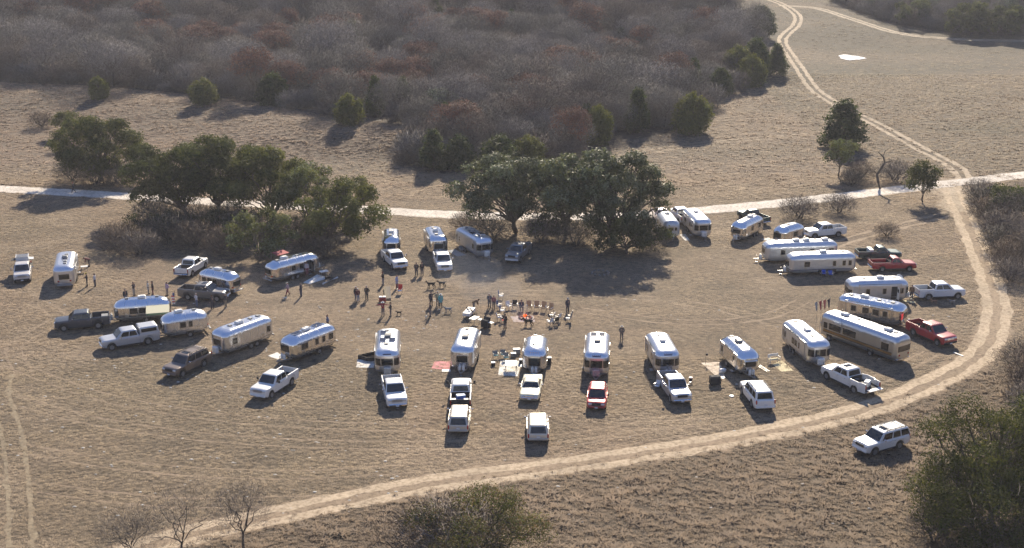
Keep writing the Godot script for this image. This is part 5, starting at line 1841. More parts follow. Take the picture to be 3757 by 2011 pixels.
func big_trees() -> void:
	var dk := [Color(0.075, 0.088, 0.034), Color(0.09, 0.102, 0.039), Color(0.058, 0.07, 0.029)]
	var gr := [Color(0.11, 0.12, 0.042), Color(0.09, 0.102, 0.037), Color(0.13, 0.134, 0.05)]
	var pale := [Color(0.14, 0.165, 0.1), Color(0.12, 0.14, 0.08), Color(0.17, 0.19, 0.115)]
	var shiny := {"leaf_mat": M.leaf_shiny}
	oak("oak_tree", "large spreading evergreen oak above the white road, leftmost of the big oaks", "oak", [-69.3, 212.6], [-7.4, 7.2, 0.6, 11.0, -5.5, 5.5], 20, 1, dk + gr, {"trunk": 0.4, "lobe": 0.34})
	oak("oak_tree", "small round oak on the rise behind the leftmost big oak", "oak", [-87.5, 249.6], [-2.2, 2.2, 1.4, 4.8, -2, 2], 7, 2, gr, {"trunk": 0.14, "lobe": 0.5})
	oak("oak_tree", "dark dense oak by the white road, left one of the roadside clump", "oak", [-49.4, 190.5], [-8.6, 4.0, 0.8, 10.8, -5, 5], 19, 3, dk, {"trunk": 0.36})
	oak("oak_tree", "dark tall oak with a forked black trunk against the white road", "oak", [-44.6, 189.3], [-5.0, 7.0, 2.0, 12.4, -5, 5], 18, 4, dk + gr, {"trunk": 0.36})
	oak("oak_tree", "olive green oak in the middle of the roadside clump", "oak", [-35.4, 185.7], [-6.2, 4.6, 1.0, 11.6, -4.5, 4.5], 18, 5, gr, {"trunk": 0.3})
	oak("oak_tree", "thin grey green oak leaning right, half bare, in the roadside clump", "oak", [-30.4, 182.0], [-3.4, 6.4, 1.8, 10.0, -4, 4], 13, 6, pale + gr, {"trunk": 0.26, "twigs": 500})
	oak("oak_tree", "low bright oak over the dark shrub behind the trailer with the red awning", "oak", [-26.9, 172.0], [-1.8, 9.0, 1.0, 10.0, -4, 4], 17, 7, gr, {"trunk": 0.26})
	var under := [Color(0.05, 0.056, 0.026), Color(0.065, 0.07, 0.034), Color(0.08, 0.078, 0.045)]
	for q in [[-50.5, 178.0, 4.6, "dark evergreen undergrowth at the left foot of the roadside clump"], [-44.5, 177.5, 5.0, "dark evergreen undergrowth below the forked oak"], [-39.0, 180.0, 4.6, "dark evergreen undergrowth in the middle of the roadside clump"], [-27.5, 176.5, 3.6, "dark evergreen undergrowth behind the low bright oak"], [5.0, 176.5, 3.6, "dark evergreen undergrowth between the central oaks"]]:
		oak("evergreen_bush", q[3], "bush", [q[0], q[1]], [-q[2], q[2], 0.1, 3.6, -2.6, 2.6], 12, 90 + int(absf(q[0])), under, {"trunk": 0.1, "dense": 16.0, "twigs": 500})
	oak("oak_tree", "small oak at the right end of the roadside clump", "oak", [-23.4, 186.0], [-2.2, 2.4, 2.2, 6.8, -2, 2], 6, 8, gr, {"trunk": 0.16, "lobe": 0.5})
	oak("oak_tree", "low bushy oak directly behind the parked trailers on the left", "oak", [-33.9, 166.5], [-5.0, 5.4, 0.3, 7.0, -3, 3], 16, 9, gr + pale, {"trunk": 0.18, "twigs": 260})
	oak("oak_tree", "silvery topped oak with an open crown behind the middle trailer", "oak", [0.6, 179.4], [-8.8, 5.8, 2.2, 11.4, -5.5, 5.5], 22, 10, pale + dk, {"trunk": 0.42, "leaf_mat": M.leaf_shiny, "lobe": 0.3})
	oak("oak_tree", "middle one of the three large oaks in the centre of the picture", "oak", [7.6, 178.0], [-4.6, 5.0, 2.2, 12.0, -5, 5], 16, 11, gr + pale, {"trunk": 0.36, "leaf_mat": M.leaf_shiny})
	oak("oak_tree", "tallest oak, dense and dark, right one of the three large oaks", "oak", [14.2, 174.5], [-6.2, 7.2, 1.2, 13.4, -5.5, 5.5], 27, 12, dk + pale, {"trunk": 0.5, "leaf_mat": M.leaf_shiny, "lobe": 0.3})
	oak("oak_tree", "low front bough of oak sweeping to the ground over the dark shade", "oak", [15.6, 169.5], [-5.4, 5.4, 0.3, 4.8, -3, 3], 13, 13, dk, {"trunk": 0.3})
	oak("oak_tree", "slender pale green oak below the lone ragged cedar", "oak", [55.8, 215.5], [-2.5, 2.6, 2.0, 6.6, -2, 2], 7, 14, gr + pale, {"trunk": 0.16, "lobe": 0.5})
	oak("oak_tree", "small oak on a single trunk beside the road junction", "oak", [64.7, 197.7], [-2.6, 2.5, 1.7, 6.4, -2.2, 2.2], 8, 15, gr + dk, {"trunk": 0.15, "lobe": 0.45})
	oak("oak_tree", "broad olive oak rising into the bottom edge of the picture, its left half bare", "oak", [-3.0, 85.0], [-4.0, 5.6, 1.4, 6.6, -4.5, 4.5], 14, 16, gr + [Color(0.13, 0.11, 0.05), Color(0.15, 0.1, 0.06)], {"trunk": 0.24, "lobe": 0.28, "leaf": 0.085, "dense": 62.0, "twigs": 3200, "twig_x": -2.4})
	var br := [Color(0.075, 0.085, 0.026), Color(0.055, 0.066, 0.024), Color(0.1, 0.1, 0.03)]
	oak("oak_tree", "huge dark evergreen at the lower right corner, the top one of the thicket", "oak", [38.6, 93.6], [-5.6, 6.5, 0.8, 10.6, -5, 5], 28, 17, br, {"trunk": 0.34, "leaf": 0.1, "dense": 44.0, "lobe": 0.3, "twigs": 900})
	oak("oak_tree", "dark evergreen shrub tree at the front left of the lower right thicket", "oak", [34.2, 91.0], [-3.0, 3.2, 0.2, 7.2, -3, 3], 18, 18, br, {"trunk": 0.2, "leaf": 0.09, "dense": 46.0, "lobe": 0.42, "twigs": 500})
	oak("oak_tree", "dark evergreen at the bottom right edge, lowest of the thicket", "oak", [36.6, 87.0], [-4.6, 5.5, 0.2, 7.4, -3.5, 3.5], 24, 19, br, {"trunk": 0.2, "leaf": 0.09, "dense": 46.0, "twigs": 700})
	oak("oak_tree", "dark evergreen against the right edge, rightmost of the lower right thicket", "oak", [43.5, 95.5], [-4.0, 5.5, 0.5, 9.0, -3.5, 3.5], 20, 23, br, {"trunk": 0.24, "leaf": 0.1, "dense": 44.0, "twigs": 400})
	oak("oak_tree", "small evergreen at the right edge below the junction", "oak", [74.0, 187.0], [-3.5, 4.0, 0.4, 5.2, -3, 3], 10, 24, dk, {"trunk": 0.16, "twigs": 600})
	oak("oak_tree", "tall evergreen clump beyond the far field, left of a pair at upper right", "oak", [140.5, 401.0], [-7, 6, 0.6, 9.5, -6, 6], 14, 20, gr + dk, {"trunk": 0.4, "leaf": 0.28, "dense": 16.0})
	oak("oak_tree", "tall evergreen clump beyond the far field, right of a pair at upper right", "oak", [150.0, 398.0], [-6, 6.5, 0.6, 9.5, -6, 6], 14, 21, gr + dk, {"trunk": 0.4, "leaf": 0.28, "dense": 16.0})
	oak("oak_tree", "olive oak at the left end of the tree line beyond the far field", "oak", [129.0, 420.0], [-6, 6, 0.6, 8.0, -5, 5], 12, 22, pale + gr, {"trunk": 0.35, "leaf": 0.28, "dense": 14.0})
	# leafless trees and shrubs
	var grey := [Color(0.15, 0.125, 0.11), Color(0.2, 0.175, 0.155), Color(0.12, 0.1, 0.09)]
	var brn := [Color(0.16, 0.115, 0.085), Color(0.13, 0.1, 0.08), Color(0.19, 0.15, 0.11)]
	for t in [[-25.0, 86.5, 6.2, 7.4, 51, "bare grey tree with two leaning trunks at the bottom left, middle of three"], [-20.6, 88.0, 6.4, 4.6, 52, "slim bare tree standing in front of the dirt road at the bottom, right of three"], [-28.6, 86.0, 5.0, 5.2, 53, "low bare tree at the bottom left, left of three"],
		[-8.6, 85.6, 4.8, 6.6, 54, "bare brown tree crowded against the broad olive oak at the bottom edge"], [37.8, 90.0, 6.0, 4.6, 55, "bare grey tree inside the lower right thicket"], [41.5, 88.5, 6.2, 5.0, 56, "bare grey tree at the bottom right edge of the thicket"], [47.5, 104.0, 6.0, 7.0, 57, "leafless brown tree on the right edge above the thicket"], [50.5, 119.0, 5.5, 7.0, 58, "leafless reddish tree on the right edge beside the bend of the dirt road"],
		[73.5, 182.0, 5.6, 8.0, 59, "bare grey tree on the right edge below the junction"], [67.5, 163.0, 5.0, 7.0, 60, "bare brown tree on the right edge, halfway down the dirt road"], [71.5, 171.0, 5.4, 8.0, 61, "bare tree between its neighbours along the right edge"], [77.0, 190.0, 5.0, 7.0, 62, "bare tree on the right edge nearest the junction"], [70.0, 166.5, 5.0, 8.0, 63, "bare brown tree on the right edge above the big bend of the dirt road"], [53.5, 123.0, 5.0, 7.0, 64, "dense leafless tree at the right edge above the lower right thicket"], [49.0, 111.0, 5.0, 7.0, 65, "low leafless tree just above the lower right thicket"]]:
		var m := bare_tree_meshes(t[4], t[2], t[3], 2600 if t[1] < 110.0 else 2200, 0.009 if t[1] < 110.0 else 0.016, brn if t[4] in [54, 58, 60] else grey)
		plant("leafless_tree", m, ["trunk", "twigs"], [M.bark, M.twig], [t[0], t[1]], 0.0, Vector3.ONE, t[5], "tree")
	# snag with a twisted trunk
	var g := thing("dead_tree", "dead tree with a black twisted S shaped trunk below the lone cedar", "tree", on_ground(60.6, 206.9))
	var mb := MB.new()
	mb.tube(PackedVector3Array([Vector3(0, -0.2, 0), Vector3(-0.5, 1.2, 0.1), Vector3(-0.75, 2.4, 0), Vector3(-0.2, 3.5, 0.1), Vector3(0.35, 4.4, 0), Vector3(0.0, 5.4, 0), Vector3(-0.9, 6.2, 0.1)]), PackedFloat32Array([0.26, 0.24, 0.2, 0.2, 0.17, 0.12, 0.04]), 7)
	part("trunk", mb, M.bark, g)
	mb = MB.new()
	var rng := RandomNumberGenerator.new()
	rng.seed = 8
	limb(mb, Vector3(0.35, 4.3, 0), Vector3(2.0, 4.9, 0.4), 0.1, 0.02, rng)
	limb(mb, Vector3(0.0, 5.3, 0), Vector3(0.9, 6.8, -0.2), 0.08, 0.02, rng)
	limb(mb, Vector3(-0.7, 2.4, 0), Vector3(-1.6, 3.3, 0.2), 0.07, 0.02, rng)
	part("limbs", mb, M.bark, g)
	# shrubs
	var bush := []
	var dim := [Color(0.09, 0.08, 0.07), Color(0.07, 0.065, 0.055), Color(0.11, 0.1, 0.085)]
	for i in 3:
		rng.seed = 300 + i
		var wood := MB.new()
		for k in 6:
			var a := TAU * k / 6.0
			limb(wood, Vector3(0, -0.1, 0), Vector3(cos(a) * 0.9, 1.1, sin(a) * 0.9), 0.05, 0.02, rng)
		var tw := MB.new()
		twig_cloud(tw, Vector3(0, 0.75, 0), Vector3(1.5, 0.95, 1.4), 2200, 0.011, rng, [grey, dim, brn][i], Vector3.ZERO, 0.42)
		bush.append([wood.mesh(), tw.mesh(true)])
	var edge := [[74.5, 200.0, 1.9], [73.0, 193.0, 2.2], [71.0, 186.5, 2.1], [70.2, 178.5, 2.3], [67.0, 170.5, 2.1], [65.6, 163.5, 2.0], [63.6, 157.0, 1.8], [54.4, 126.5, 1.9], [52.2, 120.5, 2.0], [50.2, 114.5, 1.9], [47.4, 108.0, 1.8]]
	for i in edge.size():
		plant("leafless_shrub", bush[i % 3], ["stems", "twigs"], [M.bark, M.twig], [edge[i][0], edge[i][1]], i * 1.3, Vector3.ONE * edge[i][2], "dark leafless scrub along the right edge of the picture outside the dirt road", "shrub", "scrub along the right edge")
	for b in [[-54.5, 172.0, 2.4, "grey leafless thicket at the left foot of the roadside oaks"], [-50.9, 169.2, 2.2, "pale grey bramble in front of the roadside oaks, nearest the parked white pickup"], [-48.1, 175.0, 2.6, "dark leafless thicket below the left dark oak"], [-44.2, 172.5, 2.4, "grey thicket below the forked oak"], [-39.6, 170.0, 2.3, "grey thicket left of the low bushy oak"], [-52.5, 184.0, 2.6, "tall grey brush under the left dark oak"], [-38.4, 177.5, 2.5, "dark brush behind the low bushy oak"], [-46.0, 180.5, 2.6, "dark brush in the shade of the roadside clump"], [-42.0, 183.0, 2.4, "brush between the two dark oaks by the white road"], [-31.5, 177.0, 2.2, "dark brush beneath the leaning grey green oak"], [-25.2, 167.6, 1.8, "dark shrub right of the trailer with the red awning"], [-28.5, 171.5, 1.8, "brown brush behind the trailer with the red awning"],
		[43.2, 188.0, 2.2, "rounded grey shrub beside the white road, left of a pair"], [50.0, 191.5, 1.9, "rounded grey shrub beside the white road, right of a pair"], [53.6, 178.1, 1.3, "low grey shrub beside the faint track to the junction"], [58.8, 213.5, 2.0, "reddish leafless shrub between the slender oak and the dead tree"], [64.4, 212.0, 2.3, "grey leafless shrub right of the dead tree"], [56.6, 209.5, 1.6, "dark shrub at the foot of the slender pale oak"], [61.5, 236.5, 1.6, "grey brush at the foot of the lone ragged cedar"],
		[-65.0, 209.5, 2.2, "dark brush at the right foot of the leftmost big oak"], [-74.1, 213.0, 2.4, "dark brush at the left foot of the leftmost big oak"], [-69.5, 210.0, 2.2, "dark brush right under the leftmost big oak"], [-95.0, 258.0, 2.0, "grey leafless shrub on the rise at the left edge"], [-84.0, 236.0, 1.4, "low grey shrub on the rise left of the leftmost big oak"], [-22.5, 262.0, 1.6, "grey shrub at the right end of the grass rise"], [-19.0, 225.5, 1.5, "grey shrub by the left corner of the wood"], [-2.8, 176.5, 2.2, "dark brush under the silvery topped oak"], [4.0, 175.5, 2.3, "brown brush between the silvery topped oak and the middle oak"], [9.0, 173.5, 2.2, "dark brush under the middle oak"], [-6.5, 181.0, 1.8, "brown brush behind the middle trailer"], [19.5, 172.5, 1.9, "dark brush under the tallest oak, right side"],
		[33.2, 90.5, 1.7, "grey bramble at the left foot of the lower right thicket"], [36.2, 87.0, 1.6, "grey bramble low in the lower right corner"], [-3.2, 84.8, 1.6, "grey brush below the broad olive oak at the bottom"]]:
		var k: int = 1 if "dark" in b[3] else int(absf(b[0]) * 7.0) % 2 * 2
		plant("leafless_shrub", bush[k], ["stems", "twigs"], [M.bark, M.twig], [b[0], b[1]], b[0], Vector3(b[2], b[2] * 0.95, b[2]) * 0.95, b[3], "shrub")

func box_part(called: String, parent: Node, at: Vector3, s: Vector3, m: Material, r := 0.01, b := Basis()) -> MeshInstance3D:
	var mb := MB.new()
	mb.box(at, s, b, r)
	return part(called, mb, m, parent)

const PANO := [["f", -0.6, 0.6, 1.25, 2.0], ["f", 0.7, 1.21, 1.25, 2.0], ["f", -1.21, -0.7, 1.25, 2.0]]

func trailers() -> void:
	var W := func(list: Array, front := "pano", back := true) -> Array:
		var out := list.duplicate()
		if front == "pano":
			out.append_array(PANO)
		elif front == "one":
			out.append(["f", -0.58, 0.58, 1.2, 1.9])
		if back:
			out.append(["b", -0.62, 0.62, 1.25, 1.9])
		return out
	var box := {"gas": "box"}
	# left part of the ring
	trailer("travel_trailer", "silver trailer seen from behind at far left, single dark rear window, beside the flatbed truck", "trailer", [-57.04, 157.8, 105], {"L": 7.9, "W": 2.6, "H": 2.9, "skin": M.satin, "windows": W.call([["r", 0.5, 1.3, 1.25, 1.9], ["r", -2.4, -1.6, 1.25, 1.9], ["l", 0.4, 1.4, 1.25, 1.9], ["l", -2.2, -1.4, 1.25, 1.9]]), "door": 2.1, "awning": M.white_plastic, "vents": [1.6, -1.5, -2.4], "ac": [0.2], "ac_mat": M.grey_plastic, "solar": []})
	trailer("travel_trailer", "polished trailer with an open awning, hitched to the dark blue pickup", "trailer", [-43.03, 142.38, -166], {"L": 6.4, "W": 2.44, "H": 2.74, "R": 0.86, "corner": 0.9, "slope": 1.7, "skin": M.polished, "windows": W.call([["l", 0.55, 1.4, 1.25, 1.9], ["l", -0.55, 0.4, 1.25, 1.9], ["l", -1.5, -0.8, 1.25, 1.9], ["l", -2.3, -1.65, 1.25, 1.9]], "one"), "axles": [0.0], "vents": [1.7, -1.7]})
	trailer("travel_trailer", "small rounded trailer with its front hatch open, hitched to the silver pickup with a topper", "trailer", [-37.0, 137.52, -153], {"L": 5.2, "W": 2.44, "H": 2.74, "R": 0.86, "corner": 0.95, "slope": 1.6, "skin": M.aluminium, "windows": [["l", 0.1, 0.75, 1.25, 1.9], ["l", -0.62, -0.22, 1.25, 1.9], ["f", -0.75, 0.75, 1.05, 1.75], ["b", -0.5, 0.5, 1.25, 1.7]], "ac": [0.55], "vents": [-1.2]})
	trailer("travel_trailer", "short rounded trailer behind the grey pickup, its rear window turned to the camera", "trailer", [-36.4, 153.3, 150], {"L": 5.6, "W": 2.44, "H": 2.74, "R": 0.86, "corner": 0.9, "slope": 1.6, "skin": M.polished, "windows": W.call([["l", 1.1, 1.8, 1.25, 1.9], ["l", 0.2, 0.9, 1.25, 1.9], ["l", -0.6, 0.0, 1.25, 1.9], ["b", -0.65, 0.65, 1.15, 1.72]], "one", false), "vents": [1.4, -1.3], "ac": [0.2]})
	trailer("travel_trailer", "polished trailer with a red awning and a person in its open door", "trailer", [-28.32, 159.08, 46], {"L": 7.6, "W": 2.44, "H": 2.74, "R": 0.86, "corner": 0.85, "slope": 1.6, "skin": M.polished, "windows": W.call([["r", -1.0, -0.35, 1.25, 1.9], ["r", 0.25, 0.9, 1.25, 1.9], ["r", 2.35, 2.75, 1.25, 1.9]], "one"), "door": 1.75, "door_open": true, "leaf": M.seam, "ac": [-1.2], "vents": [0.7, -2.4], "axles": [0.36, -0.44]})
	trailer("travel_trailer", "long silver trailer with two dark side windows, behind the brown wagon", "trailer", [-29.65, 133.64, -127], {"L": 7.2, "skin": M.aluminium, "windows": W.call([["l", 1.9, 2.5, 1.25, 1.9], ["l", -2.9, -2.4, 1.25, 1.9]], "one"), "awning": M.white_plastic, "awning_side": 1.0, "vents": [1.6, -1.3, -2.4], "ac": [0.4]}.merged(box))
	trailer("travel_trailer", "mirror polished trailer with four small side windows, above the white pickup that stands alone", "trailer", [-22.09, 131.65, -127], {"L": 6.9, "W": 2.44, "H": 2.74, "R": 0.86, "corner": 0.8, "slope": 1.5, "skin": M.polished, "windows": W.call([["l", 1.3, 2.2, 1.25, 1.9], ["l", -0.3, 0.15, 1.25, 1.9], ["l", -1.3, -0.9, 1.25, 1.9], ["l", -2.5, -1.9, 1.25, 1.9]], "one"), "axles": [0.0], "ac": [0.3], "vents": [], "solar": [[1.7, 0.0], [-1.5, 0.2]]})
	# back row
	trailer("travel_trailer", "silver trailer behind the left one of two white pickups facing the camera", "trailer", [-16.56, 170.78, -85], {"L": 6.0, "W": 2.44, "H": 2.74, "R": 0.86, "skin": M.polished, "windows": W.call([["r", 0.3, 1.1, 1.25, 1.9], ["l", 0.3, 1.1, 1.25, 1.9]], "one"), "awning": M.white_plastic})
	trailer("travel_trailer", "silver trailer behind the right one of two white pickups facing the camera", "trailer", [-10.52, 170.98, -79], {"L": 6.5, "skin": M.polished, "windows": W.call([["r", 0.3, 1.1, 1.25, 1.9], ["l", 0.3, 1.1, 1.25, 1.9]], "one"), "awning": M.white_plastic, "vents": [1.8, -1.6]})
	trailer("travel_trailer", "silver trailer with wraparound front windows beside the left one of the large oaks", "trailer", [-5.21, 170.49, -63], {"L": 7.6, "skin": M.satin, "windows": W.call([["r", 2.2, 2.75, 1.25, 1.9], ["r", -3.0, -2.65, 1.25, 1.9], ["r", -2.1, -1.85, 1.65, 1.8], ["r", -2.1, -1.85, 1.3, 1.45]]), "awning": M.seam, "solar": [[0.7, 0.45], [1.4, -0.45]], "ac": [-0.7], "ac_mat": M.grey_plastic, "vents": [2.3, -2.2], "axles": [0.38, -0.46]}.merged(box))
	trailer("travel_trailer", "grey trailer with a rounded roof, nearest to the large oaks in the back right row", "trailer", [22.45, 179.6, -86], {"L": 6.0, "W": 2.44, "H": 2.74, "R": 0.86, "corner": 0.6, "slope": 1.0, "skin": M.dull, "windows": [["f", -0.25, 0.5, 1.3, 1.75], ["f", -0.75, -0.42, 1.3, 1.75], ["r", 0.2, 1.0, 1.25, 1.9], ["r", -1.6, -0.8, 1.25, 1.9], ["l", 0.2, 1.0, 1.25, 1.9]], "ac": [-0.9], "vents": [0.6]})
	trailer("travel_trailer", "silver trailer with wraparound windows and white gas box, second in the back right row", "trailer", [26.69, 180.45, -82], {"L": 7.3, "skin": M.satin, "windows": W.call([["r", 0.8, 1.4, 1.25, 1.9], ["r", -1.9, -1.0, 1.25, 1.9]]), "awning": M.seam, "ac": [-0.6], "vents": [1.6, -2.2], "door": 2.2}.merged(box))
	trailer("travel_trailer", "polished trailer with a wide dark front window in front of the dark green pickup", "trailer", [33.64, 178.27, -126], {"L": 6.7, "W": 2.44, "H": 2.74, "R": 0.86, "corner": 0.8, "slope": 1.5, "skin": M.polished, "windows": [["f", -0.95, 0.95, 1.2, 1.75], ["l", 0.5, 1.2, 1.25, 1.9], ["l", -1.8, -1.1, 1.25, 1.9]], "ac": [-0.8], "vents": [-2.2]})
	trailer("travel_trailer", "smallest polished trailer, half hidden behind the two long trailers at right", "trailer", [38.9, 174.9, -140], {"L": 5.0, "W": 2.44, "H": 2.74, "R": 0.86, "corner": 0.95, "slope": 1.7, "skin": M.polished, "windows": W.call([["l", -0.4, 0.5, 1.25, 1.9], ["r", -0.4, 0.5, 1.25, 1.9]], "one"), "ac": [], "vents": [0.2]})
	# right part
	trailer("travel_trailer", "longest silver trailer, upper one of the long pair at right", "trailer", [38.6, 166.4, -173], {"L": 10.0, "W": 2.46, "H": 2.76, "corner": 0.65, "skin": M.brushed, "windows": W.call([["l", 2.4, 3.0, 1.25, 1.9], ["l", -1.6, -1.0, 1.25, 1.9], ["l", -3.0, -2.7, 1.25, 1.9], ["l", -4.3, -3.6, 1.25, 1.9]], "one"), "ac": [0.6, -0.8, -3.4], "vents": [3.2, -2.2], "axles": [0.8, 0.0, -0.8]})
	trailer("travel_trailer", "long silver trailer with a dark stripe and blue chairs, lower of the long pair", "trailer", [40.18, 160.89, -173], {"L": 8.9, "W": 2.46, "H": 2.76, "corner": 0.65, "skin": M.brushed, "rail": M.dark_blue, "windows": W.call([["l", 1.9, 2.6, 1.25, 1.9], ["l", -1.6, -1.2, 1.25, 1.9], ["l", -2.9, -2.5, 1.25, 1.9], ["l", -3.7, -3.3, 1.25, 1.9]], "one"), "ac": [-0.2], "vents": [2.4, -2.9], "axles": [0.8, 0.0, -0.8]})
	var t17 := trailer("travel_trailer", "silver trailer with its white door open and a satellite dish behind it", "trailer", [44.33, 149.52, 5], {"L": 7.4, "skin": M.brushed, "windows": W.call([["r", -1.7, -1.25, 1.25, 1.9], ["r", 0.35, 0.8, 1.25, 1.9], ["r", 2.5, 2.95, 1.25, 1.9], ["b", 0.62, 1.15, 1.25, 1.8]]), "door": 1.8, "door_open": true, "awning": M.seam, "ac": [0.4], "vents": [-1.6, 2.2]})
	t17.set_meta("group", "silver trailers parked at the right side of the ring")
	t17.remove_meta("group")
	trailer("travel_trailer", "mirror polished trailer hitched to the red pickup at right, next to the motorhome", "trailer", [41.86, 141.99, -35], {"L": 7.9, "W": 2.46, "H": 2.76, "corner": 0.85, "slope": 1.5, "skin": M.polished, "windows": W.call([["r", -2.1, -1.5, 1.25, 1.9], ["r", -0.7, 0.0, 1.25, 1.9], ["r", 0.5, 1.2, 1.25, 1.9], ["r", 1.7, 2.2, 1.25, 1.9]], "one"), "ac": [-1.0], "vents": [-2.6, 0.8, 2.4], "awning": M.seam})
	motorhome()
	# front row
	var t20 := trailer("travel_trailer", "silver trailer with five dark side windows, behind the white dual wheel pickup", "trailer", [31.75, 131.2, -79], {"L": 7.9, "skin": M.satin, "windows": W.call([["r", -3.1, -2.8, 1.25, 1.9], ["r", -2.6, -2.3, 1.25, 1.9], ["r", -0.6, 0.0, 1.25, 1.9], ["r", 0.15, 0.75, 1.25, 1.9], ["r", 1.1, 1.4, 1.25, 1.9]]), "awning": M.seam, "ac": [0.3], "vents": [2.0, -1.5, -2.6]}.merged(box))
	trailer("travel_trailer", "polished trailer with a raised front visor, between the white wagon and the patterned mat", "trailer", [23.95, 127.5, -77], {"L": 6.2, "W": 2.44, "H": 2.74, "R": 0.86, "corner": 0.85, "slope": 1.5, "skin": M.polished, "windows": W.call([["r", -1.9, -1.45, 1.25, 1.9], ["l", 0.2, 0.9, 1.25, 1.9]], "one"), "awning": M.seam, "door": 1.5, "ac": [-0.3], "ac_mat": M.grey_plastic, "vents": [-1.9],
		"extra": [func(g, _s, _e, _r): box_part("visor", g, Vector3(2.95, 1.92, 0), Vector3(0.7, 0.03, 1.4), M.white_plastic, 0.01, Basis(Vector3(0, 0, 1), -0.25))]})
	trailer("travel_trailer", "silver trailer with bicycles on its tongue, behind the pale silver pickup facing the camera", "trailer", [15.84, 127.85, -85], {"L": 6.6, "skin": M.satin, "windows": W.call([["r", 0.6, 1.3, 1.25, 1.9], ["r", -1.8, -1.0, 1.25, 1.9], ["l", 0.4, 1.2, 1.25, 1.9]]), "awning": M.white_plastic, "door": 1.7, "ac": [0.2], "vents": [-1.6, 1.7], "marker": 1.0, "name_plate": 1.0,
		"extra": [func(g, _s, _e, _r):
			for z in [-0.25, 0.1]:
				var mb := MB.new()
				for x in [3.55, 3.98]:
					var pts := PackedVector3Array()
					var rr := PackedFloat32Array()
					for k in 13:
						pts.append(Vector3(x + 0.3 * cos(TAU * k / 12.0) * 0.6, 1.15 + 0.3 * sin(TAU * k / 12.0), z)); rr.append(0.02)
					mb.tube(pts, rr, 5, false)
				mb.bar(Vector3(3.55, 1.15, z), Vector3(3.8, 1.5, z), 0.03, 0.03)
				mb.bar(Vector3(3.98, 1.15, z), Vector3(3.8, 1.5, z), 0.03, 0.03)
				mb.bar(Vector3(3.98, 1.6, z - 0.25), Vector3(3.98, 1.6, z + 0.25), 0.03, 0.03)
				part("bicycle_rack", mb, M.steel, g)]})
	trailer("travel_trailer", "silver trailer with wraparound windows and a pinkish gas box, behind the small red car", "trailer", [9.0, 127.66, -95], {"L": 7.2, "skin": M.satin, "windows": W.call([["r", 0.6, 1.4, 1.25, 1.9], ["l", 0.6, 1.4, 1.25, 1.9], ["l", -2.0, -1.2, 1.25, 1.9]]), "awning": M.white_plastic, "ac": [0.1], "ac_mat": M.grey_plastic, "vents": [-0.6, 1.2], "solar": [[-1.9, -0.45], [-1.9, 0.45]], "marker": 1.0, "name_plate": 1.0, "gas": "box", "gas_mat": mat(0.45, 0.27, 0.27, 0.6)})
	trailer("travel_trailer", "shortest front row trailer, dark front with a silver jack, behind the old cream sedan", "trailer", [2.51, 127.9, -94], {"L": 5.4, "W": 2.5, "H": 2.78, "R": 0.86, "corner": 0.85, "slope": 1.5, "skin": M.aluminium, "windows": [["f", -0.62, 0.62, 1.0, 1.85], ["l", -0.3, 0.6, 1.25, 1.9], ["r", -1.4, -0.7, 1.25, 1.9]], "door": 0.9, "ac": [], "vents": [1.0, -1.6], "marker": 1.0, "awning": M.white_plastic})
	trailer("travel_trailer", "silver trailer with one framed front window, behind the pickup with coolers in its bed", "trailer", [-4.92, 129.2, -95], {"L": 6.9, "skin": M.aluminium, "windows": W.call([["l", 0.5, 1.3, 1.25, 1.9], ["r", 0.5, 1.3, 1.25, 1.9], ["r", -2.0, -1.3, 1.25, 1.9]], "one"), "awning": M.white_plastic, "awning_side": -1.0, "ac": [0.4], "ac_mat": M.grey_plastic, "vents": [-2.2]})
	trailer("travel_trailer", "silver trailer with roof solar panels and a black folding screen, leftmost of the front row", "trailer", [-13.17, 128.49, -86], {"L": 7.6, "skin": M.satin, "windows": W.call([["l", 0.6, 1.4, 1.25, 1.9], ["r", 0.6, 1.4, 1.25, 1.9], ["r", -2.4, -1.7, 1.25, 1.9]]), "awning": M.white_plastic, "ac": [-0.6], "ac_mat": M.grey_plastic, "vents": [1.7, -2.4], "solar": [[0.6, -0.5], [0.6, 0.5], [-1.7, 0.5]], "gas": "box", "gas_mat": mat(0.4, 0.42, 0.42, 0.5), "name_plate": 1.0})

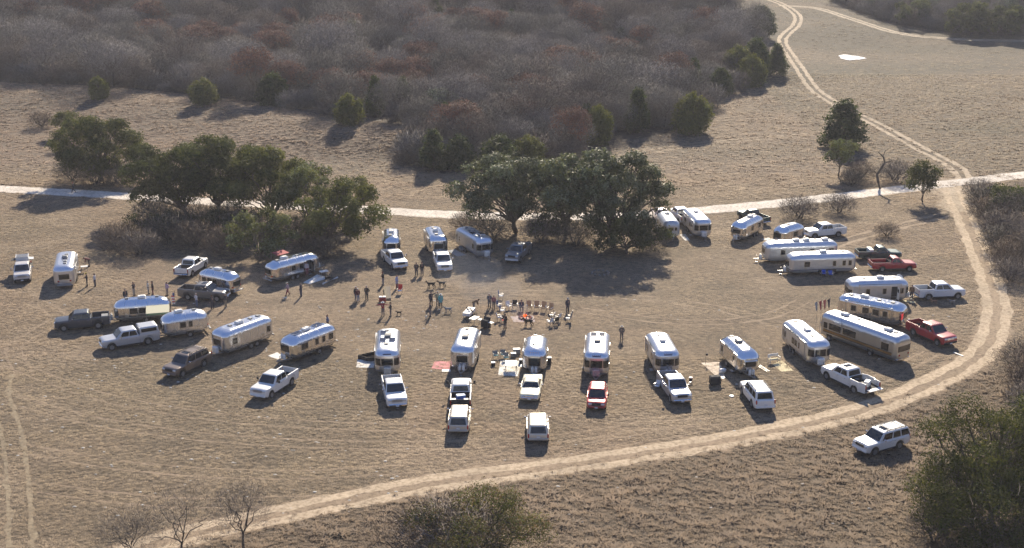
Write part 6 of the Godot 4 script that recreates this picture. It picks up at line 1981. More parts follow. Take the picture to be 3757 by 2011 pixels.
func motorhome() -> void:
	var stripe := func(g: Node, side: Callable, endf: Callable, ref: Vector3) -> void:
		for sg in [-1.0, 1.0]:
			for st in [[0.98, 1.2, M.gold], [0.9, 0.965, M.dark], [1.215, 1.27, M.dark]]:
				var mb := MB.new()
				mb.patch(side.call(sg, -4.75, 4.75, st[0], st[1]), 8, 1, 0.024, ref)
				part("stripe", mb, st[2], g)
		for sg in [-1.0, 1.0]:
			for z in [-0.7, 0.7]:
				var mb := MB.new(); mb.patch(endf.call(1.0, z - 0.14, z + 0.14, 0.92, 1.1), 1, 1, 0.03, ref)
				if sg > 0: part("headlight", mb, M.lamp_lens, g)
			var mb2 := MB.new(); mb2.box(Vector3(5.0, 1.75, sg * 1.42), Vector3(0.12, 0.34, 0.2), Basis(), 0.03); mb2.bar(Vector3(4.7, 1.9, sg * 1.15), Vector3(5.0, 1.9, sg * 1.4), 0.03, 0.03)
			part("mirror", mb2, M.chrome, g)
			mb2 = MB.new(); mb2.box(Vector3(sg * 5.2, 0.5, 0), Vector3(0.2, 0.24, 2.1), Basis(), 0.06); part("bumper", mb2, M.chrome, g)
		var mb3 := MB.new(); mb3.tube(PackedVector3Array([Vector3(-0.6, 2.38, -1.24), Vector3(3.2, 2.38, -1.24)]), PackedFloat32Array([0.06, 0.06]), 8); part("awning_roll", mb3, M.white_plastic, g)
		mb3 = MB.new(); mb3.tube(PackedVector3Array([Vector3(-4.3, 2.3, -1.26), Vector3(-3.2, 2.3, -1.26)]), PackedFloat32Array([0.06, 0.06]), 8); part("awning_roll", mb3, M.white_plastic, g)
		mb3 = MB.new(); mb3.tube(PackedVector3Array([Vector3(2.2, 1.5, -1.32), Vector3(2.2, 4.2, -1.32)]), PackedFloat32Array([0.035, 0.03]), 6); part("antenna_mast", mb3, M.steel, g)
		for q in [[1.9, 0.4, 0.5, 0.6], [0.9, -0.3, 0.9, 0.5], [-0.6, 0.35, 1.3, 0.7], [-1.6, -0.2, 0.7, 0.5]]:
			box_part("roof_locker", g, Vector3(q[0], 3.02, q[1]), Vector3(q[2], 0.16, q[3]), M.satin_white, 0.04)
	var g := trailer("motorhome", "long silver motorhome with a gold stripe along its side and flags at its nose", "motorhome", [38.6, 132.9, 125], {"L": 10.7, "W": 2.5, "H": 3.05, "corner": 0.5, "slope": 0.8, "skin": M.coach, "motor": true, "axles": [3.9, -1.9], "axle_at": 0.0, "ac": [2.9, -3.1], "vents": [1.2, -4.0],
		"windows": [["l", 2.3, 4.0, 1.36, 2.1], ["l", 0.2, 2.0, 1.36, 2.1], ["l", -4.3, -3.3, 1.3, 2.1], ["l", 4.2, 4.75, 1.36, 2.05], ["f", -1.15, 1.15, 1.35, 2.15], ["b", -0.95, 0.95, 1.4, 2.05], ["r", 2.0, 3.4, 1.42, 2.0], ["r", -3.0, -1.5, 1.42, 2.0]], "extra": [stripe]})

func vehicles() -> void:
	var white: Material = M.wp
	var dark_blue := paint(0.045, 0.055, 0.075, 0.3)
	var grey := paint(0.16, 0.155, 0.15, 0.4)
	var silver := paint(0.5, 0.52, 0.56, 0.5)
	var brown := paint(0.17, 0.13, 0.105, 0.4)
	var red := paint(0.36, 0.018, 0.028)
	var green := paint(0.015, 0.055, 0.055, 0.2)
	var cream := paint(0.72, 0.66, 0.46)
	var tan := paint(0.5, 0.46, 0.4, 0.4)
	var black: Material = M.liner
	var P := "pickup_truck"
	vehicle(P, "pickup", "white flatbed truck with a box and roof rack, leftmost vehicle of the camp", "truck", [-63.0, 158.8, -72], paint(0.55, 0.53, 0.52), {"flatbed": true, "tow_mirrors": 0.7, "bumper": M.dark, "grille": M.steel})
	vehicle(P, "pickup", "white pickup seen from behind, parked before the brush with its tail lights towards us", "pickup", [-41.8, 161.0, 77], white)
	vehicle(P, "pickup", "grey brown pickup with a sunroof beside the short rounded trailer", "pickup", [-37.7, 150.2, -10], grey, {"sunroof": true})
	vehicle(P, "pickup", "dark blue grey pickup towing the polished trailer at left", "pickup", [-49.3, 139.8, -164], dark_blue)
	vehicle(P, "pickup", "silver pickup with a white topped canopy over its bed", "pickup", [-42.3, 134.1, -152], silver, {"K": {"L": 6.2, "ra": 4.9}, "topper": true, "tow_mirrors": 0.4})
	vehicle("estate_car", "suv", "brown four wheel drive wagon with a pale roof, left of the lone white pickup", "car", [-34.1, 126.6, -118], brown, {"K": {"L": 5.6, "ra": 4.25}, "sunroof": true, "bumper": brown, "rack": true})
	vehicle(P, "pickup", "white pickup standing by itself at the left of the front row, its dark bed open", "pickup", [-24.0, 121.1, -113], white, {"tow_mirrors": 0.5, "mirror": M.dark, "grille": M.steel, "bumper": white})
	vehicle(P, "pickup", "white pickup facing the camera before the trailer with solar panels", "pickup", [-11.7, 118.9, -79], white, {"grille": M.steel})
	vehicle(P, "pickup", "white pickup facing away with a blue cooler and boxes in its black bed", "pickup", [-5.05, 118.4, 91], white, {"K": {"L": 6.2, "ra": 4.9}, "tow_mirrors": 1.0, "mirror": M.dark, "trim": M.dark, "bumper": M.dark})
	vehicle("minivan", "van", "silver brown minivan seen from behind, nose against the pickup with coolers", "van", [-4.95, 112.5, 89], tan, {"bumper": tan, "plain": true})
	vehicle("minivan", "van", "beige minivan seen from behind, parked alone below the old cream sedan", "van", [2.4, 110.6, 90], paint(0.58, 0.54, 0.46, 0.3), {"bumper": tan, "plain": true})
	vehicle("sedan", "sedan", "old long cream sedan facing the camera", "car", [1.95, 120.5, -95], cream, {"grille": M.chrome})
	vehicle("hatchback", "cross", "small red car facing the camera", "car", [8.4, 117.8, -96], paint(0.5, 0.03, 0.035, 0.2), {"bumper": paint(0.3, 0.015, 0.02), "mirror": M.dark, "plain": true})
	vehicle(P, "pickup", "pale silver pickup with big tow mirrors facing the camera, right of the small red car", "pickup", [16.25, 120.0, -81], silver, {"tow_mirrors": 1.0, "roof": white})
	vehicle("estate_car", "suv", "white wagon seen from behind with a dark rear window, right end of the front row", "car", [24.2, 118.2, 97], white, {"K": {"L": 5.6, "ra": 4.25}, "bumper": white, "rack": true})
	vehicle(P, "pickup", "white dual wheel pickup with its tailgate down and gear in the bed", "pickup", [34.4, 122.35, 119], white, {"K": {"L": 6.6, "ra": 5.15, "W": 2.05}, "dual": 0.17, "tailgate_down": true, "cab_lights": true, "sunroof": true})
	vehicle("estate_car", "suv", "white wagon with roof rails parked alone below the dirt road at lower right", "car", [33.5, 107.35, -151], white, {"K": {"L": 5.2, "ra": 3.95}, "rack": true, "sunroof": true, "bumper": white})
	vehicle(P, "pickup", "red pickup with cab lights facing us, hitched to the polished trailer at right", "pickup", [46.9, 135.9, -64], red, {"cab_lights": true, "bumper": M.dark, "grille": M.chrome})
	vehicle(P, "pickup", "white pickup beside the person in the brown jacket, pointing right", "pickup", [52.4, 150.6, 7], paint(0.62, 0.64, 0.67))
	vehicle(P, "extcab", "red pickup seen side on, lower of two pickups right of the long trailers", "pickup", [49.9, 162.1, 3], red, {"K": {"bed": 1.25}})
	vehicle(P, "extcab", "dark green pickup with white boxes in its bed, right of the long trailers", "pickup", [49.4, 167.1, 3], green)
	vehicle(P, "pickup", "white pickup pointing left above the long trailers, by the faint track", "pickup", [44.7, 178.2, -164], white)
	vehicle(P, "pickup", "white pickup towing in the back row, left one of two that face the camera", "pickup", [-15.6, 164.3, -68], white, {"tow_mirrors": 0.8})
	vehicle(P, "pickup", "white pickup towing in the back row, right one of two that face the camera", "pickup", [-9.15, 163.2, -81], white, {"tow_mirrors": 0.8})
	vehicle(P, "pickup", "grey pickup facing the camera in the shade of the large oaks", "pickup", [0.85, 167.6, -108], paint(0.2, 0.215, 0.24, 0.4), {"bumper": M.satin_white})
	vehicle(P, "extcab", "dark green pickup behind the polished trailer with the wide front window", "pickup", [36.0, 186.4, 117], green)
	vehicle(P, "pickup", "white pickup with black mirrors behind the second trailer of the back right row", "pickup", [25.2, 187.0, 103], white, {"tow_mirrors": 0.8, "mirror": M.dark})
	vehicle(P, "pickup", "pale pickup with wide tow mirrors mostly hidden by the grey trailer next to the oaks", "pickup", [22.3, 186.6, 92], paint(0.62, 0.5, 0.5), {"tow_mirrors": 1.0})

func camp() -> void:
	# things around and between the trailers
	var steel: Material = M.steel
	var g: Node3D
	var mb: MB
	# fire ring with burning logs and ash
	g = thing("campfire", "stone ringed campfire with orange flames in the middle of the camp", "campfire", on_ground(1.58, 142.95))
	var rng := RandomNumberGenerator.new()
	rng.seed = 3
	for i in 14:
		mb = MB.new()
		var a := TAU * i / 14.0
		mb.lathe(PackedVector2Array([Vector2(0, -0.05), Vector2(0.12, 0.0), Vector2(0.13, 0.1), Vector2(0.07, 0.18), Vector2(0, 0.2)]), Vector3(cos(a) * 0.72, 0, sin(a) * 0.72), Vector3(rng.randf_range(-0.15, 0.15), 1, rng.randf_range(-0.15, 0.15)).normalized(), 7)
		part("stone", mb, mat(0.2, 0.18, 0.17, 0.95), g)
	for i in 5:
		mb = MB.new()
		var a := TAU * i / 5.0
		mb.tube(PackedVector3Array([Vector3(cos(a) * 0.5, 0.08, sin(a) * 0.5), Vector3(-cos(a) * 0.06, 0.34, -sin(a) * 0.06)]), PackedFloat32Array([0.07, 0.06]), 7)
		part("log", mb, M.bark, g)
	var flame := mat(0.8, 0.25, 0.04, 0.9)
	flame.emission_enabled = true
	flame.emission = Color(1.0, 0.36, 0.06)
	flame.emission_energy_multiplier = 0.6
	for i in 5:
		mb = MB.new()
		var a := TAU * i / 5.0 + 0.5
		var r := 0.2 if i else 0.0
		mb.lathe(PackedVector2Array([Vector2(0, 0), Vector2(0.07, 0.06), Vector2(0.055, 0.16), Vector2(0.02, 0.28), Vector2(0, 0.34)]), Vector3(cos(a) * r, 0.16, sin(a) * r), Vector3(-0.2, 1, 0.1).normalized(), 7)
		part("flame", mb, flame, g)
	var glow := OmniLight3D.new()
	glow.name = "flame_light"
	glow.light_color = Color(1.0, 0.5, 0.2)
	glow.light_energy = 0.5
	glow.omni_range = 30.0
	glow.omni_attenuation = 2.0
	glow.light_size = 0.2
	glow.shadow_enabled = true
	glow.position = Vector3(0, 0.75, 0)
	g.add_child(glow)
	mat_rug("ash_patch", [[0.2, 141.6], [2.7, 141.7], [2.5, 143.9], [-0.2, 143.6]], "pale patch of ash spread round the campfire", mat(0.4, 0.37, 0.36, 0.95), "ash", 0.012)
	for q in [[Vector3(-2.6, 1.2, -150.5), Vector3(8.0, 2.2, 12.0), 0.016], [Vector3(-5.5, 1.6, -157.0), Vector3(9.0, 3.0, 13.0), 0.014], [Vector3(0.9, 0.6, -144.0), Vector3(2.4, 1.4, 3.0), 0.05]]:
		var fog := FogVolume.new()
		fog.name = numbered("smoke")
		fog.shape = RenderingServer.FOG_VOLUME_SHAPE_ELLIPSOID
		fog.size = q[1]
		var fm := FogMaterial.new()
		fm.albedo = Color(0.85, 0.88, 0.95)
		fm.density = q[2]
		fog.material = fm
		fog.position = q[0]
		add_child(fog)
		fog.set_meta("kind", "stuff")
		tag(fog, "thin bluish wood smoke drifting from the campfire over the grass", "smoke")
	# chairs round the fire
	var tan: Material = M.tan_cloth
	var alu: Material = M.white_plastic
	var cg := ""
	camp_chair("folding_chair", [2.07, 145.75], -80, "tan high backed folding chair, leftmost of the four facing the fire", tan, steel, {"back": 1.12, "arm": alu})
	camp_chair("folding_chair", [2.95, 145.6], -92, "tan high backed folding chair, second from left of the four facing the fire", tan, steel, {"back": 1.12, "arm": alu})
	camp_chair("folding_chair", [3.75, 145.4], -105, "tan high backed folding chair, third from left of the four facing the fire", tan, steel, {"back": 1.12, "arm": alu})
	camp_chair("folding_chair", [4.5, 144.9], -125, "tan high backed folding chair turned sideways, rightmost of the four facing the fire", tan, steel, {"back": 1.12, "arm": alu})
	camp_chair("folding_chair", [1.1, 145.75], -90, "folding chair under the seated man by the fire", M.dark_cloth, steel)
	camp_chair("folding_chair", [0.35, 146.4], -88, "black folding chair standing between the white chair and the seated man", M.dark, steel, {"back": 1.0})
	camp_chair("garden_chair", [-0.35, 146.2], -55, "white plastic garden chair at the left end of the fire ring", M.white_plastic, M.white_plastic, {"back": 0.95})
	camp_chair("folding_chair", [-1.35, 150.0], -10, "blue and white folding chair standing apart behind the fire ring", M.pale_cloth, steel, {"back_mat": M.blue_cloth, "back": 1.1})
	camp_chair("folding_chair", [-1.5, 146.1], -20, "blue folding chair left of the fire, farther one of the two", M.blue_cloth, steel, {"back": 1.1})
	camp_chair("folding_chair", [-1.15, 144.5], -15, "pale blue folding chair left of the fire, nearer one of the two", M.pale_cloth, steel, {"back_mat": M.blue_cloth, "back": 1.05})
	camp_chair("folding_chair", [-1.5, 142.1], 15, "dark chair with a white backrest beside the person in black", M.blue_cloth, steel, {"back_mat": M.pale_cloth})
	camp_chair("folding_chair", [-1.0, 141.4], 20, "low chair with red and white fabric beside the person in black", M.red_cloth, steel, {"back_mat": M.pale_cloth, "seat": 0.36, "back": 0.75})
	camp_chair("folding_chair", [4.4, 140.6], 130, "pale folding chair, left front of the chair cluster right of the fire", M.pale_cloth, steel)
	camp_chair("folding_chair", [5.05, 140.9], 120, "black folding chair in front of the big blue chair, nearest to the camera", M.dark, steel, {"arm": alu})
	camp_chair("folding_chair", [5.35, 142.0], 140, "black and white folding chair in the middle of the cluster right of the fire", M.dark, steel, {"arm": alu, "back_mat": M.pale_cloth})
	camp_chair("folding_chair", [4.7, 142.6], 160, "black chair with a white cushion at the rear of the cluster right of the fire", M.dark, steel, {"back_mat": M.white_plastic, "back": 0.85})
	camp_chair("lounge_chair", [6.6, 141.7], 165, "big padded grey blue lounge chair at the right end of the fire ring", mat(0.12, 0.15, 0.2, 0.85), steel, {"w": 0.95, "back": 1.25})
	# food tables
	g = table("folding_table", [-5.05, 143.6], 75, "long white clothed table set with food, left of the fire", Vector3(2.3, 0.75, 0.85), M.white_plastic, steel, 0.35)
	for i in 6:
		var q := thing("serving_bowl", "%s serving bowl on the long white clothed table, %s" % [["dark", "steel", "dark", "brown", "white", "dark"][i], ["at its far end", "second from its far end", "on its left edge", "on its right edge", "in its middle", "at its near end"][i]], "bowl", on_ground(-5.05, 143.6) + Vector3(-0.2 + 0.08 * i + (0.25 if i % 2 else -0.1), 0.785, -0.85 + 0.33 * i))
		mb = MB.new(); mb.lathe(PackedVector2Array([Vector2(0, 0), Vector2(0.09, 0), Vector2(0.15, 0.09), Vector2(0.135, 0.09), Vector2(0.08, 0.03), Vector2(0, 0.03)]), Vector3.ZERO, Vector3.UP, 12)
		part("bowl", mb, [M.dark, steel, M.dark, M.tan_cloth, M.white_plastic, M.dark][i], q)
	g = table("folding_table", [-4.35, 141.0], 60, "small white table on thin legs next to the long clothed table", Vector3(1.25, 0.74, 0.8), M.white_plastic, steel)
	g = thing("barbecue_grill", "black barbecue cart with its lid up and a white side tray", "grill", on_ground(-3.0, 139.4), deg_to_rad(-40))
	mb = MB.new(); mb.box(Vector3(0, 0.5, 0), Vector3(1.1, 0.75, 0.6), Basis(), 0.04); part("cabinet", mb, M.dark, g)
	mb = MB.new(); mb.box(Vector3(0, 0.98, 0.02), Vector3(1.05, 0.22, 0.58), Basis(), 0.08); part("firebox", mb, M.liner, g)
	mb = MB.new(); mb.box(Vector3(0, 1.2, -0.26), Vector3(1.0, 0.36, 0.12), Basis(Vector3(1, 0, 0), -0.4), 0.05); part("lid", mb, M.dark, g)
	mb = MB.new(); mb.box(Vector3(0.82, 0.92, 0), Vector3(0.55, 0.05, 0.5), Basis(), 0.015); part("side_shelf", mb, M.white_plastic, g)
	mb = MB.new(); mb.box(Vector3(-0.82, 0.92, 0), Vector3(0.55, 0.05, 0.5), Basis(), 0.015); part("side_shelf", mb, M.white_plastic, g)
	for x in [-0.45, 0.45]:
		for z in [-0.22, 0.22]:
			mb = MB.new(); mb.bar(Vector3(x, 0, z), Vector3(x, 0.2, z), 0.05, 0.05); part("leg", mb, steel, g)
	# middle of the camp
	g = camp_chair("folding_chair", [-13.9, 152.0], -100, "bright red backed folding chair with a pale blue seat in the middle of the camp", M.pale_cloth, steel, {"back_mat": M.red_cloth, "back": 1.15})
	g = thing("ice_chest", "dark red cooler chest with two white lids, near the person with outstretched arms", "cooler", on_ground(-15.75, 148.9), deg_to_rad(4))
	box_part("chest", g, Vector3(0, 0.36, 0), Vector3(0.85, 0.55, 0.5), mat(0.3, 0.03, 0.03, 0.5), 0.05)
	for x in [-0.22, 0.22]:
		box_part("lid", g, Vector3(x, 0.67, 0), Vector3(0.4, 0.1, 0.5), M.white_plastic, 0.04)
	for x in [-0.35, 0.35]:
		box_part("foot", g, Vector3(x, 0.05, 0), Vector3(0.08, 0.1, 0.4), M.dark, 0.01)
	g = thing("game_board", "long grey wooden plank board lying on the grass beside the dark red cooler", "board", on_ground(-15.4, 151.8), deg_to_rad(-83))
	for i in 4:
		box_part("plank", g, Vector3(0, 0.2, (i - 1.5) * 0.2), Vector3(4.6, 0.04, 0.19), mat(0.13 + 0.015 * i, 0.11 + 0.012 * i, 0.095, 0.9), 0.008, Basis(Vector3(0, 0, 1), -0.04))
	for x in [-2.1, 2.1]:
		box_part("support", g, Vector3(x, 0.1, 0), Vector3(0.1, 0.2, 0.7), M.bark, 0.01)
	# mats and gear by the front row trailers
	mat_rug("ground_mat", [[-16.63, 129.6], [-16.45, 127.3], [-14.6, 127.2], [-14.7, 129.7]], "white printed ground mat under the black folding screen", M.rug_white)
	g = thing("folding_screen", "black zigzag folding screen beside the trailer with solar panels", "screen", on_ground(-15.6, 129.6))
	for q in [[Vector3(-0.95, 0, -0.2), Vector3(0.75, 0, -1.3)], [Vector3(-0.95, 0, -0.2), Vector3(0.1, 0, 0.55)], [Vector3(0.1, 0, 0.55), Vector3(0.95, 0, 0.5)]]:
		mb = MB.new()
		mb.bar(q[0] + Vector3(0, 0.24, 0), q[1] + Vector3(0, 0.24, 0), 0.03, 0.44)
		part("panel", mb, M.dark, g)
	mat_rug("ground_mat", [[-8.5, 126.9], [-8.3, 129.0], [-6.65, 129.1], [-6.55, 126.6]], "round edged pink and red patterned mat left of the trailer with the framed front window", M.rug_red)
	g = thing("doormat", "small pale mat at the step beside the pink patterned mat", "mat", on_ground(-6.9, 126.3))
	box_part("mat", g, Vector3(0, 0.05, 0), Vector3(0.9, 0.04, 0.6), M.white_plastic, 0.01)
	mat_rug("ground_mat", [[-1.24, 129.4], [-1.45, 125.1], [0.6, 124.8], [1.05, 129.2]], "large white mat with a black lined border left of the shortest front row trailer", M.rug_white)
	g = table("folding_table", [-0.1, 126.6], 92, "white slatted folding table on tall thin legs standing on the large white mat", Vector3(1.5, 0.78, 1.25), M.white_plastic, M.dark)
	for i in 3:
		box_part("slat_gap", g, Vector3(0, 0.806, (i - 1) * 0.36), Vector3(1.46, 0.006, 0.03), M.grey_plastic, 0.0)
	camp_chair("folding_chair", [-1.75, 129.9], -75, "mint green seated folding chair, left of three at the edge of the large white mat", M.mint, M.grey_plastic, {"seat": 0.4, "back": 0.8, "back_mat": M.grey_plastic})
	camp_chair("folding_chair", [-0.95, 130.2], -80, "mint green seated folding chair, far one of three by the large white mat", M.mint, M.grey_plastic, {"seat": 0.4, "back": 0.8, "back_mat": M.grey_plastic})
	camp_chair("folding_chair", [-0.62, 129.3], -80, "mint green seated folding chair, right front of three by the large white mat", M.mint, M.grey_plastic, {"seat": 0.4, "back": 0.8, "back_mat": M.grey_plastic})
	for q in [["storage_crate", [0.5, 131.4], Vector3(0.75, 0.5, 0.45), M.grey_plastic, "large grey storage crate with a white lid left of the shortest front row trailer"], ["storage_crate", [0.15, 130.5], Vector3(0.55, 0.36, 0.4), M.grey_plastic, "smaller grey crate with a white lid in front of the large one"], ["water_bucket", [0.95, 128.5], Vector3(0.36, 0.4, 0.36), M.dark, "black bucket with a white lid at the corner of the large white mat"], ["waste_bin", [3.95, 128.2], Vector3(0.42, 0.75, 0.42), M.dark, "tall black bin with a white lid right of the shortest front row trailer"], ["storage_crate", [-2.0, 127.9], Vector3(0.4, 0.3, 0.4), M.dark, "small black box with a white lid left of the mint green chairs"]]:
		g = thing(q[0], q[4], "bin" if q[0] == "waste_bin" else "bucket" if q[0] == "water_bucket" else "crate", on_ground(q[1][0], q[1][1]), 0.1)
		box_part("base", g, Vector3(0, q[2].y * 0.5, 0), q[2], q[3], 0.03)
		box_part("lid", g, Vector3(0, q[2].y + 0.04, 0), Vector3(q[2].x + 0.04, 0.08, q[2].z + 0.04), M.white_plastic, 0.02)
	mat_rug("ground_mat", [[20.15, 128.64], [21.3, 124.4], [22.1, 124.3], [22.2, 128.9]], "beige patterned mat left of the trailer with the visor", M.rug_pale)
	g = thing("barbecue_grill", "dark grey covered grill box standing in front of the beige mat", "grill", on_ground(20.75, 122.6), 0.15)
	box_part("cover", g, Vector3(0, 0.5, 0), Vector3(1.15, 0.9, 0.7), M.liner, 0.1)
	box_part("handle", g, Vector3(0, 0.97, 0), Vector3(0.3, 0.05, 0.08), M.dark, 0.02)
	box_part("side_shelf", g, Vector3(0.75, 0.72, 0), Vector3(0.4, 0.05, 0.4), M.steel, 0.01)
	for x in [-0.45, 0.45]:
		box_part("leg", g, Vector3(x, 0.04, 0), Vector3(0.08, 0.1, 0.5), M.dark, 0.01)
	g = thing("water_container", "white water container lying at the edge of the beige mat", "container", on_ground(22.0, 125.8), 0.5)
	mb = MB.new(); mb.lathe(PackedVector2Array([Vector2(0, -0.35), Vector2(0.22, -0.33), Vector2(0.25, -0.2), Vector2(0.25, 0.25), Vector2(0.12, 0.4), Vector2(0.06, 0.5), Vector2(0, 0.5)]), Vector3(0, 0.25, 0), Vector3(1, 0, 0), 14)
	part("tank", mb, M.white_plastic, g)
	g = thing("lantern_stand", "thin dark pole at the far corner of the beige mat", "pole", on_ground(20.6, 128.4))
	mb = MB.new(); mb.tube(PackedVector3Array([Vector3.ZERO, Vector3(0, 1.1, 0)]), PackedFloat32Array([0.02, 0.02]), 6); part("pole", mb, M.dark, g)
	box_part("lantern", g, Vector3(0.12, 1.05, 0), Vector3(0.2, 0.22, 0.2), M.dark, 0.05)
	g = thing("frisbee", "white disc lying on the grass left of the white wagon", "disc", on_ground(21.95, 119.46))
	mb = MB.new(); mb.lathe(PackedVector2Array([Vector2(0, 0.1), Vector2(0.2, 0.1), Vector2(0.26, 0.06), Vector2(0.24, 0.02), Vector2(0, 0.04)]), Vector3.ZERO, Vector3.UP, 16); part("disc", mb, M.white_plastic, g)
	g = thing("ladder", "thin aluminium ladder lying on the grass right of the trailer with the visor", "ladder", on_ground(26.5, 126.9), deg_to_rad(-68))
	for z in [-0.18, 0.18]:
		box_part("rail", g, Vector3(0, 0.06, z), Vector3(1.9, 0.05, 0.04), M.chrome, 0.01)
	for i in 6:
		box_part("rung", g, Vector3(-0.8 + 0.32 * i, 0.06, 0), Vector3(0.03, 0.03, 0.34), M.chrome, 0.0)
	mat_rug("ground_mat", [[27.7, 128.2], [28.2, 126.1], [29.6, 126.3], [28.9, 129.4]], "pale yellow mat beside the trailer with five side windows", M.rug_yellow)
	g = thing("garden_bench", "white two seat folding bench at the head of the pale yellow mat", "bench", on_ground(27.95, 128.7), deg_to_rad(-70))
	box_part("seat", g, Vector3(0, 0.42, 0), Vector3(0.5, 0.05, 1.2), M.rug_yellow, 0.015)
	box_part("backrest", g, Vector3(-0.28, 0.78, 0), Vector3(0.06, 0.3, 1.25), M.white_plastic, 0.02)
	for z in [-0.6, 0.6]:
		box_part("armrest", g, Vector3(0, 0.66, z), Vector3(0.55, 0.05, 0.07), M.white_plastic, 0.015)
		for x in [-0.25, 0.22]:
			box_part("leg", g, Vector3(x, 0.3, z), Vector3(0.05, 0.64, 0.05), M.white_plastic, 0.01)
	g = thing("water_bucket", "dark bucket with a red and white lid right of the pale silver pickup", "bucket", on_ground(18.34, 123.2))
	mb = MB.new(); mb.lathe(PackedVector2Array([Vector2(0, 0), Vector2(0.15, 0), Vector2(0.19, 0.5), Vector2(0, 0.5)]), Vector3.ZERO, Vector3.UP, 14); part("pail", mb, M.dark, g)
	mb = MB.new(); mb.lathe(PackedVector2Array([Vector2(0, 0.5), Vector2(0.21, 0.5), Vector2(0.21, 0.56), Vector2(0, 0.6)]), Vector3.ZERO, Vector3.UP, 14); part("lid", mb, mat(0.7, 0.45, 0.45, 0.5), g)
	camp_chair("folding_chair", [14.7, 121.2], -120, "folding chair standing at the open side of the pale silver pickup", M.pale_cloth, M.steel)
	# cargo in the truck beds
	g = thing("ice_chest", "blue cooler with a white lid in the bed of the white pickup facing away", "cooler", on_ground(-5.0, 116.6, 0.85), 0.3)
	box_part("chest", g, Vector3(0, 0.24, 0), Vector3(0.85, 0.46, 0.55), mat(0.03, 0.12, 0.42, 0.45), 0.06)
	box_part("lid", g, Vector3(0, 0.51, 0), Vector3(0.88, 0.1, 0.58), mat(0.45, 0.58, 0.75, 0.45), 0.04)
	for q in [[-0.62, "left"], [0.6, "right"]]:
		g = thing("storage_crate", "white box at the %s side of the pickup bed with the blue cooler" % q[1], "crate", on_ground(-5.05 + q[0], 115.9, 0.85), 0.1)
		box_part("base", g, Vector3(0, 0.17, 0), Vector3(0.42, 0.34, 0.4), M.white_plastic, 0.03)
		box_part("lid", g, Vector3(0, 0.36, 0), Vector3(0.45, 0.06, 0.43), M.satin_white, 0.02)
	g = thing("storage_crate", "white chest in the bed of the dual wheel pickup", "crate", on_ground(35.6, 120.2, 0.85), 1.0)
	box_part("base", g, Vector3(0, 0.24, 0), Vector3(0.8, 0.46, 0.5), M.white_plastic, 0.04)
	box_part("lid", g, Vector3(0, 0.5, 0), Vector3(0.82, 0.08, 0.52), M.satin_white, 0.03)
	g = thing("spare_tyre", "spare wheel lying in the bed of the dual wheel pickup", "wheel", on_ground(34.9, 121.4, 0.98))
	wheel(g, Vector3.ZERO, 0.36, 0.24, 1.0, M.rim)
	g.rotation.x = -PI / 2
	g = thing("tool_box", "white tool box across the bed of the dark green pickup right of the long trailers", "box", on_ground(48.25, 167.05, 0.86), deg_to_rad(3))
	box_part("chest", g, Vector3(0, 0.3, 0), Vector3(0.5, 0.55, 1.5), M.white_plastic, 0.03)
	box_part("lid", g, Vector3(0, 0.6, 0), Vector3(0.54, 0.06, 1.54), M.satin_white, 0.015)
	g = thing("storage_box", "dark box in the bed of the dark blue pickup", "box", on_ground(-46.9, 140.45, 0.86), 0.3)
	box_part("chest", g, Vector3(0, 0.2, 0), Vector3(0.7, 0.4, 0.9), M.liner, 0.03)
	box_part("lid", g, Vector3(0, 0.43, 0), Vector3(0.72, 0.06, 0.92), M.grey_plastic, 0.015)
	# trailers with the awnings
	g = thing("awning", "pale yellow awning between the polished trailer at left and the small rounded trailer", "awning", on_ground(-41.0, 144.5), 0.0)
	g.rotation.y = deg_to_rad(14)
	g.position = on_ground(-40.7, 140.3)
	box_part("canopy", g, Vector3(0, 2.05, 0), Vector3(2.6, 0.03, 2.0), mat(0.52, 0.5, 0.36, 0.85), 0.01, Basis(Vector3(1, 0, 0), 0.14))
	box_part("valance", g, Vector3(0, 1.8, 0.99), Vector3(2.6, 0.2, 0.02), mat(0.16, 0.24, 0.14, 0.85), 0.0)
	for x in [-1.25, 1.25]:
		mb = MB.new(); mb.bar(Vector3(x, 0, 0.98), Vector3(x, 1.9, 0.98), 0.04, 0.04); part("pole", mb, M.steel, g)
	g = thing("awning", "red awning on the far side of the polished trailer in front of the brush", "awning", on_ground(-29.9, 161.2), deg_to_rad(46))
	box_part("canopy", g, Vector3(0.2, 2.42, -0.7), Vector3(1.9, 0.03, 1.4), mat(0.34, 0.05, 0.06, 0.8), 0.01, Basis(Vector3(1, 0, 0), 0.1))
	for x in [-0.75, 1.15]:
		mb = MB.new(); mb.bar(Vector3(x, 0, -1.42), Vector3(x, 2.55, -1.42), 0.04, 0.04); part("pole", mb, M.steel, g)
	mat_rug("ground_mat", [[-26.6, 156.54], [-25.62, 156.0], [-23.6, 158.6], [-25.3, 160.0]], "white and straw coloured mat outside the trailer with the red awning", M.rug_white)
	table("folding_table", [-24.3, 159.2], 30, "white square table at the end of the mat outside the trailer with the red awning", Vector3(1.1, 0.72, 0.8), M.white_plastic, M.steel)
	g = thing("drain_pipe", "grey pipe lying on the grass right of the trailer with the red awning", "pipe", on_ground(-23.2, 157.0), deg_to_rad(60))
	mb = MB.new(); mb.tube(PackedVector3Array([Vector3(-1.5, 0.14, 0), Vector3(1.5, 0.14, 0)]), PackedFloat32Array([0.13, 0.13]), 12); part("pipe", mb, M.satin_white, g)
	g = thing("storage_crate", "dark low box between the white mat and the grey pipe", "crate", on_ground(-23.6, 158.3), 0.4)
	box_part("base", g, Vector3(0, 0.14, 0), Vector3(0.9, 0.26, 0.3), M.dark, 0.03)
	box_part("lid", g, Vector3(0, 0.28, 0), Vector3(0.92, 0.04, 0.32), M.liner, 0.01)
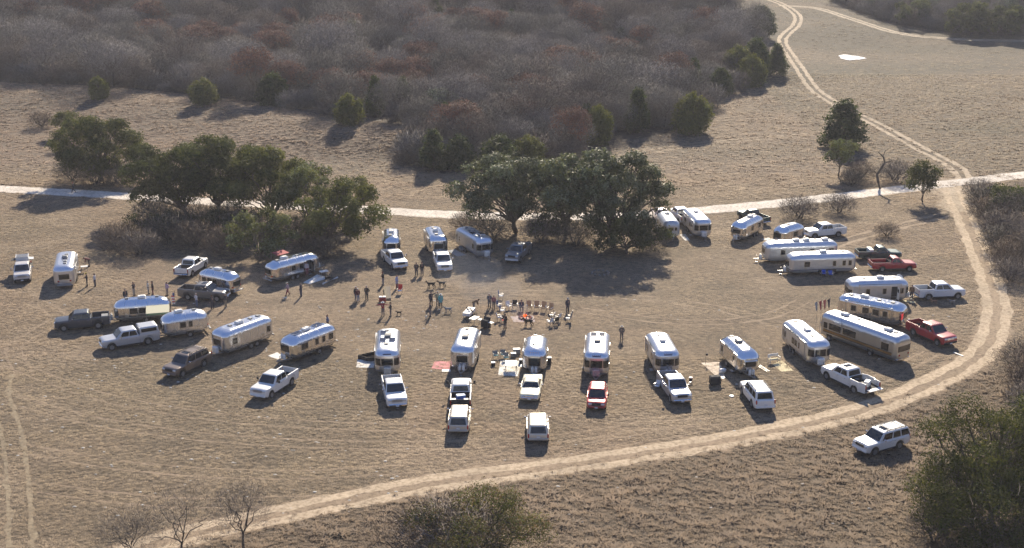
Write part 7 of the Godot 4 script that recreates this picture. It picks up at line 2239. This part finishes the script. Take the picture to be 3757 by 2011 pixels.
	mat_rug("ground_mat", [[-26.4, 130.7], [-25.2, 129.6], [-24.6, 130.4], [-25.6, 131.8]], "white mat at the front of the mirror polished trailer with four small windows", M.rug_white)
	mat_rug("ground_mat", [[24.1, 179.1], [24.5, 176.0], [25.2, 176.1], [25.0, 179.3]], "plain white mat between the two trailers nearest the large oaks in the back right row", M.rug_white)
	mat_rug("ground_mat", [[35.4, 176.7], [36.7, 175.5], [37.3, 176.6], [36.6, 177.5]], "white mat in front of the smallest polished trailer", M.rug_white)
	mat_rug("ground_mat", [[-9.0, 170.9], [-7.4, 168.2], [-6.3, 168.9], [-7.9, 171.6]], "pale grey mat left of the trailer beside the large oak, partly in shadow", M.rug_grey)
	camp_chair("folding_chair", [-6.9, 169.9], -60, "low grey chair on the pale grey mat beside the large oak's trailer", M.grey_plastic, M.steel)
	camp_chair("folding_chair", [41.1, 159.0], -90, "bright blue folding chair under the lower long trailer, right one of two", mat(0.03, 0.1, 0.5, 0.8), M.steel, {"seat": 0.38, "back": 0.75})
	camp_chair("folding_chair", [40.3, 159.3], -95, "bright blue folding chair under the lower long trailer, left one of two", mat(0.03, 0.1, 0.5, 0.8), M.steel, {"seat": 0.38, "back": 0.75})
	g = thing("satellite_dish", "white satellite dish on a tripod behind the trailer with the open white door", "dish", on_ground(48.6, 154.6), deg_to_rad(-70))
	mb = MB.new(); mb.lathe(PackedVector2Array([Vector2(0, 0), Vector2(0.28, 0.05), Vector2(0.46, 0.15), Vector2(0.45, 0.17), Vector2(0.27, 0.07), Vector2(0, 0.03)]), Vector3(0, 1.25, 0), Vector3(0.8, 0.6, 0).normalized(), 18); part("reflector", mb, M.white_plastic, g)
	for i in 3:
		mb = MB.new(); mb.bar(Vector3(cos(TAU * i / 3.0) * 0.45, 0, sin(TAU * i / 3.0) * 0.45), Vector3(0, 1.2, 0), 0.035, 0.035); part("leg", mb, M.steel, g)
	mb = MB.new(); mb.bar(Vector3(0.1, 1.15, 0), Vector3(0.55, 1.45, 0), 0.03, 0.03); part("arm", mb, M.steel, g)
	g = thing("doormat", "pale mat on the grass at the hitch of the trailer with the open white door", "mat", on_ground(48.3, 148.9), -0.5)
	box_part("mat", g, Vector3(0, 0.05, 0), Vector3(1.5, 0.03, 0.5), M.rug_yellow, 0.01)
	g = thing("board", "short white board lying on the grass below the red pickup at the right", "board", on_ground(48.43, 131.06), deg_to_rad(-60))
	box_part("board", g, Vector3(0, 0.06, 0), Vector3(1.3, 0.05, 0.2), M.white_plastic, 0.01)
	# flags
	var flag_red := mat(0.45, 0.06, 0.07, 0.8)
	flags([35.7, 138.2], 4)
	g = thing("flag", "red and white striped flag on a pole behind the pale yellow awning's trailer", "flag", on_ground(-39.6, 143.6))
	mb = MB.new(); mb.tube(PackedVector3Array([Vector3.ZERO, Vector3(0.1, 3.2, 0)]), PackedFloat32Array([0.025, 0.02]), 6); part("pole", mb, M.dark, g)
	for i in 6:
		box_part("stripe", g, Vector3(-0.14 + 0.008 * i, 2.5 - 0.17 * i, 0.03 * sin(i * 1.4)), Vector3(0.34, 0.17, 0.02), flag_red if i % 2 == 0 else M.white_plastic, 0.0)
	box_part("canton", g, Vector3(-0.06, 2.75, 0), Vector3(0.2, 0.4, 0.024), M.blue_cloth, 0.0)
	# old fire ring and the bright patch in the far field
	g = thing("fire_ring", "ring of dark stones of an old fireplace in the shade of the large oaks", "fireplace", on_ground(11.5, 160.5))
	for i in 11:
		mb = MB.new()
		var a := TAU * i / 11.0
		mb.lathe(PackedVector2Array([Vector2(0, -0.05), Vector2(0.16, 0.0), Vector2(0.17, 0.12), Vector2(0.09, 0.22), Vector2(0, 0.24)]), Vector3(cos(a) * 1.1, 0, sin(a) * 1.1), Vector3(rng.randf_range(-0.2, 0.2), 1, 0).normalized(), 7)
		part("stone", mb, mat(0.16, 0.15, 0.145, 0.95), g)
	mb = MB.new()
	var rim := PackedVector3Array()
	for i in 22:
		var a := TAU * i / 22.0
		var r := 1.0 + 0.16 * sin(a * 3.0 + 1.0) + 0.1 * sin(a * 7.0)
		rim.append(Vector3(cos(a) * 3.3 * r, 0.06, sin(a) * 5.0 * r))
	mb.fan(rim, Vector3.UP)
	for i in 22:
		mb.quad(rim[i], rim[(i + 1) % 22], rim[(i + 1) % 22] - Vector3(0, 0.2, 0), rim[i] - Vector3(0, 0.2, 0), rim[i])
	var sheet := part("white_sheet", mb, mat(0.9, 0.9, 0.9, 0.25), self)
	sheet.position = on_ground(94.2, 360.8)
	sheet.set_meta("label", "bright white irregular sheet lying in the open field at upper right")
	sheet.set_meta("category", "sheet")

func flags(at: Array, n: int) -> void:
	var tones := [[0.3, 0.32, 0.36], [0.35, 0.06, 0.07], [0.4, 0.1, 0.1], [0.03, 0.035, 0.06]]
	var names := ["white and black", "pale red striped", "dark red", "black"]
	for i in n:
		var g := thing("flag", "%s flag, %s of four planted at the nose of the motorhome" % [names[i], ["leftmost", "second from left", "third from left", "rightmost"][i]], "flag", on_ground(at[0] - 1.2 + i * 0.55, at[1] + i * 0.35))
		var mb := MB.new(); mb.tube(PackedVector3Array([Vector3.ZERO, Vector3(0.05, 3.9, 0)]), PackedFloat32Array([0.025, 0.02]), 6); part("pole", mb, M.steel, g)
		var rows := []
		for k in 6:
			var r := PackedVector3Array()
			for j in 4:
				r.append(Vector3(-0.03 - (0.085 - 0.01 * k) * j + 0.012 * k, 3.75 - 0.2 * k - 0.09 * j, 0.06 * sin(k * 1.2 + j * 1.7)))
			rows.append(r)
		mb = MB.new()
		mb.grid(rows, false, Vector3(0.001, 3.0, -2.0))
		part("cloth", mb, cloth(tones[i]), g)

func people() -> void:
	var dark := [0.03, 0.032, 0.04]
	var jeans := [0.07, 0.09, 0.15]
	var grey := [0.1, 0.1, 0.11]
	var khaki := [0.3, 0.26, 0.19]
	person("fold", [-53.6, 155.12], 200, "person in black with a yellow cap beside the far left trailer", dark, dark, "cap", [0.55, 0.42, 0.05], 1.02)
	person("stand", [-52.54, 154.95], 175, "person in a white shirt beside the person with the yellow cap", [0.5, 0.5, 0.55], [0.04, 0.045, 0.07])
	person("bend", [-56.0, 163.6], 200, "person in a dark red top leaning at the door side of the far left trailer", [0.14, 0.04, 0.05], dark)
	table("folding_table", [-55.9, 161.3], 20, "small white table beside the door of the far left trailer", Vector3(0.9, 0.72, 0.6), M.white_plastic, M.steel)
	person("fold", [-46.67, 151.38], -20, "person in a dark top and pale trousers left of the person in the white coat", [0.05, 0.04, 0.045], [0.3, 0.28, 0.26])
	person("pocket", [-45.04, 152.0], 10, "person in a white coat behind the polished trailer with the open awning", [0.52, 0.52, 0.5], [0.2, 0.19, 0.18], "long", [0.4, 0.36, 0.3], 0.97, true)
	person("stand", [-44.4, 151.7], 190, "person in a black coat with something red, beside the person in the white coat", [0.03, 0.02, 0.025], [0.16, 0.03, 0.035], "hair", [0.05, 0.03, 0.02], 1.02, true)
	person("pocket", [-42.54, 151.38], -130, "person in a pink jacket behind the rear of the trailer with the open awning", [0.45, 0.34, 0.45], [0.3, 0.24, 0.2])
	person("stand", [-46.87, 148.6], -60, "person in black half hidden behind the front end of the polished trailer with the awning", dark, jeans, "hair", [0.2, 0.17, 0.15])
	person("pocket", [-37.89, 146.96], 40, "person in a white shirt and blue jeans in the shade of the grey brown pickup", [0.5, 0.52, 0.58], [0.1, 0.13, 0.22], "hair", [0.35, 0.3, 0.26])
	person("stand", [-35.87, 146.37], 130, "person in dark grey clothes by the grey brown pickup, between two others", [0.06, 0.055, 0.06], [0.04, 0.042, 0.06])
	person("pocket", [-34.33, 146.79], 160, "person in a black jacket and khaki trousers at the nose of the grey brown pickup", [0.035, 0.04, 0.05], khaki, "hair", [0.25, 0.22, 0.2], 1.02)
	person("walk", [-27.68, 151.53], 200, "person in a pale pink top and red shorts walking a small white dog", [0.4, 0.32, 0.38], [0.25, 0.06, 0.08], "cap", [0.6, 0.55, 0.45], 0.95)
	person("stand", [-25.95, 150.93], 160, "person in a dark grey jacket standing alone right of the person in the pink top", [0.06, 0.065, 0.08], [0.09, 0.1, 0.13], "hair", [0.25, 0.2, 0.17], 1.02)
	person("pocket", [-21.07, 139.2], 200, "person in a blue shirt behind the mirror polished trailer with four small windows", [0.1, 0.14, 0.26], dark, "hair", [0.2, 0.1, 0.06])
	person("stand", [-26.45, 159.0], -60, "person in white and red standing in the doorway of the trailer with the red awning", [0.45, 0.42, 0.45], [0.2, 0.05, 0.07], "hair", [0.05, 0.03, 0.02], 0.98, false, 0.28)
	person("pocket", [-12.36, 159.49], -100, "person in dark clothes beside the back row pickups, left one of a pair", [0.05, 0.05, 0.055], [0.06, 0.065, 0.08], "hair", [0.1, 0.07, 0.05], 1.03)
	person("stand", [-11.65, 159.69], -80, "person in dark clothes beside the back row pickups, right one of a pair", [0.03, 0.03, 0.035], [0.08, 0.085, 0.1], "hair", [0.06, 0.04, 0.03], 1.02)
	person("pocket", [-18.73, 148.96], -60, "person in a maroon jacket and pale jeans with white hair", [0.1, 0.02, 0.025], [0.2, 0.23, 0.32], "hair", [0.6, 0.6, 0.58], 0.98)
	person("stand", [-19.0, 149.45], -70, "person in black hidden by the person in the maroon jacket", dark, jeans, "hair", [0.5, 0.48, 0.46], 1.03)
	person("pocket", [-17.73, 149.67], -110, "person in an olive brown jacket and black trousers right of the close pair", [0.07, 0.065, 0.05], [0.03, 0.03, 0.035], "hair", [0.4, 0.36, 0.33], 1.05)
	person("fold", [-16.3, 155.58], 210, "person in a black jacket and grey trousers behind the dark red cooler", [0.025, 0.022, 0.022], [0.2, 0.2, 0.22], "cap", [0.12, 0.04, 0.03])
	person("stand", [-14.46, 154.35], -20, "person in a light blue jacket and maroon trousers behind the red backed chair", [0.3, 0.36, 0.56], [0.16, 0.04, 0.06], "hair", [0.25, 0.15, 0.1], 1.0, true)
	person("wide", [-15.21, 143.9], -90, "person in a red jacket with arms stretched out wide", [0.28, 0.03, 0.045], [0.14, 0.13, 0.15], "brim", [0.6, 0.6, 0.58], 1.0)
	person("fold", [-14.25, 143.49], 180, "person in black holding a small black dog's lead", [0.025, 0.025, 0.03], [0.1, 0.095, 0.11], "hair", [0.05, 0.035, 0.025], 1.04)
	person("point", [-9.75, 147.56], -70, "person in a dark coat pointing with a raised arm", [0.035, 0.035, 0.05], [0.035, 0.03, 0.035], "hair", [0.1, 0.08, 0.07], 1.0, true)
	person("pocket", [-9.61, 143.6], 200, "person in a dark jacket and grey trousers in front of the pointing person", [0.04, 0.035, 0.045], [0.14, 0.13, 0.15], "hair", [0.08, 0.05, 0.04], 0.98)
	person("pocket", [-8.95, 147.5], -70, "person in a beige jacket half hidden by the person in turquoise", [0.3, 0.27, 0.2], [0.12, 0.12, 0.13], "hair", [0.5, 0.47, 0.43], 1.05)
	person("stand", [-8.55, 146.87], -80, "person in a turquoise coat and dark leggings with a grey dog", [0.13, 0.4, 0.42], [0.03, 0.03, 0.035], "brim", [0.62, 0.6, 0.55], 1.0, true)
	person("bend", [-4.58, 145.86], 20, "person in a tan jacket bending over beside the food table", [0.2, 0.13, 0.07], [0.09, 0.09, 0.11], "hair", [0.06, 0.04, 0.03], 1.05)
	person("fold", [-2.72, 146.82], -80, "person in a grey jacket left of the fire, beside the one in the red shirt", [0.1, 0.11, 0.13], [0.06, 0.06, 0.075], "hair", [0.45, 0.43, 0.4], 1.02)
	person("stand", [-2.18, 146.56], -90, "person in a red shirt and dark trousers left of the fire", [0.26, 0.06, 0.07], [0.06, 0.06, 0.075], "hair", [0.08, 0.05, 0.03], 0.92)
	person("pocket", [-0.8, 139.5], 60, "person in black from head to toe in front of the fire, facing away", [0.02, 0.02, 0.025], [0.06, 0.06, 0.075], "hair", [0.03, 0.02, 0.02], 1.0, true)
	person("sit", [1.13, 145.7], -90, "person in dark blue sitting in a chair behind the fire", [0.035, 0.045, 0.08], [0.05, 0.055, 0.08], "hair", [0.05, 0.035, 0.03], 1.03)
	person("stand", [6.6, 145.1], -60, "person in navy clothes standing behind the big padded lounge chair", [0.03, 0.035, 0.06], [0.035, 0.04, 0.06], "cap", [0.3, 0.3, 0.32], 1.04)
	person("kneel", [2.3, 134.4], 30, "person in a bright red shirt crouching behind the shortest front row trailer", [0.5, 0.06, 0.035], [0.12, 0.06, 0.05], "hair", [0.12, 0.06, 0.03])
	person("pocket", [12.26, 135.65], -100, "person in grey with a pale hat standing alone right of the fire", [0.12, 0.11, 0.1], [0.13, 0.12, 0.12], "brim", [0.55, 0.5, 0.42], 0.98)
	person("stand", [48.87, 149.95], -120, "person in a brown jacket at the tail of the white pickup pointing right", [0.14, 0.085, 0.05], [0.05, 0.055, 0.08], "hair", [0.06, 0.04, 0.03], 1.05)
	person("walk", [-71.2, 204.2], 180, "person in dark clothes with a red cap walking on the white road at the left", dark, dark, "cap", [0.5, 0.05, 0.04])
	dog([-27.75, 149.7], 200, "small white dog on a lead beside the person in the pink top", [0.6, 0.58, 0.54], 0.55)
	dog([-10.18, 154.25], 180, "large black dog walking left, left one of two behind the pointing person", [0.012, 0.012, 0.013], 1.25)
	dog([-8.86, 154.82], 178, "black grey dog, right one of two behind the pointing person", [0.025, 0.027, 0.03], 1.1)
	dog([-13.35, 144.07], 180, "small black dog beside the person in black with a lead", [0.012, 0.012, 0.012], 0.72)
	dog([-10.05, 142.75], -110, "small white and dark dog sitting alone left of the food table", [0.5, 0.48, 0.44], 0.6)
	dog([-7.6, 144.91], 178, "pale grey dog next to the person in turquoise", [0.3, 0.29, 0.28], 1.05)
	dog([1.89, 140.3], 170, "black dog with brown legs standing in front of the fire", [0.012, 0.012, 0.012], 1.25, "stand", [0.25, 0.12, 0.05])
	dog([51.03, 148.1], 175, "brown dog standing in the shade of the white pickup pointing right", [0.22, 0.13, 0.08], 0.9)
	dog([53.13, 147.9], 170, "grey dog standing by the front wheel of the white pickup pointing right", [0.2, 0.19, 0.18], 0.95)
